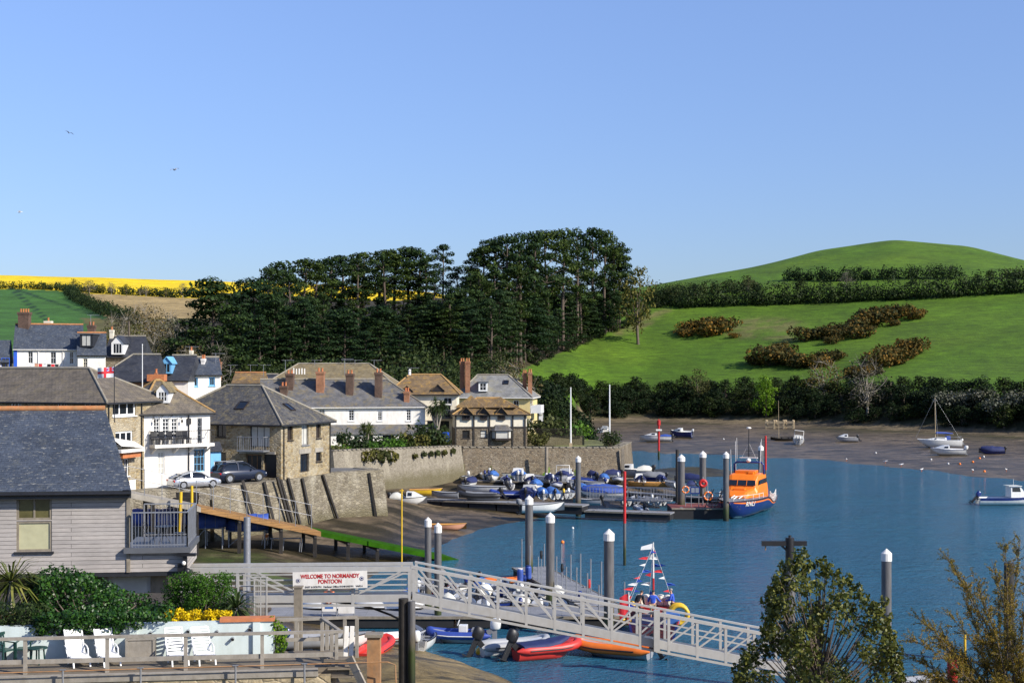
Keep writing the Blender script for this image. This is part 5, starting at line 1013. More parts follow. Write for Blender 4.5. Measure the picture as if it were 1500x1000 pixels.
q.build('frame',M['steel'],o); q=MB(); q.box((0,-.06,1.55),(.5,.05,.95)); q.build('blue_board',M['tarp_bright'],o); q=MB(); q.box((0,0,.85),(.5,.35,.22)); q.build('box',M['orange'],o)
b=at(418,806,1.4); o=thing('trailer_frame','low steel launching frame standing on the mud below the ramp','frame',b); q=MB(); q.tube([(-1.2,0,.95),(1.2,.2,.95)],.06,6); [q.tube([(u,0,-.1),(u+.1,0,.95)],.04,5) for u in (-1.15,-.2,1.1,1.25)]; q.build('frame',M['steel'],o)
# --- capped piles
def pile(x,yt,Y,dia,label,zb=-1.2,cap=True,m='pile'):
    z=CAMH-(yt-HOR)/FPX*Y; X=(x-750)/FPX*Y; o=thing('mooring_pile',label,'pile',(X,Y,0)); mb=MB(); r=dia/2; top=z-(.30+r*.9 if cap else 0)
    mb.tube([(0,0,zb),(0,0,top)],r,16); mb.build('shaft',M[m],o)
    if cap: q=MB(); q.lathe([(r*1.08,top-.12),(r*1.08,z-r*.95),(.015,z)],(0,0,0),16); q.build('cap',M['white'],o)
    return o
pile(627,757,90,.42,'slim white capped pile, nearer the slipway of the close pair by the gangway'); pile(641.5,765,87,.44,'slim white capped pile beside its slightly taller twin near the gangway head')
pile(775,725,105,.58,'tall white capped pile behind the row of white tenders'); pile(806,750,93,.56,'white capped pile rising just behind the gangway between the tenders and the flag dressed launch')
pile(892,774,83,.60,'thick white capped pile close behind the gangway by the orange inflatable'); pile(1298.5,803,76,.53,'white capped pile standing alone in open water beside the leafy tree')
pile(847,667,151,.57,'white capped pile at the end of the tender pontoon below the harbour wall'); pile(998,665,152,.76,'white capped pile with green weed at the corner of the red decked pontoon')
pile(1029.5,660,161,.75,'white capped pile with a lifebuoy behind the red decked pontoon'); pile(1063.5,661,146.5,.60,'white capped pile at the bow of the orange and blue lifeboat'); pile(1114.5,651,172,.62,'white capped pile half hidden behind the lifeboat mast')
pile(992,658,156,.36,'plain uncapped timber pile behind the weedy capped pile',cap=False,m='darkwood'); pile(800.5,654,178,.44,'plain grey timber pile in front of the harbour wall',zb=.2,cap=False,m='wood')
q,_=on_line(906,W3b,(16.5,197)); b=(14.3,183.6); o=thing('corner_post','weathered timber post at the end of the harbour wall','post',(*b,0)); mb=MB(); mb.bar((0,0,-.5),(0,0,5.25),.4,.4); mb.build('post',M['wood'],o)
# --- red channel markers
def marker(x,yt,ys,yb,Y,r,label,can=False):
    b=atY(x,yb,Y); o=thing('channel_marker',label,'marker post',b); zt=(yb-yt)/FPX*Y; zs=(yb-ys)/FPX*Y; q=MB(); q.tube([(0,0,-1.2),(0,0,zs)],r,10); q.build('lower_shaft',M['pile'],o); q=MB(); q.tube([(0,0,zs+.003),(0,0,zt-(.9 if can else 0))],r*1.02,10); q.build('red_shaft',M['red'],o)
    if can:
        q=MB(); q.lathe([(.3,zt-1.1),(.3,zt-.3),(.05,zt-.2),(.05,zt)],(0,0,0),12); q.build('can_topmark',M['red'],o); q=MB(); q.box((0,-r-.05,zt-1.9),(1.0,.06,.28)); q.build('white_board',M['white'],o)
marker(915,690,766,828,114,.12,'tall red topped marker pole standing in the water in front of the tender pontoon'); marker(965,613,660,673,241,.18,'red marker post with can topmark and white board off the far mudflat',True); marker(1121.5,638,688,712,190,.14,'leaning red pole behind the stern of the lifeboat')
# --- pontoons
def pontoon(label,pts,w_,z,m='deckgrey',th=.55,floatm='rubber',name='pontoon'):
    A,B=Vector((*pts[0],0)),Vector((*pts[1],0)); d,n,L=wdir(A,B); o=thing(name,label,'pontoon',(A.x,A.y,0),math.atan2(d.y,d.x)); mb=MB(); mb.span((0,-w_/2,z-.12),(L,w_/2,z)); mb.build('deck',M[m],o); mb=MB()
    k=max(1,int(L/3.2))
    for i in range(k): mb.span((L*i/k+.08,-w_/2+.05,z-.12-th),(L*(i+1)/k-.08,w_/2-.05,z-.124))
    mb.build('float',M[floatm],o); mb=MB(); [mb.span((0,s_*(w_/2+.035)-.03,z-.14),(L,s_*(w_/2+.035)+.03,z+.03)) for s_ in(-1,1)]; mb.build('edge_rail',M['wood'],o)
    q=MB()
    for i in range(max(2,int(L/5))):
        for s_ in (-1,1): q.box((1+i*5,s_*(w_/2-.15),z+.05),(.3,.08,.07))
    q.build('cleat',M['steel'],o); return o
pxy=lambda x,Y:((x-750)/FPX*Y,Y)
pontoon('long grey pontoon running below the fixed footbridge and behind the gangway',(pxy(352,88.2),pxy(905,88.2)),3.6,.75)
pontoon('grey pontoon branch with tall stanchions leading out behind the gangway',(pxy(905,87),pxy(775,108)),2.6,.72)
pontoon('middle pontoon with black floats carrying the navy covered tenders',(pxy(612,155.5),pxy(858,148.5)),2.2,1.45,th=.8); pontoon('short pontoon leading from the middle piles towards the footbridge',(pxy(859,148.4),pxy(985,145.5)),1.9,.95,th=.6)
pontoon('far pontoon with pale edge below the harbour wall',(pxy(676,174),pxy(868,171)),1.6,2.0,th=.7); pontoon('far pontoon reaching from the harbour wall towards the lifeboat berth',(pxy(866,170),pxy(1062,158)),1.6,1.2,th=.5)
o=pontoon('dark pontoon with red deck matting where the lifeboat is berthed',(pxy(980,150.6),pxy(1062,150.6)),5.2,1.15,'redmat',1.1)
# bridge with railings to the lifeboat pontoon
def railbridge(label,P,Q,w_,h_,step,m='steel',name='footbridge'):
    P,Q=Vector(P),Vector(Q); o=thing(name,label,'footbridge',P); s_=Vector((-(Q-P).y,(Q-P).x,0)).normalized()*w_/2; mb=MB(); mb.bar(P,Q,w_,.16); mb.build('deck',M['deckgrey'],o,world=True); L=(Q-P).length; k=int(L/step)
    for g in (-1,1):
        mb=MB(); z=Vector((0,0,1)); a_,b_=P+s_*g,Q+s_*g
        for zz_,r in ((h_,.035),(.2,.03)): mb.tube([a_+z*zz_,b_+z*zz_],r,5)
        for i in range(k+1): c=a_.lerp(b_,i/k); mb.tube([c,c+z*h_],.03 if i%4==0 else .014,4)
        mb.build('railing',M[m],o,world=True)
    return o
railbridge('grey railed footbridge across to the red decked lifeboat pontoon',(*pxy(862,157.2),1.25),(*pxy(984,154.6),1.3),1.3,1.35,.35)
def lifebuoy(root,c,r,axis='y',world=True,name='lifebuoy'):
    for i in range(4):
        pass
    q=MB(); q.torus(c,r,r*.22,axis,20,7); o_=q.build(name,M['orange'],root,world=world); q=MB()
    for i in range(4): q.torus(c,r,r*.235,axis,3,7,0,i*math.pi/2-.16,i*math.pi/2+.16)
    q.build('band',M['white'],o_,world=world); return o_
for x,y,Y,lab in ((1005,624,149.6,'orange lifebuoy hanging beside the weedy pile on the lifeboat pontoon'),):
    b=at(1004,741,1.15); o=thing('lifebuoy_stand',lab,'lifebuoy',b); q=MB(); q.tube([(0,0,0),(0,0,2.2)],.05,6); q.build('post',M['steel'],o); lifebuoy(o,b+Vector((0,-.1,1.75)),.34,'y')
b=at(1033,739,1.15); o=thing('lifebuoy_stand','orange lifebuoy and coiled rope reel on a stand in the middle of the red pontoon','lifebuoy',b); q=MB(); q.tube([(-.25,0,0),(-.25,0,3.0)],.06,6); q.tube([(.25,0,0),(.25,0,2.4)],.05,6); q.build('post',M['steel'],o); lifebuoy(o,b+Vector((.3,-.1,.95)),.42,'y'); q=MB(); q.torus((-.25,-.2,2.3),.32,.16,'y',18,7); q.lathe([(.2,0),(.2,.1)],(-.25,-.2,2.4),10); q.build('hose_reel',M['red'],o)
b=at(1018,742,1.15); o=thing('notice_board','small dark blue notice board on the red decked pontoon','notice board',b); q=MB(); [q.tube([(s_,0,0),(s_,0,2.1)],.04,6) for s_ in (-.4,.4)]; q.build('post',M['steel'],o); q=MB(); q.box((0,-.05,1.75),(1.0,.05,.75)); q.build('board',M['navy'],o); q=MB(); [q.box((s_,-.085,1.75),(.36,.012,.5)) for s_ in (-.22,.22)]; q.build('notice',M['steel'],o)
b=at(1046,744,1.15); o=thing('gangway_steps','black folding access steps beside the lifeboat on the red pontoon','steps',b); q=MB()
for s_ in (-.5,.5): q.bar((s_-.5,0,0),(s_+.5,0,2.0),.09); q.bar((s_+.3,.3,0),(s_+.3,.3,2.0),.06)
[q.box((-.1+.22*i,.0,.3+.42*i),(.9,.7,.06)) for i in range(4)]; q.build('frame',M['black'],o)
# --- truss footbridge and gangway in the foreground
def truss(root,P,Q,h_,k,top,beam0,diag,mids=(.55,),flip=False,deck=True,w_=1.5,z0=0):
    P,Q=Vector(P),Vector(Q); z=Vector((0,0,1)); sd_=Vector((0,1,0))
    for g,nm in ((0,'truss'),(w_,'truss')):
        beam=beam0 if g==0 else .12; top=top if g==0 else top*.6; mb=MB(); a_,b_=P+sd_*g,Q+sd_*g; V_=lambda t_,zz_:a_.lerp(b_,t_)+z*zz_
        mb.bar(V_(0,h_),V_(1,h_),.13,top); mb.bar(V_(0,z0+beam/2+.16),V_(1,z0+beam/2+.16),.10,beam); mb.bar(V_(0,.03),V_(1,.03),.12,.09)
        for m_ in mids: mb.bar(V_(0,h_*m_),V_(1,h_*m_),.045,.055)
        for i in range(k+1):
            t_=i/k; c=V_(min(max(t_,.004),.996),0); mb.bar(c,c+z*h_,.11,.11,up=(0,1,0))
            if i<k:
                u,v=(V_(i/k,h_-.05),V_((i+1)/k,z0+beam+.1)); 
                if flip(i) if callable(flip) else flip: u,v=V_(i/k,z0+beam+.1),V_((i+1)/k,h_-.05)
                mb.bar(u,v,.06,.07)
        mb.build(nm,M['alu'],root,world=True)
    if deck: mb=MB(); mb.bar(P+sd_*w_/2+z*.3,Q+sd_*w_/2+z*.3,w_-.12,.08); mb.build('walkway',M['lead'],root,world=True)
Pb=atY(264,889,58.0); Qb=atY(601,886.5,58.0)
o=thing('footbridge','grey aluminium truss footbridge carrying the welcome banner','footbridge',Pb); truss(o,Pb,Qb,1.5,4,.22,.30,.06,(.42,.57,.72),lambda i:i>=2)
Pg=atY(604,886,58.0); Qg=Pg+(Vector(atY(1150,990,58.0))-Pg)*1.07
o=thing('gangway','long pale aluminium gangway sloping down from the footbridge to the water','gangway',Pg); truss(o,Pg,Qg,1.56,14,.13,.34,.06,(.62,),lambda i:i>=7)
# support columns
post(591,876,1000,57.4,.2,'darkwood','thick black weedy column under the joint of footbridge and gangway','support_column','column'); post(603,880,1000,57.2,.15,'pile','slimmer brown column beside the black column under the gangway joint','support_column','column')
o=thing('gangway_post','heavy square joint post in the middle of the sloping gangway','post',atY(962,953,57.75)); q=MB(); q.bar((0,0,0),(0,0,(953-893)/FPX*57.75),.24,.2,up=(0,1,0)); q.build('post',M['alu'],o)
# gate on the footbridge
g0=atY(383,884,57.8); o=thing('gate','tall narrow barred steel gate at the side of the footbridge','gate',g0); q=MB()
for s_ in (-.25,.0,.25): q.bar((s_,-.2,-.6),(s_,-.2,1.15),.05)
for z_ in (-.5,1.12): q.bar((-.28,-.2,z_),(.28,-.2,z_),.06)
for i in range(7): q.bar((-.22+.07*i,-.2,-.45),(-.22+.07*i,-.2,1.1),.015)
q.build('frame',M['alu'],o)
# banner
def text(root,body,size,loc,m,bold=.0,align='CENTER',rot=None,name='lettering',sx=1.0):
    cu=bpy.data.curves.new(name,'FONT'); cu.body=body; cu.size=size; cu.align_x=align; cu.align_y='CENTER'; cu.offset=bold; cu.extrude=.002; cu.materials.append(M[m]); ob=bpy.data.objects.new(name,cu); COL.objects.link(ob)
    ob.parent=root; ob.location=loc; ob.rotation_euler=rot or (R(90),0,0); ob.scale=(sx,1,1)
    bpy.context.view_layer.update(); me=bpy.data.meshes.new_from_object(ob.evaluated_get(bpy.context.evaluated_depsgraph_get())); me.materials.clear(); me.materials.append(M[m]); o2=bpy.data.objects.new(name,me); COL.objects.link(o2); o2.parent=root; o2.location=loc; o2.rotation_euler=ob.rotation_euler; o2.scale=ob.scale; bpy.data.objects.remove(ob); return o2
Yb=57.75; c0=atY(483.5,849,Yb); wB,hB=(538-429)/FPX*Yb,(862-837)/FPX*Yb; tilt=-R(0)
o=thing('banner','white welcome banner with red capitals fixed to the footbridge','sign',c0,0); o.rotation_euler=(0,R(-1.2),0); q=MB(); q.box((0,0,0),(wB,.03,hB)); q.build('panel',M['white'],o)
text(o,'WELCOME TO NORMANDY',.23,(0,-.022,.155),'red',.007,sx=.82); text(o,'PONTOON',.23,(0,-.022,-.06),'red',.007,sx=.82); text(o,'EAST & SOUTH   Harbour Office 01548 843791   VHF14',.105,(.15,-.022,-.27),'black',.002,sx=.95)
for s_ in (-1,1):
    q=MB(); q.tube([(s_*(wB/2-.22),-.026,.02+s_*.02),(s_*(wB/2-.22),-.014,.02+s_*.02)],.085,14); bd=q.build('emblem',M['navy'],o); q=MB(); q.torus((s_*(wB/2-.22),-.028,.02+s_*.02),.055,.012,'y',12,5); q.build('ring',M['white'],bd)
# timber post in front of bridge, notice boards and lifebuoy on the pontoon head
o=thing('timber_post','square weathered timber post with stained foot in front of the footbridge','post',atY(437,960,55)); q=MB(); b=atY(437,975,55); t_=atY(437,860,55); q.bar(b,t_,.30,.3,up=(0,1,0)); q.build('post',M['wood'],o,world=True); q=MB(); q.box(t_+Vector((0,0,.03)),(.36,.36,.06)); q.build('cap',M['wood'],o,world=True)
b=at(490,903,.75); sc_=b.y/FPX
o=thing('notice_board','white notice panels with an orange lifebuoy on a stand beneath the footbridge','notice board',b); q=MB(); [q.tube([(k,0,0),(k,0,1.35)],.04,6) for k in (-.75,.12,.25,1.2)]; q.build('post',M['steel'],o); q=MB(); q.box((-.32,-.05,.62),(.85,.04,.55)); q.box((.72,-.05,.75),(.98,.04,1.05)); q.build('panel',M['white'],o)
q=MB(); q.box((-.32,-.076,.66),(.5,.01,.3)); q.build('picture',M['tarp_bright'],o); lifebuoy(o,b+Vector((-.32,-.1,1.25)),.36,'y')
q=MB(); [q.box((.72,-.076,1.12-.075*i),(.78-.1*(i%3),.01,.018)) for i in range(6)]; q.build('printed_lines',M['tarp_grey'],o)
# ------------------------------------------------------------------ boats
def hull_rings(L,B,H,stern=.8,rake=.35,sheer=.25,n=14,keel=-.12):
    out=[]
    for i in range(n+1):
        t_=i/n; b=B/2*(stern+(1-stern)*math.sin(math.pi/2*min(t_/.45,1))) if t_<.45 else B/2*max(.012,1-((t_-.45)/.55)**2.4)
        g=H*(1+sheer*max(0,(t_-.35)/.65)**2); kz=keel+(g-keel)*.62*max(0,(t_-.72)/.28)**2.2; x=-L/2+t_*L*(1-rake*.28)
        sec=[(0,kz),(b*.62,kz+(g-kz)*.16),(b*.9,kz+(g-kz)*.5),(b,g)]
        pts=[(x+rake*L*.28*((z-kz)/(g-kz+1e-6)*.55+.45)*t_**3,y,z) for y,z in sec]; out.append([(p[0],-p[1],p[2]) for p in pts[::-1]]+pts[1:])
    return out
def lerp3(a,b,f): return tuple(a[i]+(b[i]-a[i])*f for i in range(3))
def boat_hull(root,L,B,H,m,inm='grey_gel',open_=True,deck=.06,stripe=None,**k):
    rg=hull_rings(L,B,H,**k); mb=MB(); mb.loft(rg,0,False,False); mb.poly(rg[0][::-1]); mb.build('hull',M[m],root)
    c_=lambda r,f:(r[3][0],r[3][1]*f,r[3][2]); mb=MB(); rows=[]
    for r in rg:
        p,s_=r[0],r[-1]; w_=max(.0,1-.11/max(.12,abs(s_[1])))
        if open_: fz=.16*H; rows.append([p,(p[0],p[1]*w_,p[2]+.012),(p[0],p[1]*w_*.8,min(fz+.0,p[2])),(s_[0],s_[1]*w_*.8,min(fz,s_[2])),(s_[0],s_[1]*w_,s_[2]+.012),s_])
        else: rows.append([p,(p[0],p[1]*w_,p[2]+.012),(p[0],p[1]*.5,p[2]+deck),(s_[0],s_[1]*.5,s_[2]+deck),(s_[0],s_[1]*w_,s_[2]+.012),s_])
    mb.loft(rows,0,False,False); mb.poly(rows[0]); mb.build('interior' if open_ else 'deck',M[inm],root)
    q=MB(); q.tube([lerp3(r[0],r[0],0) for r in rg],.035,5); q.tube([r[-1] for r in rg],.035,5); q.build('gunwale',M[stripe or 'rubber'],root)
    return rg
def outboard(root,x,z,m='black',s=1.0,tilt=0.0,y=0,name='outboard'):
    E=Matrix.Translation((x,y,z))@Matrix.Rotation(tilt,4,'Y')
    T_=lambda ps:[E@Vector((p[0]*s,p[1]*s,p[2]*s)) for p in ps]
    q=MB(); q.add(T_([(a,b,c_) for c_ in(-.75,.1) for b in(-.05,.05) for a in(-.2,.0)]),[(0,2,3,1),(4,5,7,6),(0,1,5,4),(2,6,7,3),(0,4,6,2),(1,3,7,5)]); q.add(T_([(a,b,c_) for c_ in(-.70,-.66) for b in(-.12,.12) for a in(-.36,.06)]),[(0,2,3,1),(4,5,7,6),(0,1,5,4),(2,6,7,3),(0,4,6,2),(1,3,7,5)]); q.tube(T_([(.0,0,-.86),(-.3,0,-.86)]),[.03*s,.06*s],6)
    for i in range(3): a=i*2.09; q.add(T_([(-.3,0,-.86),(-.33,.16*math.cos(a)-.05*math.sin(a),-.86+.16*math.sin(a)+.05*math.cos(a)),(-.3,.18*math.cos(a+.5),-.86+.18*math.sin(a+.5))]),[(0,1,2)])
    q.bar(*T_([(.0,0,.0),(.22,0,-.1)]),.16*s,.2*s); o=q.build(name,M['black'] if m!='white_gel' else M['tarp_grey'],root)
    q=MB(); rings=[]
    for zz_,k,dx in ((.06,.75,0),(.12,.95,0),(.3,1.0,-.01),(.45,.92,-.03),(.52,.6,-.05)):
        rings.append(T_([(-.13+dx+.25*k*math.cos(t_)*(1 if abs(math.cos(t_))<.9 else .95),.16*k*math.sin(t_),zz_) for t_ in [2*math.pi*j/12 for j in range(12)]]))
    q.loft(rings); q.build('cowl',M[m],o); return o
def cover_mesh(rg,h,m,root,lump=.1,t0=0,t1=1,name='cover',sd=0):
    r_=random.Random(sd); q=MB(); rows=[]; k=len(rg); i0,i1=int(t0*(k-1)),int(t1*(k-1))
    for i in range(i0,i1+1):
        r=rg[i]; f=(i-i0)/max(1,i1-i0); hh=h*math.sin(math.pi*(.12+.76*f))**.6+lump*r_.uniform(-1,1); p,s_=r[0],r[-1]
        rows.append([(p[0],p[1]*1.05,p[2]-.12),(p[0],p[1]*1.04,p[2]+.03),(p[0],p[1]*.6,p[2]+hh*.72),(p[0],0,p[2]+hh),(s_[0],s_[1]*.6,s_[2]+hh*.72+lump*.4*r_.uniform(-1,1)),(s_[0],s_[1]*1.04,s_[2]+.03),(s_[0],s_[1]*1.05,s_[2]-.12)])
    q.loft(rows,0,False,False); q.poly(rows[0]); q.poly(rows[-1][::-1]); return q.build(name,M[m],root)
def boat(label,P,head,kind='open',L=3.2,B=None,H=.55,m='white_gel',inm='grey_gel',ob='black',cov='tarp_navy',roll=0,pitch=0,tilt=0,os=1.0,name=None,group=None,cat='boat',stripe=None,obs=1,sd=0,tubem='ribgrey'):
    B=B or L*.42; o=thing(name or {'open':'dinghy','cov':'covered_boat','cuddy':'motorboat','rib':'inflatable_boat','up':'upturned_dinghy'}[kind],label,cat,P,0,group); o.rotation_euler=(roll,pitch,R(head)) if kind!='up' else (math.pi+roll,0,R(head)+math.pi)
    if kind=='rib':
        r=L*.062; hb=B/2-r; path=[]
        for i in range(23):
            f=-1+2*i/22; a=abs(f); s_=1 if f>0 else -1
            if a>.38: x=-L/2+L*.62*(1-(a-.38)/.62); path.append((x,s_*hb,H*.62+.02*L*max(0,(x)/L)))
            else: an=a/.38*math.pi/2; path.append((-L/2+L*.62+L*.36*math.cos(an)**.8 if an<1.57 else -L/2+L*.62,s_*hb*math.sin(an)**.75,H*.62+.10*L*(1-a/.38)**1.3*.6))
        rad=[r*(.15 if i in(0,22) else .8 if i in(1,21) else 1) for i in range(23)]
        q=MB(); q.tube(path,rad,10); tb=q.build('tube',M[tubem],o); q=MB(); q.tube([(p[0],p[1]+(r*1.0 if p[1]>0 else -r*1.0)*min(1,abs(p[1])/hb),p[2]) for p in path[2:21]],r*.16,5); q.build('rubbing_strip',M[stripe or 'ribblack'],tb)
        rg=hull_rings(L*.92,B*.78,H*.55,stern=.95,rake=.5,sheer=.9); q=MB(); q.loft(rg,0,False,False); q.poly(rg[0][::-1]); q.poly([r_[0] for r_ in rg]+[r_[-1] for r_ in rg][::-1]); q.build('hull',M[m],o)
        if cov: 
            if cov!='none': cover_mesh(hull_rings(L*.8,B*.86,H*.85,stern=.95,sheer=.5),.18,cov,o,.03,0,.97,sd=sd)
        else:
            q=MB(); q.box((-.05*L,0,H*.85),(.5,.55,.75)); q.box((.08*L-.2,0,H*1.5),(.06,.5,.3),ry=-.3); q.build('console',M['white_gel'],o,bevel=.04); q=MB(); q.box((-.24*L,0,H*.8),(.4,B*.55,.4)); q.build('seat',M['tarp_grey'],o)
    elif kind=='open' or kind=='up':
        boat_hull(o,L,B,H,m,inm,True,stripe=stripe); 
        if kind=='open':
            for f,w_ in ((-.36,.82),(-.05,.88),(.22,.62)): q=MB(); q.box((L*f,0,H*.72),(.22,B*w_,.05)); q.build('thwart',M['varnish'] if stripe=='varnish' else M[inm],o)
        else: q=MB(); q.box((-.05*L,0,-.13),(L*.7,.05,.08)); q.build('keel',M['varnish'],o)
    elif kind=='cov':
        rg=boat_hull(o,L,B,H,m,inm,True,stripe=stripe); cover_mesh(rg,.32*B+.1,cov,o,.06,0,.96,sd=sd)
    elif kind=='cuddy':
        rg=boat_hull(o,L,B,H,m,'white_gel',True,stripe=stripe); q=MB(); r0=[]
        for f,w_,h_ in ((-.04,.8,.62),(.12,.78,.6),(.26,.6,.36),(.40,.3,.12)):
            x=f*L; z=H*1.02; r0.append([(x,-B/2*w_,z),(x,-B/2*w_*.8,z+h_),(x,0,z+h_*1.08),(x,B/2*w_*.8,z+h_),(x,B/2*w_,z)])
        q.loft(r0,0,False,True,False); q.build('cabin',M['white_gel'],o); q=MB()
        for s_ in (-1,1): q.poly([(.0*L,s_*B/2*.79,H+.25),(.11*L,s_*B/2*.77,H+.25),(.11*L,s_*B/2*.66,H+.55),(0,s_*B/2*.68,H+.57)])
        q.poly([(.15*L,-B*.26,H+.56),(.15*L,B*.26,H+.56),(.245*L,B*.22,H+.39),(.245*L,-B*.22,H+.39)]); q.build('cabin_window',M['glass'],o)
        if cov: cover_mesh(rg,.55,cov,o,.05,.02,.42,sd=sd)
    for i in range(obs if ob else 0): outboard(o,-L/2-.02,H*.95,ob,os*min(1.25,.55+L*.13),tilt,(i-(obs-1)/2)*.5)
    return o
G=lambda x,y:hit(x,y,130)
def gp(x,y,z): P=at(x,y,z); P.z=max(0.0,Zt(P.x,P.y)); return P
# --- tenders on the mud and pontoons below the walls
TEND='tenders moored below the harbour walls'
def mid(x,y,z,head,lab,**k):
    P=at(x,y,z); P.z=z; k.setdefault('group',TEND); return boat(lab,P,head,**k)
mid(599,738,1.35,-8,'white cabin dinghy with dark canopy aground beside the quay corner',kind='cuddy',L=3.9,H=.7,cov='tarp_white',ob='black',sd=1)
mid(624,724,1.9,5,'long mustard yellow wooden dinghy lying under the tall garden wall',kind='open',L=3.6,B=1.1,m='yellow',inm='varnish',ob=None,stripe='varnish')
mid(652,728,1.8,170,'grey dinghy lying beside the mustard yellow dinghy',kind='open',L=3.0,m='grey_gel',ob=None)
mid(706,721,1.7,176,'long white open launch with dark outboard lying behind the middle pontoon',kind='open',L=5.6,B=1.9,H=.7,ob='black',tilt=.5)
mid(703,731,1.55,184,'grey covered inflatable with black outboard alongside the middle pontoon',kind='rib',L=4.6,H=.7,cov='tarp_grey',tubem='ribblack',m='grey_gel',tilt=.6,sd=2)
mid(748,729,1.5,178,'navy covered inflatable with pale rubbing strip on the middle pontoon',kind='rib',L=4.4,H=.75,cov='tarp_navy',tubem='ribnavy',m='navy',stripe='ribwhite',sd=3)
mid(775,729,1.5,80,'boat under a humped navy canopy on the middle pontoon',kind='cuddy',L=4.4,H=.8,cov='tarp_navy',m='navy',sd=4)
mid(793,728,1.5,95,'bright blue covered tender with white outboard on the middle pontoon',kind='cov',L=3.6,cov='tarp_bright',ob='white_gel',sd=5)
mid(808,728,1.5,100,'tender under a rumpled bright blue cover next to the capped pile',kind='cov',L=3.8,cov='tarp_bright',ob='black',tilt=.5,sd=6)
mid(822,728,1.5,98,'white dinghy with yellow outboard cowl beside the capped pile',kind='open',L=3.2,ob='yellow',tilt=.55)
mid(834,727,1.5,85,'white dinghy with raised white outboard near the capped pile',kind='open',L=3.3,ob='white_gel',tilt=.7)
mid(795,749,1.0,12,'white tender with grey seats and twin motors moored outside the middle pontoon',kind='open',L=4.6,B=1.8,H=.8,ob='tarp_grey',obs=2)
mid(697,697,2.1,150,'dark inflatable with white outboard under the corner of the garden wall',kind='rib',L=3.6,H=.6,cov='tarp_grey',tubem='ribblack',ob='white_gel',sd=7)
mid(690,711,1.9,70,'dinghy under a navy cover between the far and middle pontoons',kind='cov',L=3.2,cov='tarp_navy',sd=8)
mid(710,700,2.05,100,'white dinghy with blue and white motors by the far pontoon',kind='open',L=3.2,ob='navy',obs=2,tilt=.5)
mid(733,698,2.0,175,'low white dinghy on the far pontoon under the harbour wall',kind='open',L=3.4,H=.5,ob=None)
mid(759,703,1.9,95,'white motorboat with bright blue canopy and turquoise corner by the far pontoon',kind='cuddy',L=4.6,H=.85,cov='tarp_bright',ob='white_gel',obs=2,sd=9)
mid(792,704,1.85,120,'white dinghy with twin pale outboards beside the plain grey pile',kind='open',L=3.4,ob='white_gel',obs=2,tilt=.4)
o=mid(829,705,1.75,75,'motorboat with navy canopy and white roll bar beside the capped pile',kind='cuddy',L=5.0,H=.95,cov='tarp_navy',ob='black',sd=10); q=MB(); q.tube([(-1.7,-.85,.9),(-1.6,-.8,2.1),(-1.6,.8,2.1),(-1.7,.85,.9)],.05,6); q.tube([(-1.2,-.8,.95),(-1.6,-.8,2.1)],.04,5); q.build('roll_bar',M['white'],o)
mid(851,708,1.6,150,'royal blue inflatable lying just behind the capped pile',kind='rib',L=4.2,H=.75,cov='tarp_navy',tubem='ribnavy',m='navy',stripe='ribwhite',sd=11)
mid(868,703,1.6,100,'tender under a tall navy cover right of the capped pile',kind='cov',L=3.4,cov='tarp_navy',sd=12,H=.7)
mid(889,699,1.55,172,'navy covered dinghy at the weedy foot of the harbour wall',kind='cov',L=3.6,cov='tarp_navy',sd=13)
mid(924,698,1.5,165,'boat under a long cream cover at the end of the harbour wall',kind='cuddy',L=5.6,H=1.0,cov='tarp_white',ob='black',m='grey_gel',sd=14)
mid(955,703,1.3,170,'dark grey covered tender on the far pontoon near the weedy spit',kind='cov',L=3.4,cov='tarp_grey',m='navy',sd=15)
mid(984,712,1.2,110,'white tender with black outboard behind the plain timber pile',kind='open',L=3.6,ob='black',tilt=.5)
mid(1008,706,1.2,150,'black covered boat behind the lifeboat pontoon',kind='cov',L=3.8,cov='tarp_navy',m='grey_gel',sd=16)
mid(852,722,1.4,95,'tender under a smooth mid blue cover behind the footbridge railings',kind='cov',L=3.8,cov='tarp_bright',sd=17)
mid(880,728,1.3,178,'long boat under a royal blue cover behind the footbridge railings',kind='cov',L=5.0,cov='tarp_blue',sd=18,H=.7)
mid(905,726,1.2,80,'grey tender with cream hood behind the footbridge railings',kind='cuddy',L=3.8,cov='tarp_white',m='grey_gel',sd=19)
for i,(x,y,hd,m_,lb) in enumerate(((915,738,95,'white_gel','white tender with tilted black motor just below the footbridge railings'),(932,735,85,'grey_gel','grey tender between white ones below the footbridge railings'),(950,736,100,'white_gel','white tender in the middle of the row below the footbridge'),(967,737,92,'white_gel','white tender nearest the lifeboat pontoon below the footbridge'))): mid(x,y,.4,hd,lb,kind='open',L=3.2,m=m_,ob='black' if i!=2 else 'white_gel',tilt=.6)
mid(951,713,1.0,178,'varnished brown rowing boat behind the footbridge',kind='open',L=5.2,B=1.4,m='varnish',inm='varnish',ob=None,stripe='varnish')
mid(938,749,0,100,'white and dark tender with tilted motor at the outer end of the short pontoon',kind='rib',L=3.2,H=.5,cov='none',tubem='ribgrey',tilt=.6)
boat('salmon pink dinghy lying on the weedy mud between the pontoon and the slim piles',gp(656,764,1.0),-4,'open',L=3.6,B=1.1,H=.5,m='pinkhull',inm='varnish',ob=None,stripe='varnish')
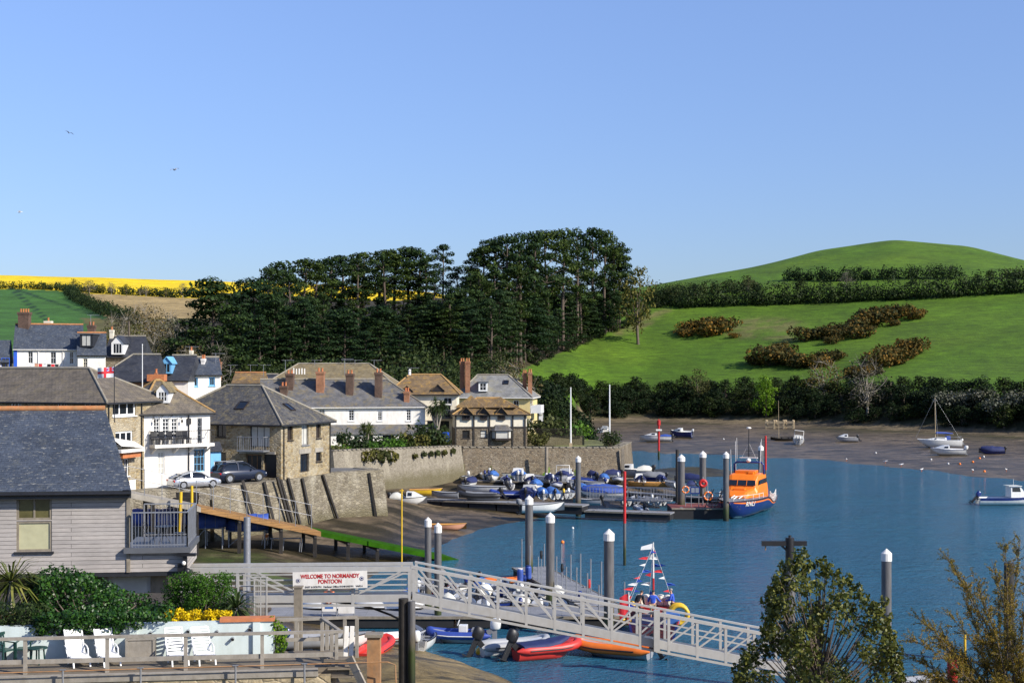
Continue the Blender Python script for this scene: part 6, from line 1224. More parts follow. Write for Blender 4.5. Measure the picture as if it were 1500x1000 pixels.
# --- aground on the far flats
def farb(x,y,head,lab,**k):
    P=hit(x,y,200,420); P.z+=.05; return boat(lab,P,head,**k)
farb(885,634,60,'small white motorboat with dark windscreen aground on the far mud behind the flagpoles',kind='cuddy',L=4.4,H=.8,cov=None,roll=.15)
farb(960,647,168,'white motorboat with blue cockpit cover aground behind the can topped marker',kind='cuddy',L=6.5,B=2.3,H=1.0,cov='tarp_blue',roll=.2,m='white_gel',sd=22)
farb(998,641,155,'navy hulled cabin boat aground on the far mud with white outboard',kind='cuddy',L=4.8,B=2.1,H=1.3,cov=None,m='navy',ob='white_gel',roll=-.12)
o=farb(1145,645,180,'dark dinghy with leaning bare mast aground on the far mud',kind='open',L=4.6,m='darkwood',ob=None,roll=-.2,inm='darkwood'); q=MB(); q.tube([(.6,0,.2),(.9,-.3,8.2)],[.06,.03],6); q.build('mast',M['woodpale'],o)
o=farb(1169,651,78,'white motorboat with tall windscreen frame aground stern on',kind='cuddy',L=5.2,B=2.3,H=1.1,cov=None,obs=2,ob='white_gel',roll=.1); q=MB(); q.tube([(-1.5,-.9,1),(-1.3,-.85,2.7),(-1.3,.85,2.7),(-1.5,.9,1)],.06,6); q.box((-1.3,0,2.7),(1.0,1.8,.08)); q.build('hard_top',M['white'],o)
farb(1240,648,178,'pale grey tender with white seat aground on the weedy far flat',kind='cuddy',L=4.4,B=1.7,H=.85,cov=None,m='grey_gel',tilt=.5)
farb(1388,667,172,'white and navy speedboat with steel frame aground beside the yacht',kind='cuddy',L=5.8,B=2.2,H=1.0,cov=None,m='white_gel',ob='white_gel',obs=2,stripe='navy',roll=-.05)
farb(1452,665,170,'dark blue covered boat lying tilted on the mud beyond the yacht',kind='cov',L=4.2,B=1.7,H=.75,cov='tarp_navy',m='navy',roll=-.2,sd=23)
# yacht
P=hit(1376,656,200,400); o=thing('yacht','white sailing yacht with blue sail cover and bare mast aground on the far mud','yacht',P,R(175)); o.rotation_euler=(R(3),0,R(175)); sc_y=1.0
rg=hull_rings(8.0,2.6,1.35,stern=.7,rake=.6,sheer=.2); q=MB(); q.loft(rg,0,False,False); q.poly(rg[0][::-1]); q.build('hull',M['white_gel'],o); q=MB(); q.loft([[(r[0][0],r[0][1],r[0][2]),(r[0][0],r[0][1]*.5,r[0][2]+.08),(r[-1][0],r[-1][1]*.5,r[-1][2]+.08),r[-1]] for r in rg],0,False,False); q.build('deck',M['white_gel'],o)
q=MB(); q.loft([[(x,-.85*w_,1.4),(x,-.7*w_,1.4+h_),(x,.7*w_,1.4+h_),(x,.85*w_,1.4)] for x,w_,h_ in ((-1.2,1,.5),(.6,1,.5),(1.9,.7,.25),(2.4,.5,.1))],0,False,True,False); q.build('coachroof',M['white_gel'],o)
q=MB(); [q.poly([(-.9,s_*.80,1.55),(1.0,s_*.78,1.55),(.9,s_*.74,1.8),(-.9,s_*.74,1.8)]) for s_ in(-1,1)]; q.build('cabin_window',M['glass'],o)
q=MB(); q.tube([(.7,0,1.4),(.7,0,9.3)],[.07,.05],8); q.bar((.7,-.7,5.2),(.7,.7,5.2),.05); q.build('mast',M['woodpale'],o); q=MB(); q.tube([(.6,0,2.55),(-2.6,0,2.5)],.05,6); bm=q.build('boom',M['woodpale'],o); q=MB(); q.tube([(.55,0,2.75),(-1,.0,2.72),(-2.5,0,2.62)],[.2,.19,.1],8); q.build('sail_cover',M['tarp_blue'],bm)
q=MB(); [q.tube([(.7,0,9.2),e_],.018,4) for e_ in ((4.3,0,1.75),(-3.9,0,1.4),(.5,-1.25,1.4),(.5,1.25,1.4))]; q.build('rigging',M['steel'],o); q=MB(); q.loft([[(x,-.8,1.5),(x,-.7,2.2),(x,.7,2.2),(x,.8,1.5)] for x in (-1.2,-1.9)],0,False,False,False); q.build('spray_hood',M['tarp_blue'],o)
q=MB(); q.box((.2,0,-.45),(1.8,.25,.9)); q.build('keel',M['navy'],o); q=MB(); [q.tube([(-3.6,s_*.9,1.4),(-3.6,s_*.9,2.0),(-1.5,s_*1.2,2.0)],.025,4) for s_ in(-1,1)]; q.tube([(-3.7,-.9,2.0),(-4.1,0,2.1),(-3.7,.9,2.0)],.03,4); q.build('guard_rail',M['steel'],o); outboard(o,-4.0,1.2,'white_gel',.9,.3,.4)
# white launch afloat at the right
P=at(1482,739,0); o=thing('motor_launch','white motor launch with navy band and small wheelhouse moored in the open water','boat',P,R(3)); rg=boat_hull(o,8.0,2.4,.85,'white_gel','white_gel',True,stripe='navy',sheer=.5); q=MB()
for s_ in (0,6): q.loft([[lerp3(r[s_],r[1 if s_==0 else 5],.10),lerp3(r[s_],r[1 if s_==0 else 5],.55)] for r in [[(p[0],p[1]*1.012,p[2]) for p in r_] for r_ in rg]],0,False,False)
q.build('navy_band',M['navy'],o); q=MB(); q.loft([[(x,-.85*w_,.9),(x,-.75*w_,.9+h_),(x,.75*w_,.9+h_),(x,.85*w_,.9)] for x,w_,h_ in ((-.4,1,1.25),(.7,1,1.25),(1.25,1,.55),(3.0,.55,.4))],0,False,True,False); q.build('cabin',M['white_gel'],o)
q=MB(); [q.poly([(-.25,s_*.80,1.55),(.75,s_*.80,1.55),(.62,s_*.77,2.05),(-.25,s_*.77,2.05)]) for s_ in(-1,1)]; q.poly([(.72,-.7,2.05),(.72,.7,2.05),(1.22,.75,1.5),(1.22,-.75,1.5)]); q.build('cabin_window',M['glass'],o); q=MB(); q.box((.1,0,2.2),(1.5,1.8,.07)); q.tube([(.2,0,2.2),(.2,0,3.0)],.02,4); q.build('cabin_roof',M['white_gel'],o); outboard(o,-4.0,.9,'navy',1.25,.75)
# timber crib frames on the far beach
for i,x in enumerate((1128,1142,1156)):
    b=hit(x,628,250,420); o=thing('timber_crib','pale timber crib frame standing on the far beach','frame',b,R(-20),'row of timber frames on the far beach'); q=MB()
    for s_ in (-.9,.9): q.bar((s_,0,-.3),(s_,0,2.0),.3); q.bar((s_,1.4,-.3),(s_,1.4,2.0),.3); q.bar((s_,-.2,2.0),(s_,1.6,1.6),.28)
    q.bar((-1.1,-.1,1.5),(1.1,-.1,1.5),.45,.5); q.bar((-1.1,0,.4),(1.1,0,.4),.25); q.build('timbers',M['woodpale'],o)
# mooring buoys and gulls
def buoy(x,y,r,m,lab,group=None,z=None):
    P=at(x,y,0) if z is None else hit(x,y,150,420); o=thing('mooring_buoy',lab,'buoy',P,0,group); q=MB(); q.ball((0,0,r*.45),r,12); q.build('float',M[m],o); q=MB(); q.torus((0,0,r*1.55),r*.25,r*.07,'y',10,5); q.build('ring',M['steel'],o)
buoy(824,795,.17,'orange','small orange mooring buoy afloat beyond the white tenders'); buoy(839,774,.13,'white_gel','small white mooring buoy afloat beyond the orange one'); buoy(789,748,.36,'yellow','yellow ball fender beside the twin motor tender at the middle pontoon')
for x,y in ((1435,672),(1425,678),(1406,681),(1442,691)): buoy(x,y,.2,'orange','orange mooring buoy lying on the far mudflat','orange buoys on the far mudflat',1)
for x,y in ((1283,665),(1364,675),(1389,680),(1060,644),(1441,670)): buoy(x,y,.17,'white_gel','white mooring buoy lying on the far mudflat','white buoys on the far mudflat',1)
def gull_mesh(o,fly):
    q=MB(); q.loft([[(x,r*math.cos(t_),r*.9*math.sin(t_)+z) for t_ in [2*math.pi*j/8 for j in range(8)]] for x,r,z in ((-.24,.012,.03),(-.12,.055,.0),(.0,.075,0),(.1,.06,.02),(.16,.035,.05),(.2,.04,.065),(.25,.025,.06),(.29,.006,.05))]); q.build('body',M['gull'],o)
    if fly:
        for s_ in (-1,1): q=MB(); q.loft([[(-.08,s_*y,z-.006),(.07*k+.02,s_*y,z),(-.08*k-.02,s_*y,z+.01)] for y,z,k in ((.04,.04,1.2),(.25,.13,1.1),(.45,.12,.8),(.66,.05,.12))],0,True,True,False); q.build('wing',M['gullgrey'],o)
    else: q=MB(); [q.tube([(0,s_,-.05),(0,s_,-.26)],.012,4) for s_ in (-.03,.03)]; q.build('legs',M['orange'],o); q=MB(); q.loft([[(-.25,-.01,.04),(-.25,.01,.04)],[(-.05,-.075,.05),(-.05,.075,.05)],[(.08,-.06,.05),(.08,.06,.05)]],0,False,False); q.build('wings',M['gullgrey'],o)
for x,y,Y,rz,lab in ((29,311,90,.4,'gull gliding low in the sky over the yellow field'),(101,195,110,2.4,'gull flying highest over the roofs'),(256,249,85,-.5,'gull banking in the sky above the pine wood')):
    o=thing('gull',lab,'gull',atY(x,y,Y),rz); o.rotation_euler=(.25,0,rz); o.scale=(.6,.6,.6); gull_mesh(o,True)
for x,y in ((1240,678),(1297,681),(1320,686),(1350,693),(1425,695),(1474,693),(1245,532)):
    b=hit(x,y,150); o=thing('gull','white gull standing on the wet edge of the far mudflat' if y>600 else 'white gull resting alone on the hillside grass','gull',b+Vector((0,0,.6)),random.uniform(0,6),'gulls on the wet edge of the far mudflat' if y>600 else None); o.scale=(1.5,1.5,1.5); gull_mesh(o,False)
# --- lifeboat
hd=Vector((-.358,-.934,0)); bow=at(1067,763,0); P=bow-hd*8.0; P.z=0; o=thing('lifeboat','orange and navy all weather lifeboat moored bow on at the red decked pontoon','lifeboat',P,math.atan2(hd.y,hd.x)); o.scale=(1,1,.82); rg=[]; n=22
for i in range(n+1):
    t_=i/n; b=2.45*(.86+.14*math.sin(math.pi/2*min(t_/.4,1))) if t_<.5 else 2.45*max(.02,1-((t_-.5)/.5)**2.6); g=1.2+1.15/(1+math.exp(-(t_-.36)*24))+.55*max(0,(.15-t_)/.15)+.2*max(0,t_-.6); k=-.3+ (g+.3)*.7*max(0,(t_-.8)/.2)**2.4; x=-8+t_*15.2
    sec=[(0,k),(b*.6,k+.2*(g-k)),(b*.84,k+.42*(g-k)),(b*.97,k+.8*(g-k)),(b,g)]; pts=[(x+.9*((z-k)/(g-k))*t_**3,y,z) for y,z in sec]; rg.append([(p[0],-p[1],p[2]) for p in pts[::-1]]+pts[1:])
q=MB(); q.loft(rg,0,False,False); q.poly(rg[0][::-1]); q.build('hull',M['navy'],o); mid_=lambda a,b,f:lerp3(a,b,f); out=lambda p,k=1.006:(p[0],p[1]*k+.01*(1 if p[1]>0 else -1),p[2])
for nm,f0,f1,m_ in (('fender_strake',.02,.30,'rubber'),('orange_line',.48,.85,'orange')):
    q=MB(); 
    for a,b in ((0,1),(8,7)): q.loft([[out(mid_(r[a],r[b],f0),1.02 if nm[0]=='f' else 1.005),out(mid_(r[a],r[b],f1),1.02 if nm[0]=='f' else 1.005)] for r in rg],0,False,False)
    q.build(nm,M[m_],o)
q=MB()
def at_z(r,side,z):
    s_=r[:5] if side==0 else r[::-1][:5]
    for p,p2 in zip(s_[:-1],s_[1:]):
        if p2[2]<=z<=p[2]: return mid_(p,p2,(p[2]-z)/(p[2]-p2[2]+1e-9))
    return s_[-1]
for sdd in (0,1): q.loft([[out(at_z(r,sdd,.36),1.012),out(at_z(r,sdd,.06),1.012)] for r in rg[:-2]],0,False,False)
q.build('boot_line',M['white'],o)
q=MB(); q.loft([[r[0],(r[0][0],r[0][1]*.5,r[0][2]+.06),(r[-1][0],r[-1][1]*.5,r[-1][2]+.06),r[-1]] for r in rg],0,False,False); q.build('deck',M['tarp_grey'],o)
def sec(x,w_,z0,z1,k=.82): return [(x,-w_,z0),(x,-w_*.98,z0+(z1-z0)*.55),(x,-w_*k,z1-.12),(x,-w_*k*.8,z1),(x,w_*k*.8,z1),(x,w_*k,z1-.12),(x,w_*.98,z0+(z1-z0)*.55),(x,w_,z0)]
q=MB(); q.loft([sec(-4.6,1.7,1.3,3.1),sec(-4.2,1.8,1.3,4.0),sec(-3.6,1.85,1.4,5.1,.86),sec(-.4,1.85,2.1,5.3,.86),sec(.5,1.8,2.1,5.15,.86),sec(.95,1.75,2.1,4.55),sec(1.35,1.75,2.2,3.8),sec(1.5,1.7,2.2,3.5),sec(3.4,1.3,2.25,3.25),sec(4.0,1.0,2.3,2.7)],0,False,True,False); q.build('wheelhouse',M['orange'],o,bevel=.05)
q=MB(); q.poly([(1.06,-1.4,4.52),(1.06,1.4,4.52),(1.42,1.5,3.86),(1.42,-1.5,3.86)]); 
for s_ in (-1,1): q.poly([(-3.0,s_*1.80,4.55),(.6,s_*1.78,4.55),(.95,s_*1.80,3.95),(-3.0,s_*1.87,3.95)])
q.build('wheelhouse_window',M['glass'],o)
q=MB(); [q.bar((1.10,y,4.5),(1.45,y,3.85),.05) for y in (-.5,.5)]; q.build('window_pillar',M['orange'],o)
q=MB(); [(q:=MB(),q.box(c_,d_),q.build('roof_box',M['orange'],o,bevel=.05)) for c_,d_ in (((-1.2,0,5.45),(1.8,2.2,.35)),((-.1,.7,5.35),(.5,.6,.3)),((-2.9,-.6,5.3),(.7,.7,.45)),((2.3,0,3.4),(.9,1.2,.35)),((2.6,.75,3.2),(.5,.4,.4)))]
q=MB(); q.tube([(-2.6,-1.6,5.0),(-2.4,-1.6,6.3),(-2.35,-1.35,6.6),(-2.35,1.35,6.6),(-2.4,1.6,6.3),(-2.6,1.6,5.0)],.13,8); q.build('mast_arch',M['navy'],o); q=MB(); q.tube([(-2.35,0,6.5),(-2.35,0,11.1)],[.07,.04],6); q.bar((-2.35,-.35,8.1),(-2.35,.35,8.1),.05); q.bar((-2.35,-.3,7.6),(-2.35,.3,7.6),.05); q.build('mast',M['black'],o)
q=MB(); q.box((-2.3,0,7.2),(.2,2.0,.12)); q.ball((-2.2,0,6.85),.28,10); q.ball((-2.35,0,11.15),(.3,.3,.15),8); q.build('radar_scanner',M['white'],o); [(q:=MB(),q.tube([(x,y,z),(x-.05,y*1.05,z+h_)],.03,4),q.build('antenna',M['white'],o)) for x,y,z,h_ in ((-2.4,-1.3,6.4,3.4),(-2.4,1.3,6.4,3.3),(-3.2,-1.6,5,4.3),(-.3,-1.5,5.2,3.2),(-.9,1.5,5.2,4.2))]; q=MB(); q.tube([(-2.35,0,9.2),(-2.35,-1.0,6.6)],.012,3); q.tube([(-2.35,0,9.2),(-2.35,1.0,6.6)],.012,3); q.build('mast_stay',M['white'],o)
for s_ in (-1,1):
    q=MB()
    pts=[Vector(rg[i][0 if s_<0 else 8])+Vector((0,-s_*.12,0)) for i in range(1,9)]; q.tube([p+Vector((0,0,1.0)) for p in pts],.035,5); q.tube([p+Vector((0,0,.5)) for p in pts],.03,5); [q.tube([p,p+Vector((0,0,1.0))],.035,5) for p in pts]
    q.build('aft_rail',M['white'],o); q=MB(); pts=[Vector(rg[i][0 if s_<0 else 8])+Vector((0,-s_*.15,0)) for i in range(13,22)]; q.tube([p+Vector((0,0,.62)) for p in pts],.03,5); [q.tube([p,p+Vector((0,0,.62))],.03,5) for p in pts[::2]]; q.build('bow_rail',M['white'],o)
q=MB(); q.box((-6.3,0,1.9),(1.9,2.6,1.1)); q.build('stern_locker',M['navy'],o); q=MB(); q.box((-5.2,1.0,2.1),(.8,.8,1.3)); q.build('deck_locker',M['redmat'],o)
q=MB(); [q.tube([(x,y,z),(x+.2,y+.3,z+.3),(x+.5,y,z)],.07,6) for x,y,z in ((4.3,.4,2.5),(3.9,-.5,2.5),(4.6,-.1,2.45))]; q.build('windlass',M['white'],o)
i_=17; a=Vector(mid_(rg[16][8],rg[16][7],.95)); b=Vector(mid_(rg[20][8],rg[20][7],.95)); up=Vector(rg[18][8])-Vector(rg[18][6]); x_=(a-b).normalized(); y_=(up-x_*up.dot(x_)).normalized(); z_=x_.cross(y_); 
if z_.y<0: pass
tx=text(o,'RNLI',.85,(0,0,0),'white',.012,name='lettering'); tx.matrix_local=Matrix((( x_.x,y_.x,z_.x,0),(x_.y,y_.y,z_.y,0),(x_.z,y_.z,z_.z,0),(0,0,0,1))); c0=(a+b)/2+z_*.16; tx.location=c0
# --- people
def skin_obj(name,V_,E_,rad,m,parent,sub=2):
    me=bpy.data.meshes.new(name); me.from_pydata(V_,E_,[]); me.materials.append(M[m]); ob=bpy.data.objects.new(name,me); COL.objects.link(ob); ob.parent=parent; sk=ob.modifiers.new('skin','SKIN'); sk.use_smooth_shade=True; ss=ob.modifiers.new('sub','SUBSURF'); ss.levels=sub; ss.render_levels=sub
    for i,r in enumerate(rad): me.skin_vertices[0].data[i].radius=r if hasattr(r,'__len__') else (r,r)
    for d_ in me.skin_vertices[0].data: d_.use_root=False
    me.skin_vertices[0].data[0].use_root=True; return ob
def person(label,loc,rz,lean=0.0,arms=((.3,.35,1.15,.45,1.05),(-.3,.35,1.15,-.3,1.05)),top='jacket',legs='trouser',hair='hair',shorts=False):
    o=thing('person',label,'person',loc,rz); c_,s_=math.cos(lean),math.sin(lean)
    U=lambda x,y,z:(x,y*c_+(z-.95)*s_,.95+(z-.95)*c_-y*s_)     # upper body leans forward (+y)
    V_=[(0,0,.95),U(0,0,1.18),U(0,0,1.40),U(0,.01,1.50),U(0,.03,1.58),U(0,.035,1.67),U(0,.02,1.755)]; E_=[(0,1),(1,2),(2,3),(3,4),(4,5),(5,6)]; rd=[(.145,.11),(.135,.095),(.155,.10),.052,.066,(.082,.092),(.05,.055)]
    arm={}
    for sg,(hx,hy,hz,ex,ez) in zip((1,-1),arms):
        b=len(V_); sh=U(sg*.18,0,1.41); el=U(ex if ex*sg>0 else sg*.25,.10,ez); wr=U(hx,hy,hz); V_+= [sh,el,wr]; E_+=[(2,b),(b,b+1),(b+1,b+2)]; rd+=[.062,.046,.03]; d_=(Vector(wr)-Vector(el)).normalized(); pl=Vector(wr)+d_*.07; V_.append(tuple(pl)); E_.append((b+2,b+3)); rd.append((.034,.022)); arm[sg]=b
        sdv=d_.cross(Vector((0,0,1))); sdv=(sdv.normalized() if sdv.length>.1 else Vector((1,0,0)))
        for f,ln in enumerate((.062,.075,.08,.07)):
            k=len(V_); p0=pl+sdv*(.021*(f-1.5))+d_*.012; V_+=[tuple(p0),tuple(p0+d_*ln*.55),tuple(p0+d_*ln+Vector((0,0,-.025)))]; E_+=[(b+3,k),(k,k+1),(k+1,k+2)]; rd+=[.0095,.009,.0075]
        k=len(V_); th=Vector(wr)+d_*.03-sdv*.035*1; V_+=[tuple(th),tuple(th+d_*.05-sdv*.015)]; E_+=[(b+2,k),(k,k+1)]; rd+=[.011,.008]
    lg=[]
    for sg in (1,-1):
        b=len(V_); V_+=[(sg*.095,0,.88),(sg*.11,.03,.48),(sg*.115,-.02,.09),(sg*.13,.13,.035)]; E_+=[(0,b),(b,b+1),(b+1,b+2),(b+2,b+3)]; rd+=[.088,.056,.04,(.042,.03)]; lg.append(b)
    skin_obj('body',V_,E_,rd,'skin',o)
    J=[V_[0],V_[1],V_[2],U(0,.01,1.475)]; JE=[(0,1),(1,2),(2,3)]; JR=[(.165,.13),(.165,.125),(.178,.122),.075]
    for sg in (1,-1): b=len(J); a=arm[sg]; J+=[V_[a],V_[a+1],lerp3(V_[a+1],V_[a+2],.9)]; JE+=[(2,b),(b,b+1),(b+1,b+2)]; JR+=[.078,.062,.05]
    skin_obj('jacket',J,JE,JR,top,o)
    T_=[(0,0,.97)]; TE=[]; TR=[(.158,.125)]
    for b in lg: k=len(T_); e_=V_[b+1] if shorts else V_[b+2]; T_+=[V_[b],lerp3(V_[b],V_[b+1],.92)]+([] if shorts else [V_[b+1],lerp3(V_[b+1],V_[b+2],.95)]); TE+=[(0,k),(k,k+1)]+([] if shorts else [(k+1,k+2),(k+2,k+3)]); TR+=[.105,.08 if shorts else .075]+([] if shorts else [.074,.06])
    skin_obj('trousers',T_,TE,TR,legs,o)
    q=MB(); h_=Vector(U(0,.012,1.715)); q.ball(h_+Vector((0,-.018,.012)),(.083,.097,.078),12); q.build('hair',M[hair],o)
    q=MB(); f_=lambda x,y,z:Vector(U(x,y,z)); [q.ball(f_(sg*.03,.118,1.675),.010,6) for sg in(-1,1)]; q.build('eyes',M['black'],o); q=MB(); q.ball(f_(0,.128,1.648),(.013,.022,.02),6); [q.ball(f_(sg*.083,.02,1.66),(.012,.02,.03),6) for sg in(-1,1)]; q.build('nose_and_ears',M['skin'],o); q=MB(); q.ball(f_(0,.112,1.612),(.024,.008,.006),6); q.build('mouth',M['redmat'],o)
    sh=MB(); [sh.box((sg*.125,.05,.03),(.1,.27,.07)) for sg in (1,-1)]; sh.build('shoes',M['black'],o,bevel=.02); return o
# --- flag dressed launch with its crew
LP=Vector(((957-750)/FPX*83.5,83.5,0)); o=thing('harbour_launch','small red and white launch dressed with strings of signal flags and yellow fender rings','boat',LP,R(84)); rg=boat_hull(o,5.4,3.0,1.3,'navy','redmat',True,stripe='red',stern=.92,rake=.2,sheer=.15)
q=MB(); q.tube([(.2,0,.2),(.2,0,3.5)],.06,8); q.build('mast',M['red'],o); q=MB(); q.tube([(.2,0,3.5),(.2,0,5.6)],[.055,.03],8); q.build('mast_top',M['white'],o)
q=MB(); q.box((.25,0,1.75),(1.2,1.9,.12)); q.box((-.35,0,1.55),(.1,1.9,.12)); q.build('table_top',M['red'],o); q=MB(); [q.tube([(x,y,.15),(x,y,1.7)],.05,6) for x in (-.35,.8) for y in (-.9,.9)]; [q.bar((-.38,-.9,z),(-.38,.9,z),.05) for z in (.6,1.0)]; q.build('frame',M['pvc'],o)
q=MB(); [q.lathe([(.2,0),(.25,.08),(.25,.5),(.18,.62),(.06,.66)],(.5+.1*(i%2),-.85+.42*i,1.83),10) for i in range(5)]; q.build('canisters',M['tarp_white'],o)
for y,nm in ((1.35,0),(-1.5,1)):
    for k in range(3 if nm==0 else 2): q=MB(); q.torus((-.9+.55*k,y+.05*k,1.55),.52,.12,'x' if k%2 else 'x',18,7); q.build('fender_ring',M['yellow'],o)
q=MB(); q.box((-1.2,-1.05,1.45),(.9,.95,.6)); q.build('blue_crate',M['tarp_bright'],o,bevel=.03); q=MB(); q.box((-1.6,.6,1.2),(.9,1.3,.5)); q.build('navy_cover',M['tarp_navy'],o,bevel=.05)
lines=[((.2,0,5.4),(-.6,1.5,1.9),9),((.2,0,5.4),(.3,-1.25,1.8),9),((.2,0,5.3),(1.6,.3,1.6),6),((-.6,.75,3.9),(-1.3,1.9,1.4),5)]; ci=0
for a_,b_,n_ in lines:
    a_,b_=Vector(a_),Vector(b_); q=MB(); q.tube([a_,b_],.012,3,cap=False); q.build('flag_line',M['flagwhite'],o)
    for j in range(n_):
        p=a_.lerp(b_,(j+.7)/(n_+.4)); p2=a_.lerp(b_,(j+1.15)/(n_+.4)); q=MB(); w_=.30+.18*(j%2); s_=1 if (j+ci)%3 else -1; q.add([p,p2,p.lerp(p2,.5)+Vector((-.1,s_*w_*1.2,-.03)),p.lerp(p2,.5)+Vector((.05,s_*w_*.6,.06))],[(0,1,3),(1,2,3),(0,3,2)] if j%2 else [(0,1,2)]); q.build('pennant',M[['flagblue','flagred','flagwhite'][(j+ci)%3]],o)
    ci+=1
q=MB(); q.add([(.2,.0,5.55),(.2,0,5.2),(.1,.75,5.15),(.12,.7,5.35)],[(0,1,2,3)]); q.build('pennant',M['flagwhite'],o)
q=MB(); q.tube([(-1.9,1.3,.7),(-2.0,1.4,3.0)],.03,5); st_=q.build('ensign_staff',M['white'],o); q=MB(); q.loft([[(-1.99,1.42+.1*i,2.9-.04*i+.03*math.sin(i)),(-1.99+.05*math.sin(i*1.5),1.42+.1*i,1.9-.13*i)] for i in range(6)],0,False,False); q.build('red_ensign',M['flagred'],st_)
q=MB(); q.box((-.1,0,1.12),(4.2,2.3,.06)); q.build('floor',M['tarp_grey'],o)
person('person in blue jacket and brown trousers leaning on the right rail of the dressed launch',LP+Vector((1.15,-.15,1.16)),R(75),.18,((.28,.42,1.12,.3,1.16),(-.1,.45,1.15,-.28,1.15)),'jacket','trouser','hair')
person('person in blue jacket seen from behind reaching over the launch table',LP+Vector((-.1,-.75,1.16)),R(-15),.22,((.42,.38,1.15,.33,1.2),(-.28,.3,1.1,-.3,1.15)),'jacket','khaki','hairdark',True)
person('person in dark clothes bending forward on the dressed launch',LP+Vector((-.95,-.3,1.16)),R(-40),.62,((.25,.5,1.0,.3,1.1),(-.2,.5,.95,-.3,1.1)),'dark_cloth','dark_cloth','hairdark')
# --- boats by the gangway
boat('navy blue rigid inflatable with white console below the gangway',at(674,940,0),176,'rib',L=3.7,H=.75,tubem='ribnavy',m='grey_gel',stripe='ribwhite',cov=None,ob='white_gel',os=1.3)
boat('white tender with white outboard seen stern on behind the black column',at(622,946,0),80,'open',L=3.2,H=.6,ob='white_gel',obs=1,m='white_gel',os=1.3)
boat('grey tender with black outboard beside the stern on white tender',at(606,938,0),95,'open',L=3.0,H=.6,ob='black',m='grey_gel')
boat('pale grey inflatable with big black outboard tied beside the red inflatable',at(752,957,0),18,'rib',L=4.0,H=.85,tubem='ribgrey',m='white_gel',cov='none',ob='black',tilt=.45,os=1.35)
boat('bright red inflatable with dark cover and black outboard below the gangway',at(800,963,0),22,'rib',L=3.9,H=.95,tubem='ribred',m='ribred',cov='tarp_navy',ob='black',stripe='ribblack',tilt=.45,os=1.35,sd=31)
o=boat('orange inflatable with pointed tube ends tied bow to bow with the red inflatable',at(898,960,0),158,'rib',L=4.6,H=.8,tubem='riborange',m='grey_gel',cov='none',ob='black',tilt=.5)
buoy(704,957,.28,'yellow','yellow green ball float at the stern of the pale grey inflatable')
boat('red inflatable seen stern on behind the square timber post',at(552,960,.2),78,'rib',L=3.6,H=.8,tubem='ribred',m='ribred',cov='none',ob=None,stripe='ribblack')
boat('white inflatable with red trim beached beside the red stern on inflatable',at(562,944,.2),200,'rib',L=3.2,H=.7,tubem='ribwhite',m='grey_gel',cov='none',ob=None,stripe='ribred')
boat('grey beached dinghy with navy outboards behind the deck railing',at(462,946,1.0),20,'open',L=3.2,H=.6,m='grey_gel',ob='navy',obs=2,tilt=.6)
boat('pale blue grey dinghy beached beside the white panels of the deck',at(503,946,.8),15,'open',L=3.4,H=.6,m='white_gel',inm='grey_gel',ob=None)
random.seed(17); k=0
colr=['white_gel','white_gel','grey_gel','white_gel','ribred','white_gel','white_gel','navy','white_gel']
cname={'white_gel':'white','grey_gel':'pale grey','ribred':'red','navy':'navy'}
for row,(Y,xa,xb,st_) in enumerate(((92.6,548,850,27),(96.2,600,835,27),(100.0,622,790,28))):
    x=xa
    while x<xb:
        P=Vector(((x-750)/FPX*Y,Y+random.uniform(-.5,.5),0.02)); m_=colr[k%9]; kd='open' if k%4 else 'cov'; hd_=random.choice((84,96,264,90))+random.uniform(-12,12)
        boat(f'{cname[m_]} tender'+(' under a pale cover' if kd=='cov' else ' with open seats')+' in the crowded rows behind the gangway',P,hd_,kd,L=random.uniform(2.7,3.3),H=random.uniform(.5,.68),m=m_,ob=('white_gel','black','navy')[k%3] if k%5 else None,cov='tarp_white' if k%3 else 'tarp_bright',group='crowded rows of tenders behind the gangway',tilt=random.choice((0,.5,.8)),sd=k); k+=1; x+=st_
for x,yt,Y in ((470,888,89.3),(548,884,89.5),(585,886,89.2)): boat('upturned pale dinghy stored on the long grey pontoon',Vector(((x-750)/FPX*Y,Y,.75+.6)),random.uniform(-10,10),'up',L=3.0,H=.5,m='white_gel',ob=None,group='upturned dinghies on the long pontoon')
boat('bright orange kayak like inflatable beyond the white tenders',Vector(((733-750)/FPX*104,104,0)),5,'rib',L=3.2,B=1.0,H=.45,tubem='riborange',m='riborange',cov='none',ob='black',tilt=.8)
for x,Y,lab in ((762,100.5,'blue barrel with white lid standing on the pontoon branch'),(774,102,'plain blue barrel on the pontoon branch')):
    o=thing('barrel',lab,'barrel',((x-750)/FPX*Y,Y,.72)); q=MB(); q.lathe([(.19,0),(.22,.1),(.22,.8),(.17,.9)],(0,0,0),14); q.build('drum',M['tarp_blue'],o); q=MB(); q.lathe([(.18,.905),(.18,.96)],(0,0,0),14); q.build('lid',M['white'] if x<770 else M['navy'],o)
for i in range(18):
    f=(i+.5)/18; p=Vector((*pxy(905,87),0)).lerp(Vector((*pxy(775,108),0)),f); s_=1.15 if i%2 else -1.15; n=Vector((.87,.25,0)); b=p+n*s_; o=thing('stanchion','slim grey mooring stanchion on the pontoon branch','post',(b.x,b.y,.7),0,'mooring stanchions on the pontoon branch'); q=MB(); h_=random.uniform(1.6,2.4); q.tube([(0,0,0),(0,0,h_)],.045,6); q.build('post',M['steel'],o)
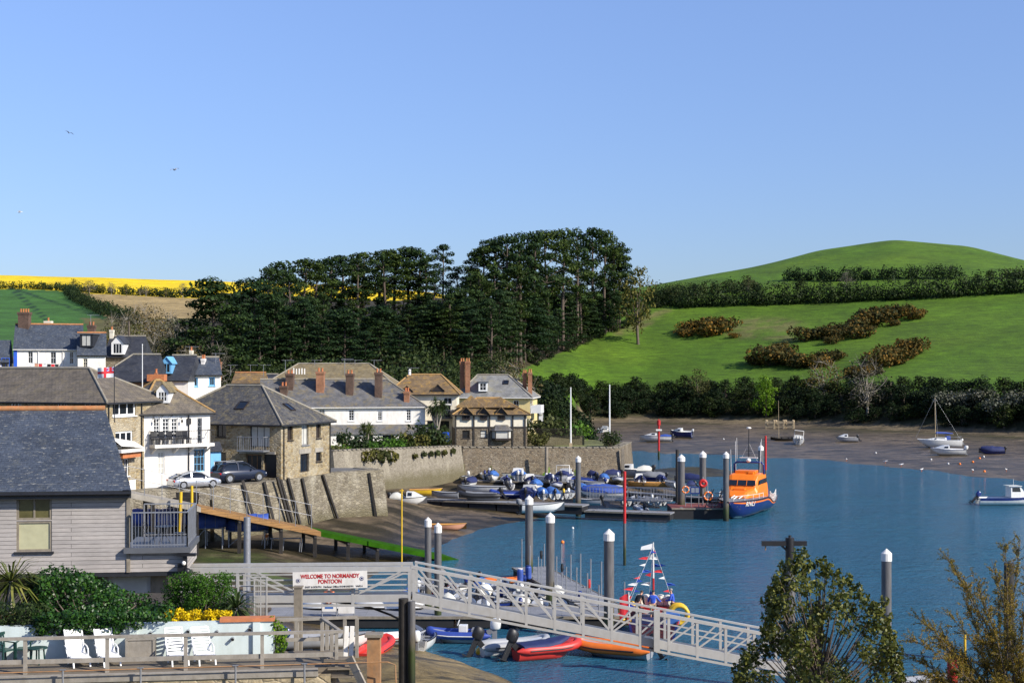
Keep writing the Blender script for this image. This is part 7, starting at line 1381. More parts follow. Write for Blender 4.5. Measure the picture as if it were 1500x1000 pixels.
for x,yt,yb,Y,m_,lab in ((793,806,862,98,'black','thin marker withy with black tip behind the tallest capped pile'),(823.5,825,870,96,'black','thin marker withy with black tip right of the middle capped pile'),(863,848,880,92,'red','thin marker withy with red tip near the end of the pontoon')):
    b=atY(x,yb,Y); b.z=.7 if b.z<.7 else b.z; o=thing('withy',lab,'marker post',(b.x,b.y,.6)); zt=atY(x,yt,Y).z-.6; q=MB(); q.tube([(0,0,0),(0,0,zt)],.03,6); q.build('pole',M['steel'],o); q=MB(); q.lathe([(.08,zt-.55),(.11,zt-.3),(.08,zt)],(0,0,0),8); q.build('topmark',M[m_],o)
# --- cars
M.update(silver=mat('silver_car_paint',(.5,.52,.55),.3,.03,metal=.6,coat=.8),carblue=mat('dark_blue_car_paint',(.006,.011,.03),.3,.05,metal=.1,coat=.6),lamp_red=mat('red_tail_lamp',(.5,.01,.01),.2,.05),plate=mat('yellow_number_plate',(.7,.55,.08),.5,.02),hub=mat('alloy_wheel',(.4,.41,.43),.35,.05,metal=.7))
def car(label,loc,rz,L,Wd,Hh,m,kind):
    o=thing('parked_car',label,'car',loc,rz); suv=kind=='suv'; zb=.24 if suv else .17; belt=Hh*(.60 if suv else .62)
    prof=[(-.5,.52,.80),(-.485,.42,.9),(-.44,.30,1.0),(-.3,.25,1.03),(0,.25,1.02),(.28,.25,1.0),(.42,.3,.86 if not suv else .93),(.475,.38,.76 if not suv else .85),(.5,.5,.66 if not suv else .72)]
    q=MB(); rings=[]
    for fx,b,t_ in prof:
        w_=Wd/2*(1-.35*max(0,abs(fx)-.38)/.12*.5); z0=zb+(b-.25)*belt*.6; z1=belt*t_; x=fx*L
        rings.append([(x,-w_*.92,z0),(x,-w_,z0+(z1-z0)*.35),(x,-w_*.985,z0+(z1-z0)*.75),(x,-w_*.9,z1),(x,w_*.9,z1),(x,w_*.985,z0+(z1-z0)*.75),(x,w_,z0+(z1-z0)*.35),(x,w_*.92,z0)])
    q.loft(rings); q.build('body',M[m],o,bevel=.03)
    cab=[(-.46,.0),(-.40,.75),(-.30,.97),(-.1,1.0),(.06,.93),(.26,.0)] if suv else [(-.46,.0),(-.30,.62),(-.14,.95),(-.02,1.0),(.09,.86),(.26,.0)]
    q=MB(); rings=[]
    for fx,f in cab: z=belt*1.0+(Hh-belt-.03)*f; w_=Wd/2*(.9-.19*f); rings.append([(fx*L,-Wd/2*.89,belt*.97),(fx*L,-w_,z),(fx*L,w_,z),(fx*L,Wd/2*.89,belt*.97)])
    q.loft(rings,0,False,False); q.build('glasshouse',M['glass'],o)
    q=MB(); z=lambda f:belt+(Hh-belt-.03)*f+.02
    top=[(fx,f) for fx,f in cab if f>.6]; q.loft([[(fx*L,-Wd/2*(.9-.19*f)*1.01,z(f)-.05),(fx*L,-Wd/2*(.9-.19*f)*.9,z(f)+.02),(fx*L,Wd/2*(.9-.19*f)*.9,z(f)+.02),(fx*L,Wd/2*(.9-.19*f)*1.01,z(f)-.05)] for fx,f in top],0,False,True)
    for s_ in (-1,1):
        pts=[Vector((fx*L,s_*Wd/2*(.905-.19*f),z(f)-.03)) for fx,f in cab]; [q.bar(pts[i],pts[i+1],.07,.07) for i in range(len(pts)-1)]
        fx=-.13 if not suv else -.12; q.bar((fx*L,s_*Wd/2*.9,belt),(fx*L,s_*Wd/2*.72,Hh-.06),.09,.07)
    q.build('roof',M[m],o)
    wr=.33 if not suv else .38
    for fx in (-.31,.31):
        for s_ in (-1,1):
            w_=MB(); c_=(fx*L,s_*(Wd/2-.1),wr); w_.tube([(c_[0],c_[1]-.11,wr),(c_[0],c_[1]+.11,wr)],wr,20,cap=True,smooth=True); wo=w_.build('wheel',M['rubber'],o); w_=MB(); y=c_[1]+s_*.115; w_.tube([(c_[0],y-.005,wr),(c_[0],y+.005,wr)],wr*.62,16); [w_.bar((c_[0],y+s_*.01,wr),(c_[0]+wr*.6*math.cos(a),y+s_*.01,wr+wr*.6*math.sin(a)),.06,.02,up=(0,1,0)) for a in [i*1.257 for i in range(5)]]; w_.build('rim',M['hub'],wo)
            ar=MB(); ar.torus((fx*L,s_*(Wd/2-.01),wr),wr*1.08,.045,'y',14,5,0,0,math.pi); ar.build('wheel_arch',M['rubber'] if suv else M[m],o)
    for s_ in (-1,1):
        q=MB(); q.box((-.488*L,s_*Wd*.36,belt*.78),(.1,.34,.17)); q.build('tail_lamp',M['lamp_red'],o,bevel=.03); q=MB(); q.box((.46*L,s_*Wd*.35,belt*.66),(.2,.3,.12)); q.build('headlight',M['pvc'],o,bevel=.03); q=MB(); q.box((.14*L,s_*(Wd/2+.06),belt*1.03),(.14,.18,.12)); q.build('mirror',M[m],o,bevel=.03)
    q=MB(); q.box((-.497*L,0,belt*.62),(.02,.52,.11)); q.build('number_plate',M['plate'],o); q=MB(); q.box((-.47*L,0,zb+.07),(.16,Wd*.8,.16)); q.build('bumper',M['black'],o)
    if suv: q=MB(); [q.tube([(-.36*L,s_*Wd*.35,Hh+.02),(.0,s_*Wd*.35,Hh+.05)],.025,5) for s_ in(-1,1)]; q.build('roof_rail',M['steel'],o)
    return o
car('silver coupe parked at the edge of the quay in front of the white balcony house',(-25.7,114.9,6.13),R(36),4.05,1.8,1.36,'silver','coupe')
car('dark blue estate car parked under the balcony of the stone house',(-23.2,120.9,6.13),R(42),4.6,1.85,1.72,'carblue','suv')
# --- garden of the cottages: palms, hedges, flagpoles, walls
def mk_cordyline(seed,h,heads,r=1.1,m='spike',name='cabbage_palm'):
    def make():
        random.seed(seed); o=thing(name,'cabbage palm','palm'); mb=MB(); Pn=[]; 
        for i in range(heads):
            a=i*2.4; tip=Vector((.28*h*.5*math.cos(a)*(heads>1),.28*h*.5*math.sin(a)*(heads>1),h*random.uniform(.78,1.0))); mb.tube([(0,0,-.3),(tip.x*.25,tip.y*.25,h*.45),tip],[.16,.12,.08],7,cap=False)
            for j in range(110):
                d_=Vector((random.gauss(0,1),random.gauss(0,1),random.gauss(.25,.75))).normalized(); s_=d_.cross(Vector((0,0,1)))
                if s_.length<.1: continue
                s_=s_.normalized()*.04; L_=r*random.uniform(.7,1.15); p1=tip+d_*L_*.55; p2=tip+d_*L_-Vector((0,0,.28*L_)); Pn.append([tip-s_*.5,tip+s_*.5,p1+s_,p1-s_]); Pn.append([p1-s_,p1+s_,p2+s_*.15,p2-s_*.15])
        mb.build('trunk',M['barkgrey'],o); V_=np.array([list(p) for q in Pn for p in q]); np_mesh('leaves',V_,np.arange(len(V_)).reshape(-1,4),LM[m],o); return o
    return Kind(make)
def g_at(x,y,Y): P=atY(x,y,Y); return Vector((P.x,P.y,max(5.3,Zt(P.x,P.y))))
mk_cordyline(61,6.2,7,1.0).put(g_at(640,658,181.5),0,'tall many headed cabbage palm in front of the cream house'); mk_cordyline(62,3.2,3,1.2).put(g_at(537,660,172),1,'round headed cabbage palm in front of the white cottages'); mk_cordyline(63,2.4,1,1.0).put(g_at(503,662,166),2,'small spiky palm by the stone house end of the cottage garden'); mk_cordyline(64,2.8,2,1.0).put(g_at(652,650,179.3),2,'short pale spiky palm below the cabbage palm beside the blue door')
kb=[mk_bush(71,1.7,1.9,'dark',name='shrub',n=700),mk_bush(72,1.6,1.6,'green',name='shrub',n=700),mk_bush(73,1.5,1.5,'olive',name='shrub',n=700)]
for x,Y,k_,s,lab in ((490,158,2,1.0,'olive shrub at the left end of the cottage garden'),(500,160,1,.9,'mixed green shrub behind the left end of the garden wall'),(520,166,0,1.25,'dark clipped shrub in the cottage garden'),(538,167,1,.9,'light green shrub below the round headed palm'),(552,169,0,.95,'dark low shrub next to the light green one'),(566,170,1,1.05,'bright leafy shrub in the middle of the garden wall'),(580,171,1,1.0,'yellowish shrub behind the garden wall top'),(594,172,0,1.0,'dark shrub with pale blossom by the lean to'),(606,173,2,1.3,'rounded olive shrub at the right end of the cottage garden'),(628,176,0,1.5,'dark ivy covered shrub at the foot of the cabbage palm'),(640,177,0,1.2,'dark shrub left of the blue door'),(795,199,2,1.7,'tan green shrub beside the manor porch'),(815,200,2,2.0,'broad tawny shrub behind the garden fence'),(832,201,1,1.6,'green bush near the white flagpole'),(846,201,1,1.2,'small bright bush at the end of the garden fence'),(789,186,2,1.0,'weedy shrub on the harbour wall terrace'),(895,186,0,.9,'low dark bush at the foot of the outer flagpole')):
    P=g_at(x,660,Y); kb[k_].put(P,None,lab,None,s*1.25)
for x,yt,yb,Y,lab in ((836,567,646,185.5,'white flagpole without flag on the harbour wall terrace'),(893,563,644,187.0,'taller bare white flagpole at the outer end of the harbour wall')):
    b=atY(x,yb,Y); o=thing('flagpole',lab,'flagpole',(b.x,b.y,5.3)); z_=atY(x,yt,Y).z-5.3; q=MB(); q.tube([(0,0,0),(0,0,z_)],[.12,.07],8); q.build('pole',M['pvc'],o); q=MB(); q.box((0,0,.3),(.4,.4,.6)); q.build('tabernacle',M['woodpale'],o)
wall_strip('terrace_wall','low stone terrace wall behind the flagpole on the harbour wall',[pxy(772,188),pxy(838,189),pxy(856,189)],[5.2]*3,[6.5,6.5,6.6],.5,'gardenstone',.0)
o=thing('garden_fence','dark railings along the low terrace wall','fence',(*pxy(782,188.4),6.5)); q=MB(); a_,b_=Vector((*pxy(782,188.4),6.5)),Vector((*pxy(853,188.8),6.5)); [q.tube([a_.lerp(b_,i/45),a_.lerp(b_,i/45)+Vector((0,0,1.1))],.025,4) for i in range(46)]; [q.tube([a_+Vector((0,0,z)),b_+Vector((0,0,z))],.03,4) for z in (.15,1.1)]; q.build('railings',M['darkframe'],o,world=True)
o=thing('blue_gate','tall blue plank door at the end of the garden wall beside the timbered house','gate',atY(653,652,178)); q=MB(); q.box((0,0,.55),(.9,.1,2.2)); q.build('door_leaf',M['royal'],o); q=MB(); [q.box((s_*.55,0,.6),(.16,.16,2.4)) for s_ in(-1,1)]; q.build('frame',M['darkwood'],o)
# more small craft packed along the two pontoons
random.seed(23); kinds=[('open','white_gel','white dinghy with raised motor'),('cov','white_gel','white tender under a navy cover'),('rib','grey_gel','grey inflatable with outboard'),('cuddy','white_gel','small white cabin dinghy'),('cov','grey_gel','grey tender under a blue cover'),('open','grey_gel','grey open dinghy with motor')]
for i,(x,y,z) in enumerate([(684,704,2.0),(722,703,2.0),(741,706,1.95),(776,708,1.9),(806,707,1.8),(838,712,1.7),(866,712,1.5),(884,708,1.5),(905,706,1.4),(936,708,1.3),(968,707,1.2),(860,738,.8),(745,715,1.75),(785,716,1.7),(815,716,1.65),(1000,716,.9)]):
    k_,m_,lb=kinds[i%6]; P=at(x,y,z); P.z=z; boat(lb+' in the packed row by the harbour wall pontoons',P,random.choice((85,95,265,100,170)),k_,L=random.uniform(2.9,3.8),H=random.uniform(.5,.75),m=m_,ob=('white_gel','black','navy','black')[i%4],cov=('tarp_navy','tarp_bright','none','none')[i%2] if k_!='cuddy' else 'tarp_navy',tilt=random.choice((.3,.6,.8)),group='packed small craft by the harbour wall pontoons',sd=60+i)

o=thing('washing_line','line of pink, white and dark washing in front of the hillside white house','washing',(*pxy(62,186.5),15.5)); q=MB(); a_,b_=atY(40,531,186.5),atY(88,533,187); q.tube([a_,a_.lerp(b_,.5)-Vector((0,0,.1)),b_],.015,4); q.build('line',M['steel'],o,world=True)
for i,(f,m_) in enumerate(((.05,'flagwhite'),(.16,'flagwhite'),(.28,'pinkhull'),(.4,'flagred'),(.55,'flagwhite'),(.66,'dark_cloth'),(.78,'flagred'),(.9,'dark_cloth'))):
    p=a_.lerp(b_,f)-Vector((0,0,.05)); q=MB(); w_=.24; q.loft([[p+Vector((-w_,.02,0)),p+Vector((w_,0,-.02))],[p+Vector((-w_*.9,-.08,-.5)),p+Vector((w_*.9,.06,-.5))],[p+Vector((-w_,.03,-1.0-.15*(i%2))),p+Vector((w_*.8,-.04,-1.05))]],0,False,False); q.build('garment',M[m_],o,world=True)
o=thing('hose','black hose looping down from the footbridge to the long pontoon','hose',atY(470,880,58.2)); q=MB(); q.tube([atY(470,879,58.3),atY(510,883,58.4),atY(545,890,58.5),atY(572,900,58.3),atY(588,908,57.9)],.05,6); q.build('pipe',M['black'],o,world=True)
# ------------------------------------------------------------------ foreground: boarded house, planter, deck, garden
M.update(dimroom=mat('dim_room_behind_glass',(.10,.09,.035),.08,.5,.7,spec=.8), aqua=mat('pale_aqua_wall_paint',(.60,.68,.66),.7,.06,1.0,(.42,.47,.42),.5,.15,20), greenplastic=mat('dark_green_plastic',(.012,.05,.042),.4,.1), terrac=mat('terracotta_coping',(.52,.18,.07),.8,.2,3,(.3,.13,.07),.4), lounger=mat('white_resin',(.78,.78,.76),.4,.03), seawall=stone_mat('sandy_sea_wall',[(.38,.30,.18),(.45,.37,.24),(.33,.26,.16)],(.36,.3,.2),2.2,.5,(.3,.26,.16)), railwood=mat('grey_rail_timber',(.30,.27,.225),.8,.2,3,(.17,.14,.1),.5,.2,30))
d7=Vector((.9925,.122,0)); n7=Vector((.122,-.9925,0)); Bh=Vector(((190-750)/FPX*57,57,0)); Ah=Bh-d7*14.5
h=House('boarded_house','grey weatherboarded house with blue slate hip roof and corner balcony above the deck',Ah[:2],Bh[:2],9.0,7.72,11.28,'clap',rev=.1)
h.C=h.B+Vector((-4.8,9.0,0)); h.win('f',24,714,76,761,frame='wood',nx=2,nz=1,glass='dimroom',fw=.09,sill=False,bars=.07); h.win('f',24,763,76,807,frame='wood',nx=1,nz=1,glass='blind',fw=.09,sillm='fascia')
h.roof(14.12,0,0,'slate',.42,'ridge',th=.3); h.walls()
q=MB()
for i in range(12): q.box(W(h.A,h.B,14.5-.9-i*1.17,14.1,0)+h.n*-4.5,(1.12,.42,.14),math.atan2(h.d.y,h.d.x)) if False else None
A,B=h.A,h.B; u24,zz1=uz(24,763,A,B)
q=MB(); wbox(q,A,B,14.5-.12,14.5+.02,7.72,11.2,.004,.05); q.build('corner_board',M['wood'],h.root,world=True)
x0=B+d7*.004; x1=B+d7*2.25; q=MB(); wall_face(q,x0[:2],x1[:2],7.72,8.5,[]); wall_face(q,x1[:2],(x1-n7*4)[:2],7.72,8.5,[]); q.build('lower_wall',M['clap'],h.root,world=True)
q=MB(); wbox(q,A,B,14.3,16.9,8.5,8.72,-3.6,.28); q.build('balcony_floor',M['lead'],h.root,world=True)
q=MB(); zt=10.12; zf=8.74
def rail(mb,P,Q,zf,zt,k,w_=.016):
    P,Q=Vector(P),Vector(Q); z=Vector((0,0,1)); mb.bar(P+z*zt,Q+z*zt,.06,.05); mb.bar(P+z*(zf+.08),Q+z*(zf+.08),.035,.035)
    for i in range(k+1): c=P.lerp(Q,i/k); mb.bar(c+z*zf,c+z*zt,.05 if i in(0,k) else w_,up=(0,1,0))
p0,p1,p2,p3=[W(A,B,u,0,o_) for u,o_ in ((14.62,.2),(16.78,.2),(16.78,-3.4),(14.62,-3.4))]
rail(q,p0,p1,zf,zt,17); rail(q,p1,p2,zf,zt,24); rail(q,p2,p3,zf,zt,14); q.build('balcony_railing',M['steel'],h.root,world=True)
q=MB(); g0=W(A,B,6.0,0,-.9); g1=W(A,B,15.9,0,-.9); L_=(g1-g0).length; wall_face(q,g0[:2],g1[:2],6.2,7.72,[(.2,2.4,6.35,7.62),(2.5,5.4,6.35,7.62),(5.5,7.4,6.35,7.62),(7.5,9.2,6.35,7.62)],.1); gf=q.build('ground_floor',M['wood'],h.root,world=True)
for a,b,gl in ((.2,2.4,'dimroom'),(2.5,5.4,'dimroom'),(5.5,7.4,'dimroom'),(7.5,9.2,'curtain')): window(h.root,g0[:2],g1[:2],(a,b,6.35,7.62),'alu',1,1,.07,gl,'patio_door',.1,False)
q=MB(); wbox(q,A,B,5,16.9,7.55,7.71,-.9,-.02); q.build('soffit',M['fascia'],h.root,world=True)
c=W(A,B,14.42,11.0,.16); o=h.root; q=MB(); q.bar(W(A,B,14.42,11.05,.0),W(A,B,14.42,11.0,.3),.06); q.box(W(A,B,14.42,10.97,.32),(.28,.16,.2),.12,rx=.4); q.build('flood_lamp',M['black'],h.root,world=True)
q=MB(); c=W(A,B,16.75,8.2,.22); q.box(c+Vector((0,0,.22)),(.75,.3,.1)); q.bar(c+Vector((-.05,0,.2)),c+Vector((-.05,0,-.5)),.14); q.ball(c+Vector((.05,-.1,-.45)),.16,10); q.box(c+Vector((-.2,-.05,-.28)),(.25,.2,.3)); q.build('camera_bracket',M['black'],h.root,world=True)
q=MB(); q.ball(c+Vector((-.06,-.2,-.1)),.09,10); q.build('camera_dome',M['white'],h.root,world=True)
# balcony table and chairs
def wire_chair(label,loc,rz):
    o=thing('chair',label,'chair',loc,rz,None); q=MB(); q.lathe([(.22,.43),(.22,.45)],(0,0,0),14); q.build('seat',M['black'],o); q=MB(); [q.tube([(.15*math.cos(a),.15*math.sin(a),.43),(.22*math.cos(a),.22*math.sin(a),0)],.012,4) for a in (.8,2.4,3.9,5.5)]; q.build('legs_frame',M['black'],o); q=MB(); q.torus((0,.2,.68),.2,.012,'y',14,4); q.torus((0,.2,.68),.1,.01,'y',10,4); [q.tube([(s_*.15,.2,.45),(s_*.19,.2,.7)],.01,4) for s_ in(-1,1)]; q.build('backrest',M['black'],o); return o
c=W(A,B,15.75,8.73,-.7); o=thing('garden_table','black wire table on the corner balcony','table',c); q=MB(); q.lathe([(.4,.72),(.4,.74)],(0,0,0),18); q.build('tabletop',M['black'],o); q=MB(); [q.tube([(.05*math.cos(a),.05*math.sin(a),.7),(.1*math.cos(a),.1*math.sin(a),.35),(.32*math.cos(a),.32*math.sin(a),0)],.014,4) for a in (0,2.1,4.2)]; q.build('pedestal',M['black'],o)
wire_chair('black wire chair on the balcony between house wall and table',W(A,B,15.15,8.73,-.9),1.2); wire_chair('black wire chair on the balcony by the outer railing',W(A,B,16.35,8.73,-.9),-1.2)
# --- planter wall and soil
Pa=Vector((-19.3,46.45,0)); Pd=(Vector(((400-750)/FPX*47.9,47.9,0))-Pa).normalized(); Pb=Vector(((400-750)/FPX*47.9,47.9,0)); Pn=Vector((Pd.y,-Pd.x,0)); Lp=(Pb-Pa).length; A,B=Pa[:2],Pb[:2]
o=thing('planter_wall','pale aqua painted planter wall behind the loungers with stubs of drain pipe','wall',(Pb.x,Pb.y,6.3),math.atan2(Pd.y,Pd.x)); q=MB(); wbox(q,A,B,0,Lp,6.2,7.40,-.35,0); q.add([W(A,B,Lp-.351,6.2,-.35),W(A,B,Lp-.351,6.2,-1.1),W(A,B,Lp-.002,6.2,-1.1),W(A,B,Lp-.002,6.2,-.351),W(A,B,Lp-.351,7.4,-.35),W(A,B,Lp-.351,7.4,-1.1),W(A,B,Lp-.002,7.4,-1.1),W(A,B,Lp-.002,7.4,-.351)],[(0,1,5,4),(3,7,6,2),(4,5,6,7),(1,2,6,5)]); q.build('wall',M['aqua'],o,world=True)
for x in (196,376):
    u=on_line(x,A,B)[1]; q=MB(); wbox(q,A,B,u-.12,u+.12,6.3,7.38,.003,.12); q.build('buttress',M['aqua'],o,world=True)
q=MB(); u=on_line(322,A,B)[1]; wbox(q,A,B,u,Lp+.05,7.403,7.52,-.42,.06); q.build('coping',M['terrac'],o,world=True)
for x,y in ((60,928),(89.5,928),(133,927),(175,928),(221,926),(276,923),(318,924),(366,920),(341,934)):
    u,z=uz(x,y,A,B); q=MB(); q.tube([W(A,B,u,z,-.02),W(A,B,u,z-.02,.17)],.055,10,cap=False); q.lathe([(.048,0),(.048,.004)],(0,0,-90),8); pp=q.build('drain_pipe',M['steel'],o,world=True); q=MB(); q.tube([W(A,B,u,z,.0),W(A,B,u,z-.018,.15)],.046,10); q.build('pipe_bore',M['rubber'],pp,world=True)  # dark inside of each pipe is painted as a black plug
q=MB(); q.slab([tuple(W(A,B,u,0,o_)[:2]) for u,o_ in ((0,-.352),(Lp-.353,-.352),(Lp-.353,-1.1),(Lp-2.4,-3.2),(8.5,-7.0),(0,-8.0))],6.0,7.3); tag(q.build('planting_bed',M['soil']),kind='structure')
# --- shrubs
def shrub(name,label,cat,blobs,m,size,n,aspect=.6,stem=True,jit=.8):
    bx=[(atY(x,y,Y),rx,rz) for x,y,Y,rx,rz in blobs]; b0=bx[0][0]; base=Vector((sum(p.x for p,_,_ in bx)/len(bx),sum(p.y for p,_,_ in bx)/len(bx),7.3)); o=thing(name,label,cat,base); cl=[(tuple(p-base),(rx,rx,rz),int(n*rx*rx*4)) for p,rx,rz in bx]; crown('foliage',cl,size,m,o,1,jit,aspect)
    if stem:
        q=MB()
        for p,rx,rz in bx[::2]: t_=p-base; q.tube([(t_.x*.5,t_.y*.5,-.1),(t_.x*.8,t_.y*.8,t_.z*.4),tuple(t_)],[.04,.025,.01],5,cap=False)
        q.build('stem',M['bark'],o)
    return o
random.seed(33); bl=[]
for x in range(62,245,13):
    top=np.interp(x,[50,75,110,130,150,180,205,240],[838,830,832,840,852,862,872,884])
    for y in np.arange(top+12,926,13): bl.append((x+random.uniform(-5,5),y+random.uniform(-5,5),48.9+random.uniform(-.7,.9) if y>895 else 50.3+random.uniform(-1.2,1.2),random.uniform(.32,.48),random.uniform(.28,.4)))
for x in range(58,242,9):
    Yw=on_line(x,Pa[:2],Pb[:2])[0][1]
    for y in (903,912,921): 
        if y<np.interp(x,[58,120,200,240],[930,928,916,908])+random.uniform(-4,5): bl.append((x+random.uniform(-4,4),y,Yw-.12+random.uniform(-.1,.1),.24,.2))
shrub('shrub','large glossy green escallonia like shrub spilling over the planter wall','shrub',bl,leaf_mat('shrub_leaves',(.013,.040,.008),(.032,.095,.013),(.08,.18,.022),1.1,.4,.2,.35),.13,330)
bl=[(x+random.uniform(-4,4),y+random.uniform(-4,4),50.2+random.uniform(-.7,.7),random.uniform(.28,.4),random.uniform(.25,.34)) for x in range(254,345,13) for y in range(848,902,11) if ((x-297)/58)**2+((y-885)/46)**2<1.1]
shrub('shrub','fine leaved bright green bush above the yellow flowers','shrub',bl,'green',.10,620,.45)
bl=[(x+random.uniform(-3,3),y+random.uniform(-3,3),48.6+random.uniform(-.25,.25),random.uniform(.14,.2),random.uniform(.13,.18)) for x in range(247,338,8) for y in range(899,916,7)]
shrub('flowers','low mound of bright yellow flowers along the planter edge','flowers',bl,'yellowfl',.075,1100,.9)
bl=[(x,y,48.0,random.uniform(.14,.24),random.uniform(.18,.3)) for x,y in ((398,910),(404,914),(410,920),(414,928),(406,934),(400,924),(416,940),(410,946))]
shrub('climber','green climber trailing over the end of the planter wall','climber',bl,'bright',.12,620,.5,False)
mk_cordyline(65,1.0,1,1.5).put(atY(16,862,49.5)-Vector((0,0,.6)),0,'large spiky palm like plant at the corner of the planter bed'); mk_cordyline(66,.7,1,1.15,name='spiky_plant').put(atY(48,868,50.2)-Vector((0,0,.5)),1,'second spiky plant beside the large one in the planter bed'); mk_cordyline(67,.35,1,1.0,name='spiky_plant').put(atY(346,893,49.3)-Vector((0,0,.2)),1,'tuft of grassy blades at the end of the yellow flowers')
bl=[(x,y,48.5,random.uniform(.2,.3),.18) for x,y in ((4,906),(12,910),(20,905),(-6,908))]; shrub('dead_fronds','orange brown dead fronds hanging below the spiky plant','dead leaves',bl,leaf_mat('dead_fronds',(.16,.07,.02),(.3,.14,.04),(.4,.22,.07),1,.7,.2),.2,240,.25,False)
bl=[(x,y,47.5+random.uniform(-.7,1.0),random.uniform(.28,.36),.3) for x in range(-2,64,10) for y in (893,908,918)]; shrub('shrub','shadowy undergrowth shrub beneath the spiky plants','shrub',bl,'dark',.13,240)
# --- deck
D0=Vector((-17.3,44.45,0)); D1=Vector((-5.25,45.93,0)); A,B=D0[:2],D1[:2]; Ld=(D1-D0).length
q=MB(); q.poly([W(A,B,-3,6.3,.12),W(A,B,Ld,6.3,.12),W(A,B,Ld,6.3,-2.7),W(A,B,Ld-2.6,6.3,-2.7),W(A,B,Ld-2.7,6.3,-2.2),W(A,B,-3,6.3,-2.2)]); wbox(q,A,B,-3,Ld,6.0,6.298,.06,.12); tag(q.build('deck_floor',M['deckwood']),kind='structure')
o=thing('deck_railing','weathered timber post and rail fence along the front of the deck','railing',(D0.x,D0.y,6.3)); q=MB(); wbox(q,A,B,-3,Ld-.2,7.38,7.47,-.06,.08); q.build('top_rail',M['railwood'],o,world=True); q=MB(); wbox(q,A,B,-3,Ld-.2,6.62,6.76,-.03,.01); q.build('lower_rail',M['railwood'],o,world=True)
for x in (-70,37,157,272,384,493): u=on_line(x,A,B)[1]; q=MB(); wbox(q,A,B,u-.055,u+.055,6.05,7.378,-.055,.055); q.build('post',M['railwood'],o,world=True)
C_=W(A,B,Ld-.25,0,0); o=thing('side_railing','timber railing returning at the outer end of the deck beside the white panels','railing',C_+Vector((0,0,6.3))); q=MB(); E_=W(A,B,Ld-.9,0,-2.6); F_=W(A,B,Ld-2.4,0,-2.6); z=Vector((0,0,1)); q.bar(C_+z*7.4,E_+z*7.4,.12,.07); q.bar(E_+z*7.4,F_+z*7.4,.12,.07); q.bar(E_+z*6.7,F_+z*6.7,.05,.12); q.build('rail',M['railwood'],o,world=True)
for p_ in (E_,F_,C_.lerp(E_,.5)): q=MB(); q.bar(p_+z*6.0,p_+z*7.36,.11,.11,up=(0,1,0)); q.build('post',M['railwood'],o,world=True)
o=thing('boundary_rail','grey timber rail on the slope between the deck and the pontoon','railing',atY(470,930,52)); a_,b_=atY(405,908,52),atY(524,903,52.5); q=MB(); q.bar(a_,b_,.12,.1); q.build('rail',M['railwood'],o,world=True)
for f in (.25,.62,.84,.99): p_=a_.lerp(b_,f); q=MB(); q.bar(p_-z*1.5,p_-z*.05,.12,.12,up=(0,1,0)); q.build('post',M['railwood'],o,world=True)
o=thing('sea_wall','sandy stone sea wall topped by a long timber beam under the deck','wall',W(A,B,0,5,.5)); q=MB(); wbox(q,A,B,-3,Ld-.6,3.5,6.1,-.2,.45); q.build('stonework',M['seawall'],o,world=True); q=MB(); wbox(q,A,B,-3,Ld-1.0,6.105,6.32,.2,.5); q.build('beam',M['railwood'],o,world=True)
o=thing('tube_railing','thin rusty tube railing in front of the timber beam','railing',W(A,B,0,6,.75)); q=MB(); pts=[W(A,B,u,6.52+.003*u,.75) for u in np.linspace(-3,Ld+1.2,9)]; q.tube(pts,.02,5); q.tube([pts[-1],pts[-1]+d7*.25-z*.1,pts[-1]+d7*.28-z*1.2],.02,5); q.build('rail',M['woodrust'],o,world=True)
for x in (92,206,345,446): u=on_line(x,W(A,B,0,0,.75)[:2],W(A,B,9,0,.75)[:2])[1]; q=MB(); q.tube([W(A,B,u,5.2,.75),W(A,B,u,6.55,.75)],.035,6); q.bar(W(A,B,u-.09,6.57,.75),W(A,B,u+.09,6.57,.75),.06,.03); q.build('post',M['steel'],o,world=True)
# end of the deck: panels, post, steps
c=atY(511,962,46.2); o=thing('upright_planks','pair of upright white planks leaning at the outer corner of the deck','planks',c,R(8)); 
for s_ in (-.09,.09): q=MB(); q.box((s_,0,.52),(.145,.05,.98),ry=.04); q.build('plank',M['white'],o,bevel=.012)
o=thing('timber_post','stout brown timber post with flat cap beyond the outer corner of the deck','post',atY(548,1000,46)); q=MB(); q.bar(atY(548,1040,46),atY(548,932,46),.42,.42,up=(0,1,0)); q.build('post',M['woodrust'],o,world=True); q=MB(); q.box(atY(548,929,46),(.56,.56,.09)); q.build('cap',M['wood'],o,world=True)
o=thing('deck_steps','steep wooden steps going down from the outer end of the deck','steps',atY(515,985,45.9)); q=MB(); a_,b_=atY(512,962,45.7),atY(540,1020,45.4); q.bar(a_,b_,.08,.25); q.bar(a_+Vector((-.9,.3,0)),b_+Vector((-.9,.3,0)),.08,.25); q.build('stringer',M['railwood'],o,world=True); q=MB()
for i in range(5): p_=a_.lerp(b_,(i+.5)/5)+Vector((-.45,.15,0)); q.box(p_,(.9,.3,.05),.1)
q.build('treads',M['deckwood'],o,world=True)
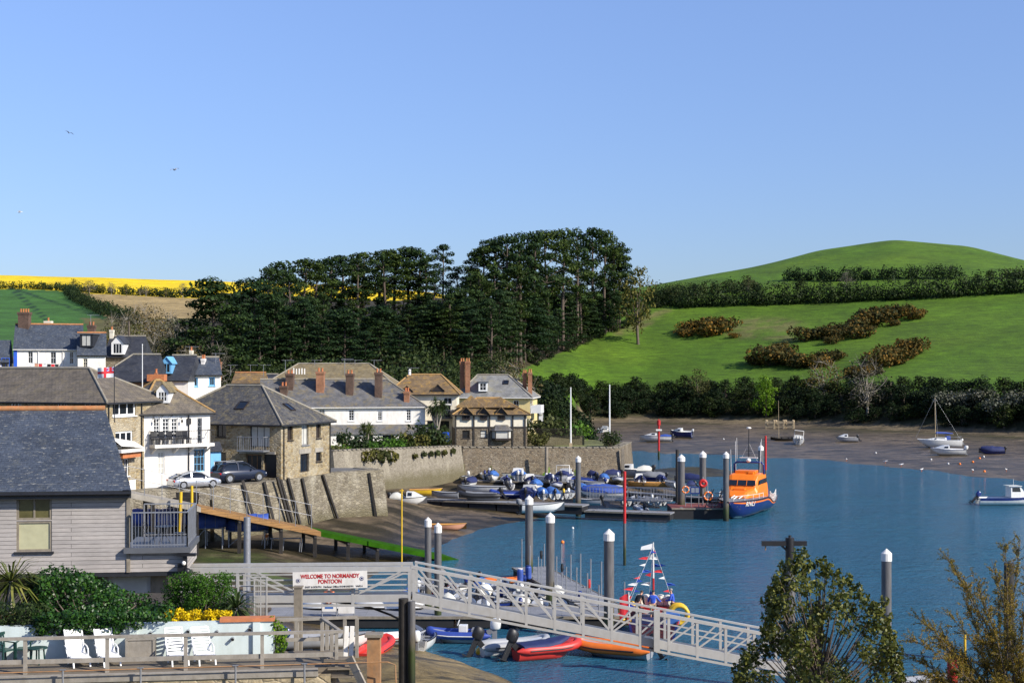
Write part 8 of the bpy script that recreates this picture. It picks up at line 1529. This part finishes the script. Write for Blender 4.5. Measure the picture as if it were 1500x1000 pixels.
# loungers
def lounger(label,loc,rz,slat):
    o=thing('sun_lounger',label,'sun lounger',loc,rz,None); o.scale=(.9,.9,.9); q=MB()
    if slat:
        for i in range(8): f=i/7; q.box((-.16-.42*f,0,.42+.72*f),(.025,.58,.075),ry=-.53)
    else: q.loft([[(x,-.3,zz),(x,.3,zz),(x-.03,.3,zz+.02),(x-.03,-.3,zz+.02)] for x,zz in ((-.12,.36),(-.3,.62),(-.47,.92),(-.56,1.12))],0,True,True,False)
    [q.bar((-.1,s_*.31,.34),(-.58,s_*.31,1.15),.05,.05) for s_ in(-1,1)]; q.build('backrest',M['lounger'],o)
    q=MB()
    if slat: [q.box((-.02+.105*i,0,.36-.006*i),(.075,.58,.025)) for i in range(9)]
    else: q.loft([[(x,-.3,zz),(x,.3,zz),(x,.3,zz-.03),(x,-.3,zz-.03)] for x,zz in ((-.14,.37),(.15,.34),(.45,.36),(.85,.30))],0,True,True,False)
    [q.bar((-.14,s_*.31,.34),(.88,s_*.31,.29),.05,.06) for s_ in(-1,1)]; q.build('seat',M['lounger'],o)
    for x in (-.12,.74):
        for s_ in (-.29,.29): q=MB(); q.bar((x,s_,.32),(x+.12,s_,0),.05,.07); q.build('leg',M['lounger'],o)
    for s_ in (-.36,.36): q=MB(); q.tube([(-.3,s_,.62),(.0,s_,.60),(.22,s_,.52),(.24,s_,.30)],.028,5); q.build('armrest',M['lounger'],o)
DK=lambda x,y:Vector((*at(x,y,6.3)[:2],6.305))
lounger('white solid backed lounger nearest the dark green chairs',DK(112,971),R(-60),False); lounger('white solid backed lounger beside the wooden planter box',DK(156,970),R(-60),False); lounger('white slatted lounger just past the planter box',DK(258,969),R(-66),True); lounger('white slatted lounger at the clear end of the aqua wall',DK(297,968),R(-66),True)
c=DK(203,967); o=thing('planter_box','square weathered wooden planter box between the loungers','planter',c+Vector((0,.35,0)),R(7)); q=MB(); q.box((0,0,.33),(.92,.5,.64)); q.build('box',M['railwood'],o); q=MB(); [q.box((s_*.44,-.265,.33),(.08,.03,.66)) for s_ in(-1,1)]; q.box((0,0,.665),(.98,.56,.04)); q.build('trim',M['railwood'],o); crown('plants',[((x,0,.72),(.09,.09,.08),50) for x in (-.28,-.1,.12,.3)],.07,'green',o)
def gchair(label,loc,rz):
    o=thing('garden_chair',label,'chair',loc,rz); q=MB(); q.box((0,0,.42),(.48,.46,.04)); q.build('seat',M['greenplastic'],o); q=MB(); [q.box((x,.24,.68),(.045,.03,.46),rx=-.15) for x in (-.18,-.09,0,.09,.18)]; q.box((0,.285,.92),(.5,.04,.09)); q.build('backrest',M['greenplastic'],o)
    for s_ in (-.23,.23):
        for y in (-.2,.22): q=MB(); q.bar((s_,y,0),(s_,y,.64 if y<0 else .42),.045,.045,up=(0,1,0)); q.build('leg',M['greenplastic'],o)
        q=MB(); q.box((s_,0,.65),(.06,.5,.03)); q.build('armrest',M['greenplastic'],o)
gchair('dark green plastic garden chair facing out against the aqua wall',DK(31,971)+Vector((0,.35,0)),R(5)); gchair('dark green plastic garden chair cut by the picture edge',DK(4,972)+Vector((0,.15,0)),R(60))
o=thing('garden_table','dark green round garden table between the green chairs and the loungers','table',DK(54,973)+Vector((0,.1,0))); q=MB(); q.lathe([(.3,.5),(.31,.52),(.3,.54)],(0,0,0),18); q.build('tabletop',M['greenplastic'],o)
for a in (.5,2.1,3.6,5.2): q=MB(); q.bar((.22*math.cos(a),.22*math.sin(a),0),(.18*math.cos(a),.18*math.sin(a),.5),.04,.04); q.build('leg',M['greenplastic'],o)
bl=[(x,y,49.5,.22,.12) for x,y in ((408,962),(418,960),(430,961),(442,960),(455,961),(466,959))]; o=shrub('ground_plants','strip of dry olive plants at the back edge of the deck','plants',[(x,y,48.4,.2,.12) for x,y,_,_,_ in bl],'olive',.09,300,.5,False)
# --- post with cross arm, far pile, landing at the lower right
P=Vector(((1157-750)/FPX*70,70,0)); o=thing('mooring_post','tall dark post with a black cross arm behind the leafy tree','post',P); zt=atY(1157,787,70).z; zm=atY(1157,823,70).z; q=MB(); q.tube([(0,0,-1),(0,0,zm)],.25,14); q.build('lower_shaft',M['pile'],o); q=MB(); q.tube([(0,0,zm+.002),(0,0,zt)],.215,14); q.lathe([(.07,0),(.07,.12)],(0,0,zt),8); q.build('upper_shaft',M['black'],o); q=MB(); q.box((-.28,0,zt-.28),(2.2,.24,.24)); q.bar((.0,0,zt-.75),(-.4,0,zt-.4),.1); q.build('cross_arm',M['black'],o); q=MB(); q.tube([(-1.2,0,zt-.4),(-1.2,0,zt-.62)],.03,5); q.build('hook',M['woodrust'],o)
pile(1478,824,76,.52,'dark brown pile with pale worn top seen through the feathery shrub',cap=False,m='darkwood')
pontoon('end of a grey landing pontoon below the feathery shrub',((18.6,67.0),(26,68)),3.0,.7); boat('white dinghy tied at the landing pontoon behind the feathery shrub',Vector((20.6,70.2,0)),20,'open',L=3.6,ob='black')
o=thing('marker_post','red painted post on the landing pontoon behind the feathery shrub','post',(20.5,66.2,.7)); q=MB(); q.tube([(0,0,0),(0,0,1.7)],.24,10); q.build('post',M['red'],o); q=MB(); q.tube([(.9,1.0,0),(.9,1.0,2.6)],.06,6); o2=thing('marker_post','thin yellow post on the landing pontoon behind the feathery shrub','post',(20.5,66.2,.7)); q.build('post',M['yellow'],o2)
# --- evergreen tree in front
random.seed(77); Yt=26.0; k_=FPX/Yt; base=Vector(((1205-750)/k_,Yt,8.3)); o=thing('evergreen_tree','glossy leaved evergreen tree rising in front of the water','tree',base); cl=[]; ys=[812,830,850,880,910,940,965,1000,1050]; xl=[1168,1163,1150,1142,1134,1132,1100,1088,1090]; xr=[1178,1188,1222,1258,1286,1296,1304,1312,1310]; holes=[(random.uniform(1130,1290),random.uniform(860,1000),random.uniform(9,19)) for _ in range(17)]
tips=[]
for y in np.arange(818,1052,11.5):
    a,b=np.interp(y,ys,xl),np.interp(y,ys,xr); x=a
    while x<b:
        xx,yy=x+random.uniform(-7,7),y+random.uniform(-6,6); edge=min(xx-a,b-xx)
        if random.random()<.8 and not any(math.hypot(xx-hx,yy-hy)<hr for hx,hy,hr in holes): Yc=Yt+random.uniform(-1,1)*min(1.0,.25+edge/70); p=atY(xx,yy,Yc)-base; r=random.uniform(.13,.22); cl.append((tuple(p),(r,r,r*1.15),int(85*(r/.17)**2))); tips.append(p)
        x+=17
for x,y in ((1172,820),(1170,832),(1176,842),(1207,824),(1210,838),(1243,848),(1258,862),(1098,958),(1090,972),(1128,868),(1120,880),(1140,860),(1290,890),(1296,880)): p=atY(x,y,Yt)-base; cl.append((tuple(p),(.09,.09,.13),45)); tips.append(p)
sp=[]
for y in np.arange(830,1010,9):
    for e_,sg in ((np.interp(y,ys,xl),-1),(np.interp(y,ys,xr),1)):
        for q_ in range(3): p=atY(e_+sg*(2+6*q_)*random.uniform(.6,1.2),y-4*q_+random.uniform(-3,3),Yt+random.uniform(-.2,.2))-base; cl.append((tuple(p),(.07,.07,.09),22)); tips.append(p)
crown('crown',cl,.10,'glossy',o,1,.9,.5); q=MB(); q.tube([(0,0,-1),(.05,0,.8),(-.1,.05,2.0),(-.05,0,3.6)],[.11,.09,.06,.02],8)
for p in tips[::2]: b_=Vector((-.05+.02*random.random(),0,max(.2,p.z*.55))); q.tube([b_,b_.lerp(p,.5)+Vector((0,0,-.06)),p],[.022,.014,.005],4,cap=False)
q.build('trunk',M['bark'],o)
# --- feathery tamarisk
random.seed(5); Yt=23.5; base=atY(1490,1060,Yt); o=thing('tamarisk_shrub','feathery brownish green shrub with thin arching sprays at the water side','shrub',base); q=MB(); Pp=[];Nn=[]
for tx,ty,w_ in [(1385,812,1),(1400,835,1),(1425,842,1),(1452,818,.9),(1472,800,.9),(1495,790,.9),(1515,800,.9),(1345,905,1),(1365,920,1),(1335,935,1),(1330,960,1),(1390,900,1.1),(1415,880,1),(1440,880,1),(1460,850,1),(1480,870,1),(1505,850,1),(1380,945,1.3),(1350,985,1.3),(1400,960,1.4),(1430,930,1.3),(1455,945,1.4),(1480,930,1.3),(1500,960,1.4),(1375,1000,1.5),(1420,1000,1.5),(1460,1000,1.6),(1495,1010,1.6),(1520,920,1.3),(1340,1005,1.2),(1405,985,1.5),(1440,975,1.5),(1475,975,1.5)]:
    tip=atY(tx,ty,Yt+random.uniform(-.8,.8))-base; st_=Vector((random.uniform(-.4,.2),random.uniform(-.3,.3),random.uniform(-.3,.1))); c1=st_.lerp(tip,.5)+Vector((random.uniform(-.05,.25),random.uniform(-.2,.2),.22)); pts=[st_.lerp(c1,t_).lerp(c1.lerp(tip,t_),t_) for t_ in np.linspace(0,1,9)]; q.tube(pts,[.016-.0015*i for i in range(9)],4,cap=False)
    for s_ in range(int(52*w_)):
        f=random.uniform(.35,1); i=min(7,int(f*8)); p=pts[i].lerp(pts[i+1],f*8-i); d_=((tip-st_).normalized()+Vector((random.gauss(0,.55),random.gauss(0,.5),random.gauss(.15,.5)))).normalized(); L2=random.uniform(.14,.34); e_=p+d_*L2+Vector((0,0,-.04)); q.tube([p,e_],[.005,.002],3,cap=False)
        for j in range(34): c_=p.lerp(e_,random.random()**.7); Pp.append(tuple(c_+Vector((random.gauss(0,.012),random.gauss(0,.012),random.gauss(0,.012))))); Nn.append((random.gauss(0,1),random.gauss(0,1),random.gauss(0,1)))
q.build('branches',M['bark'],o); V_,F_=cards(np.array(Pp),np.array(Nn),.042,.3,.3); np_mesh('sprays',V_,F_,LM['tamarisk'],o)
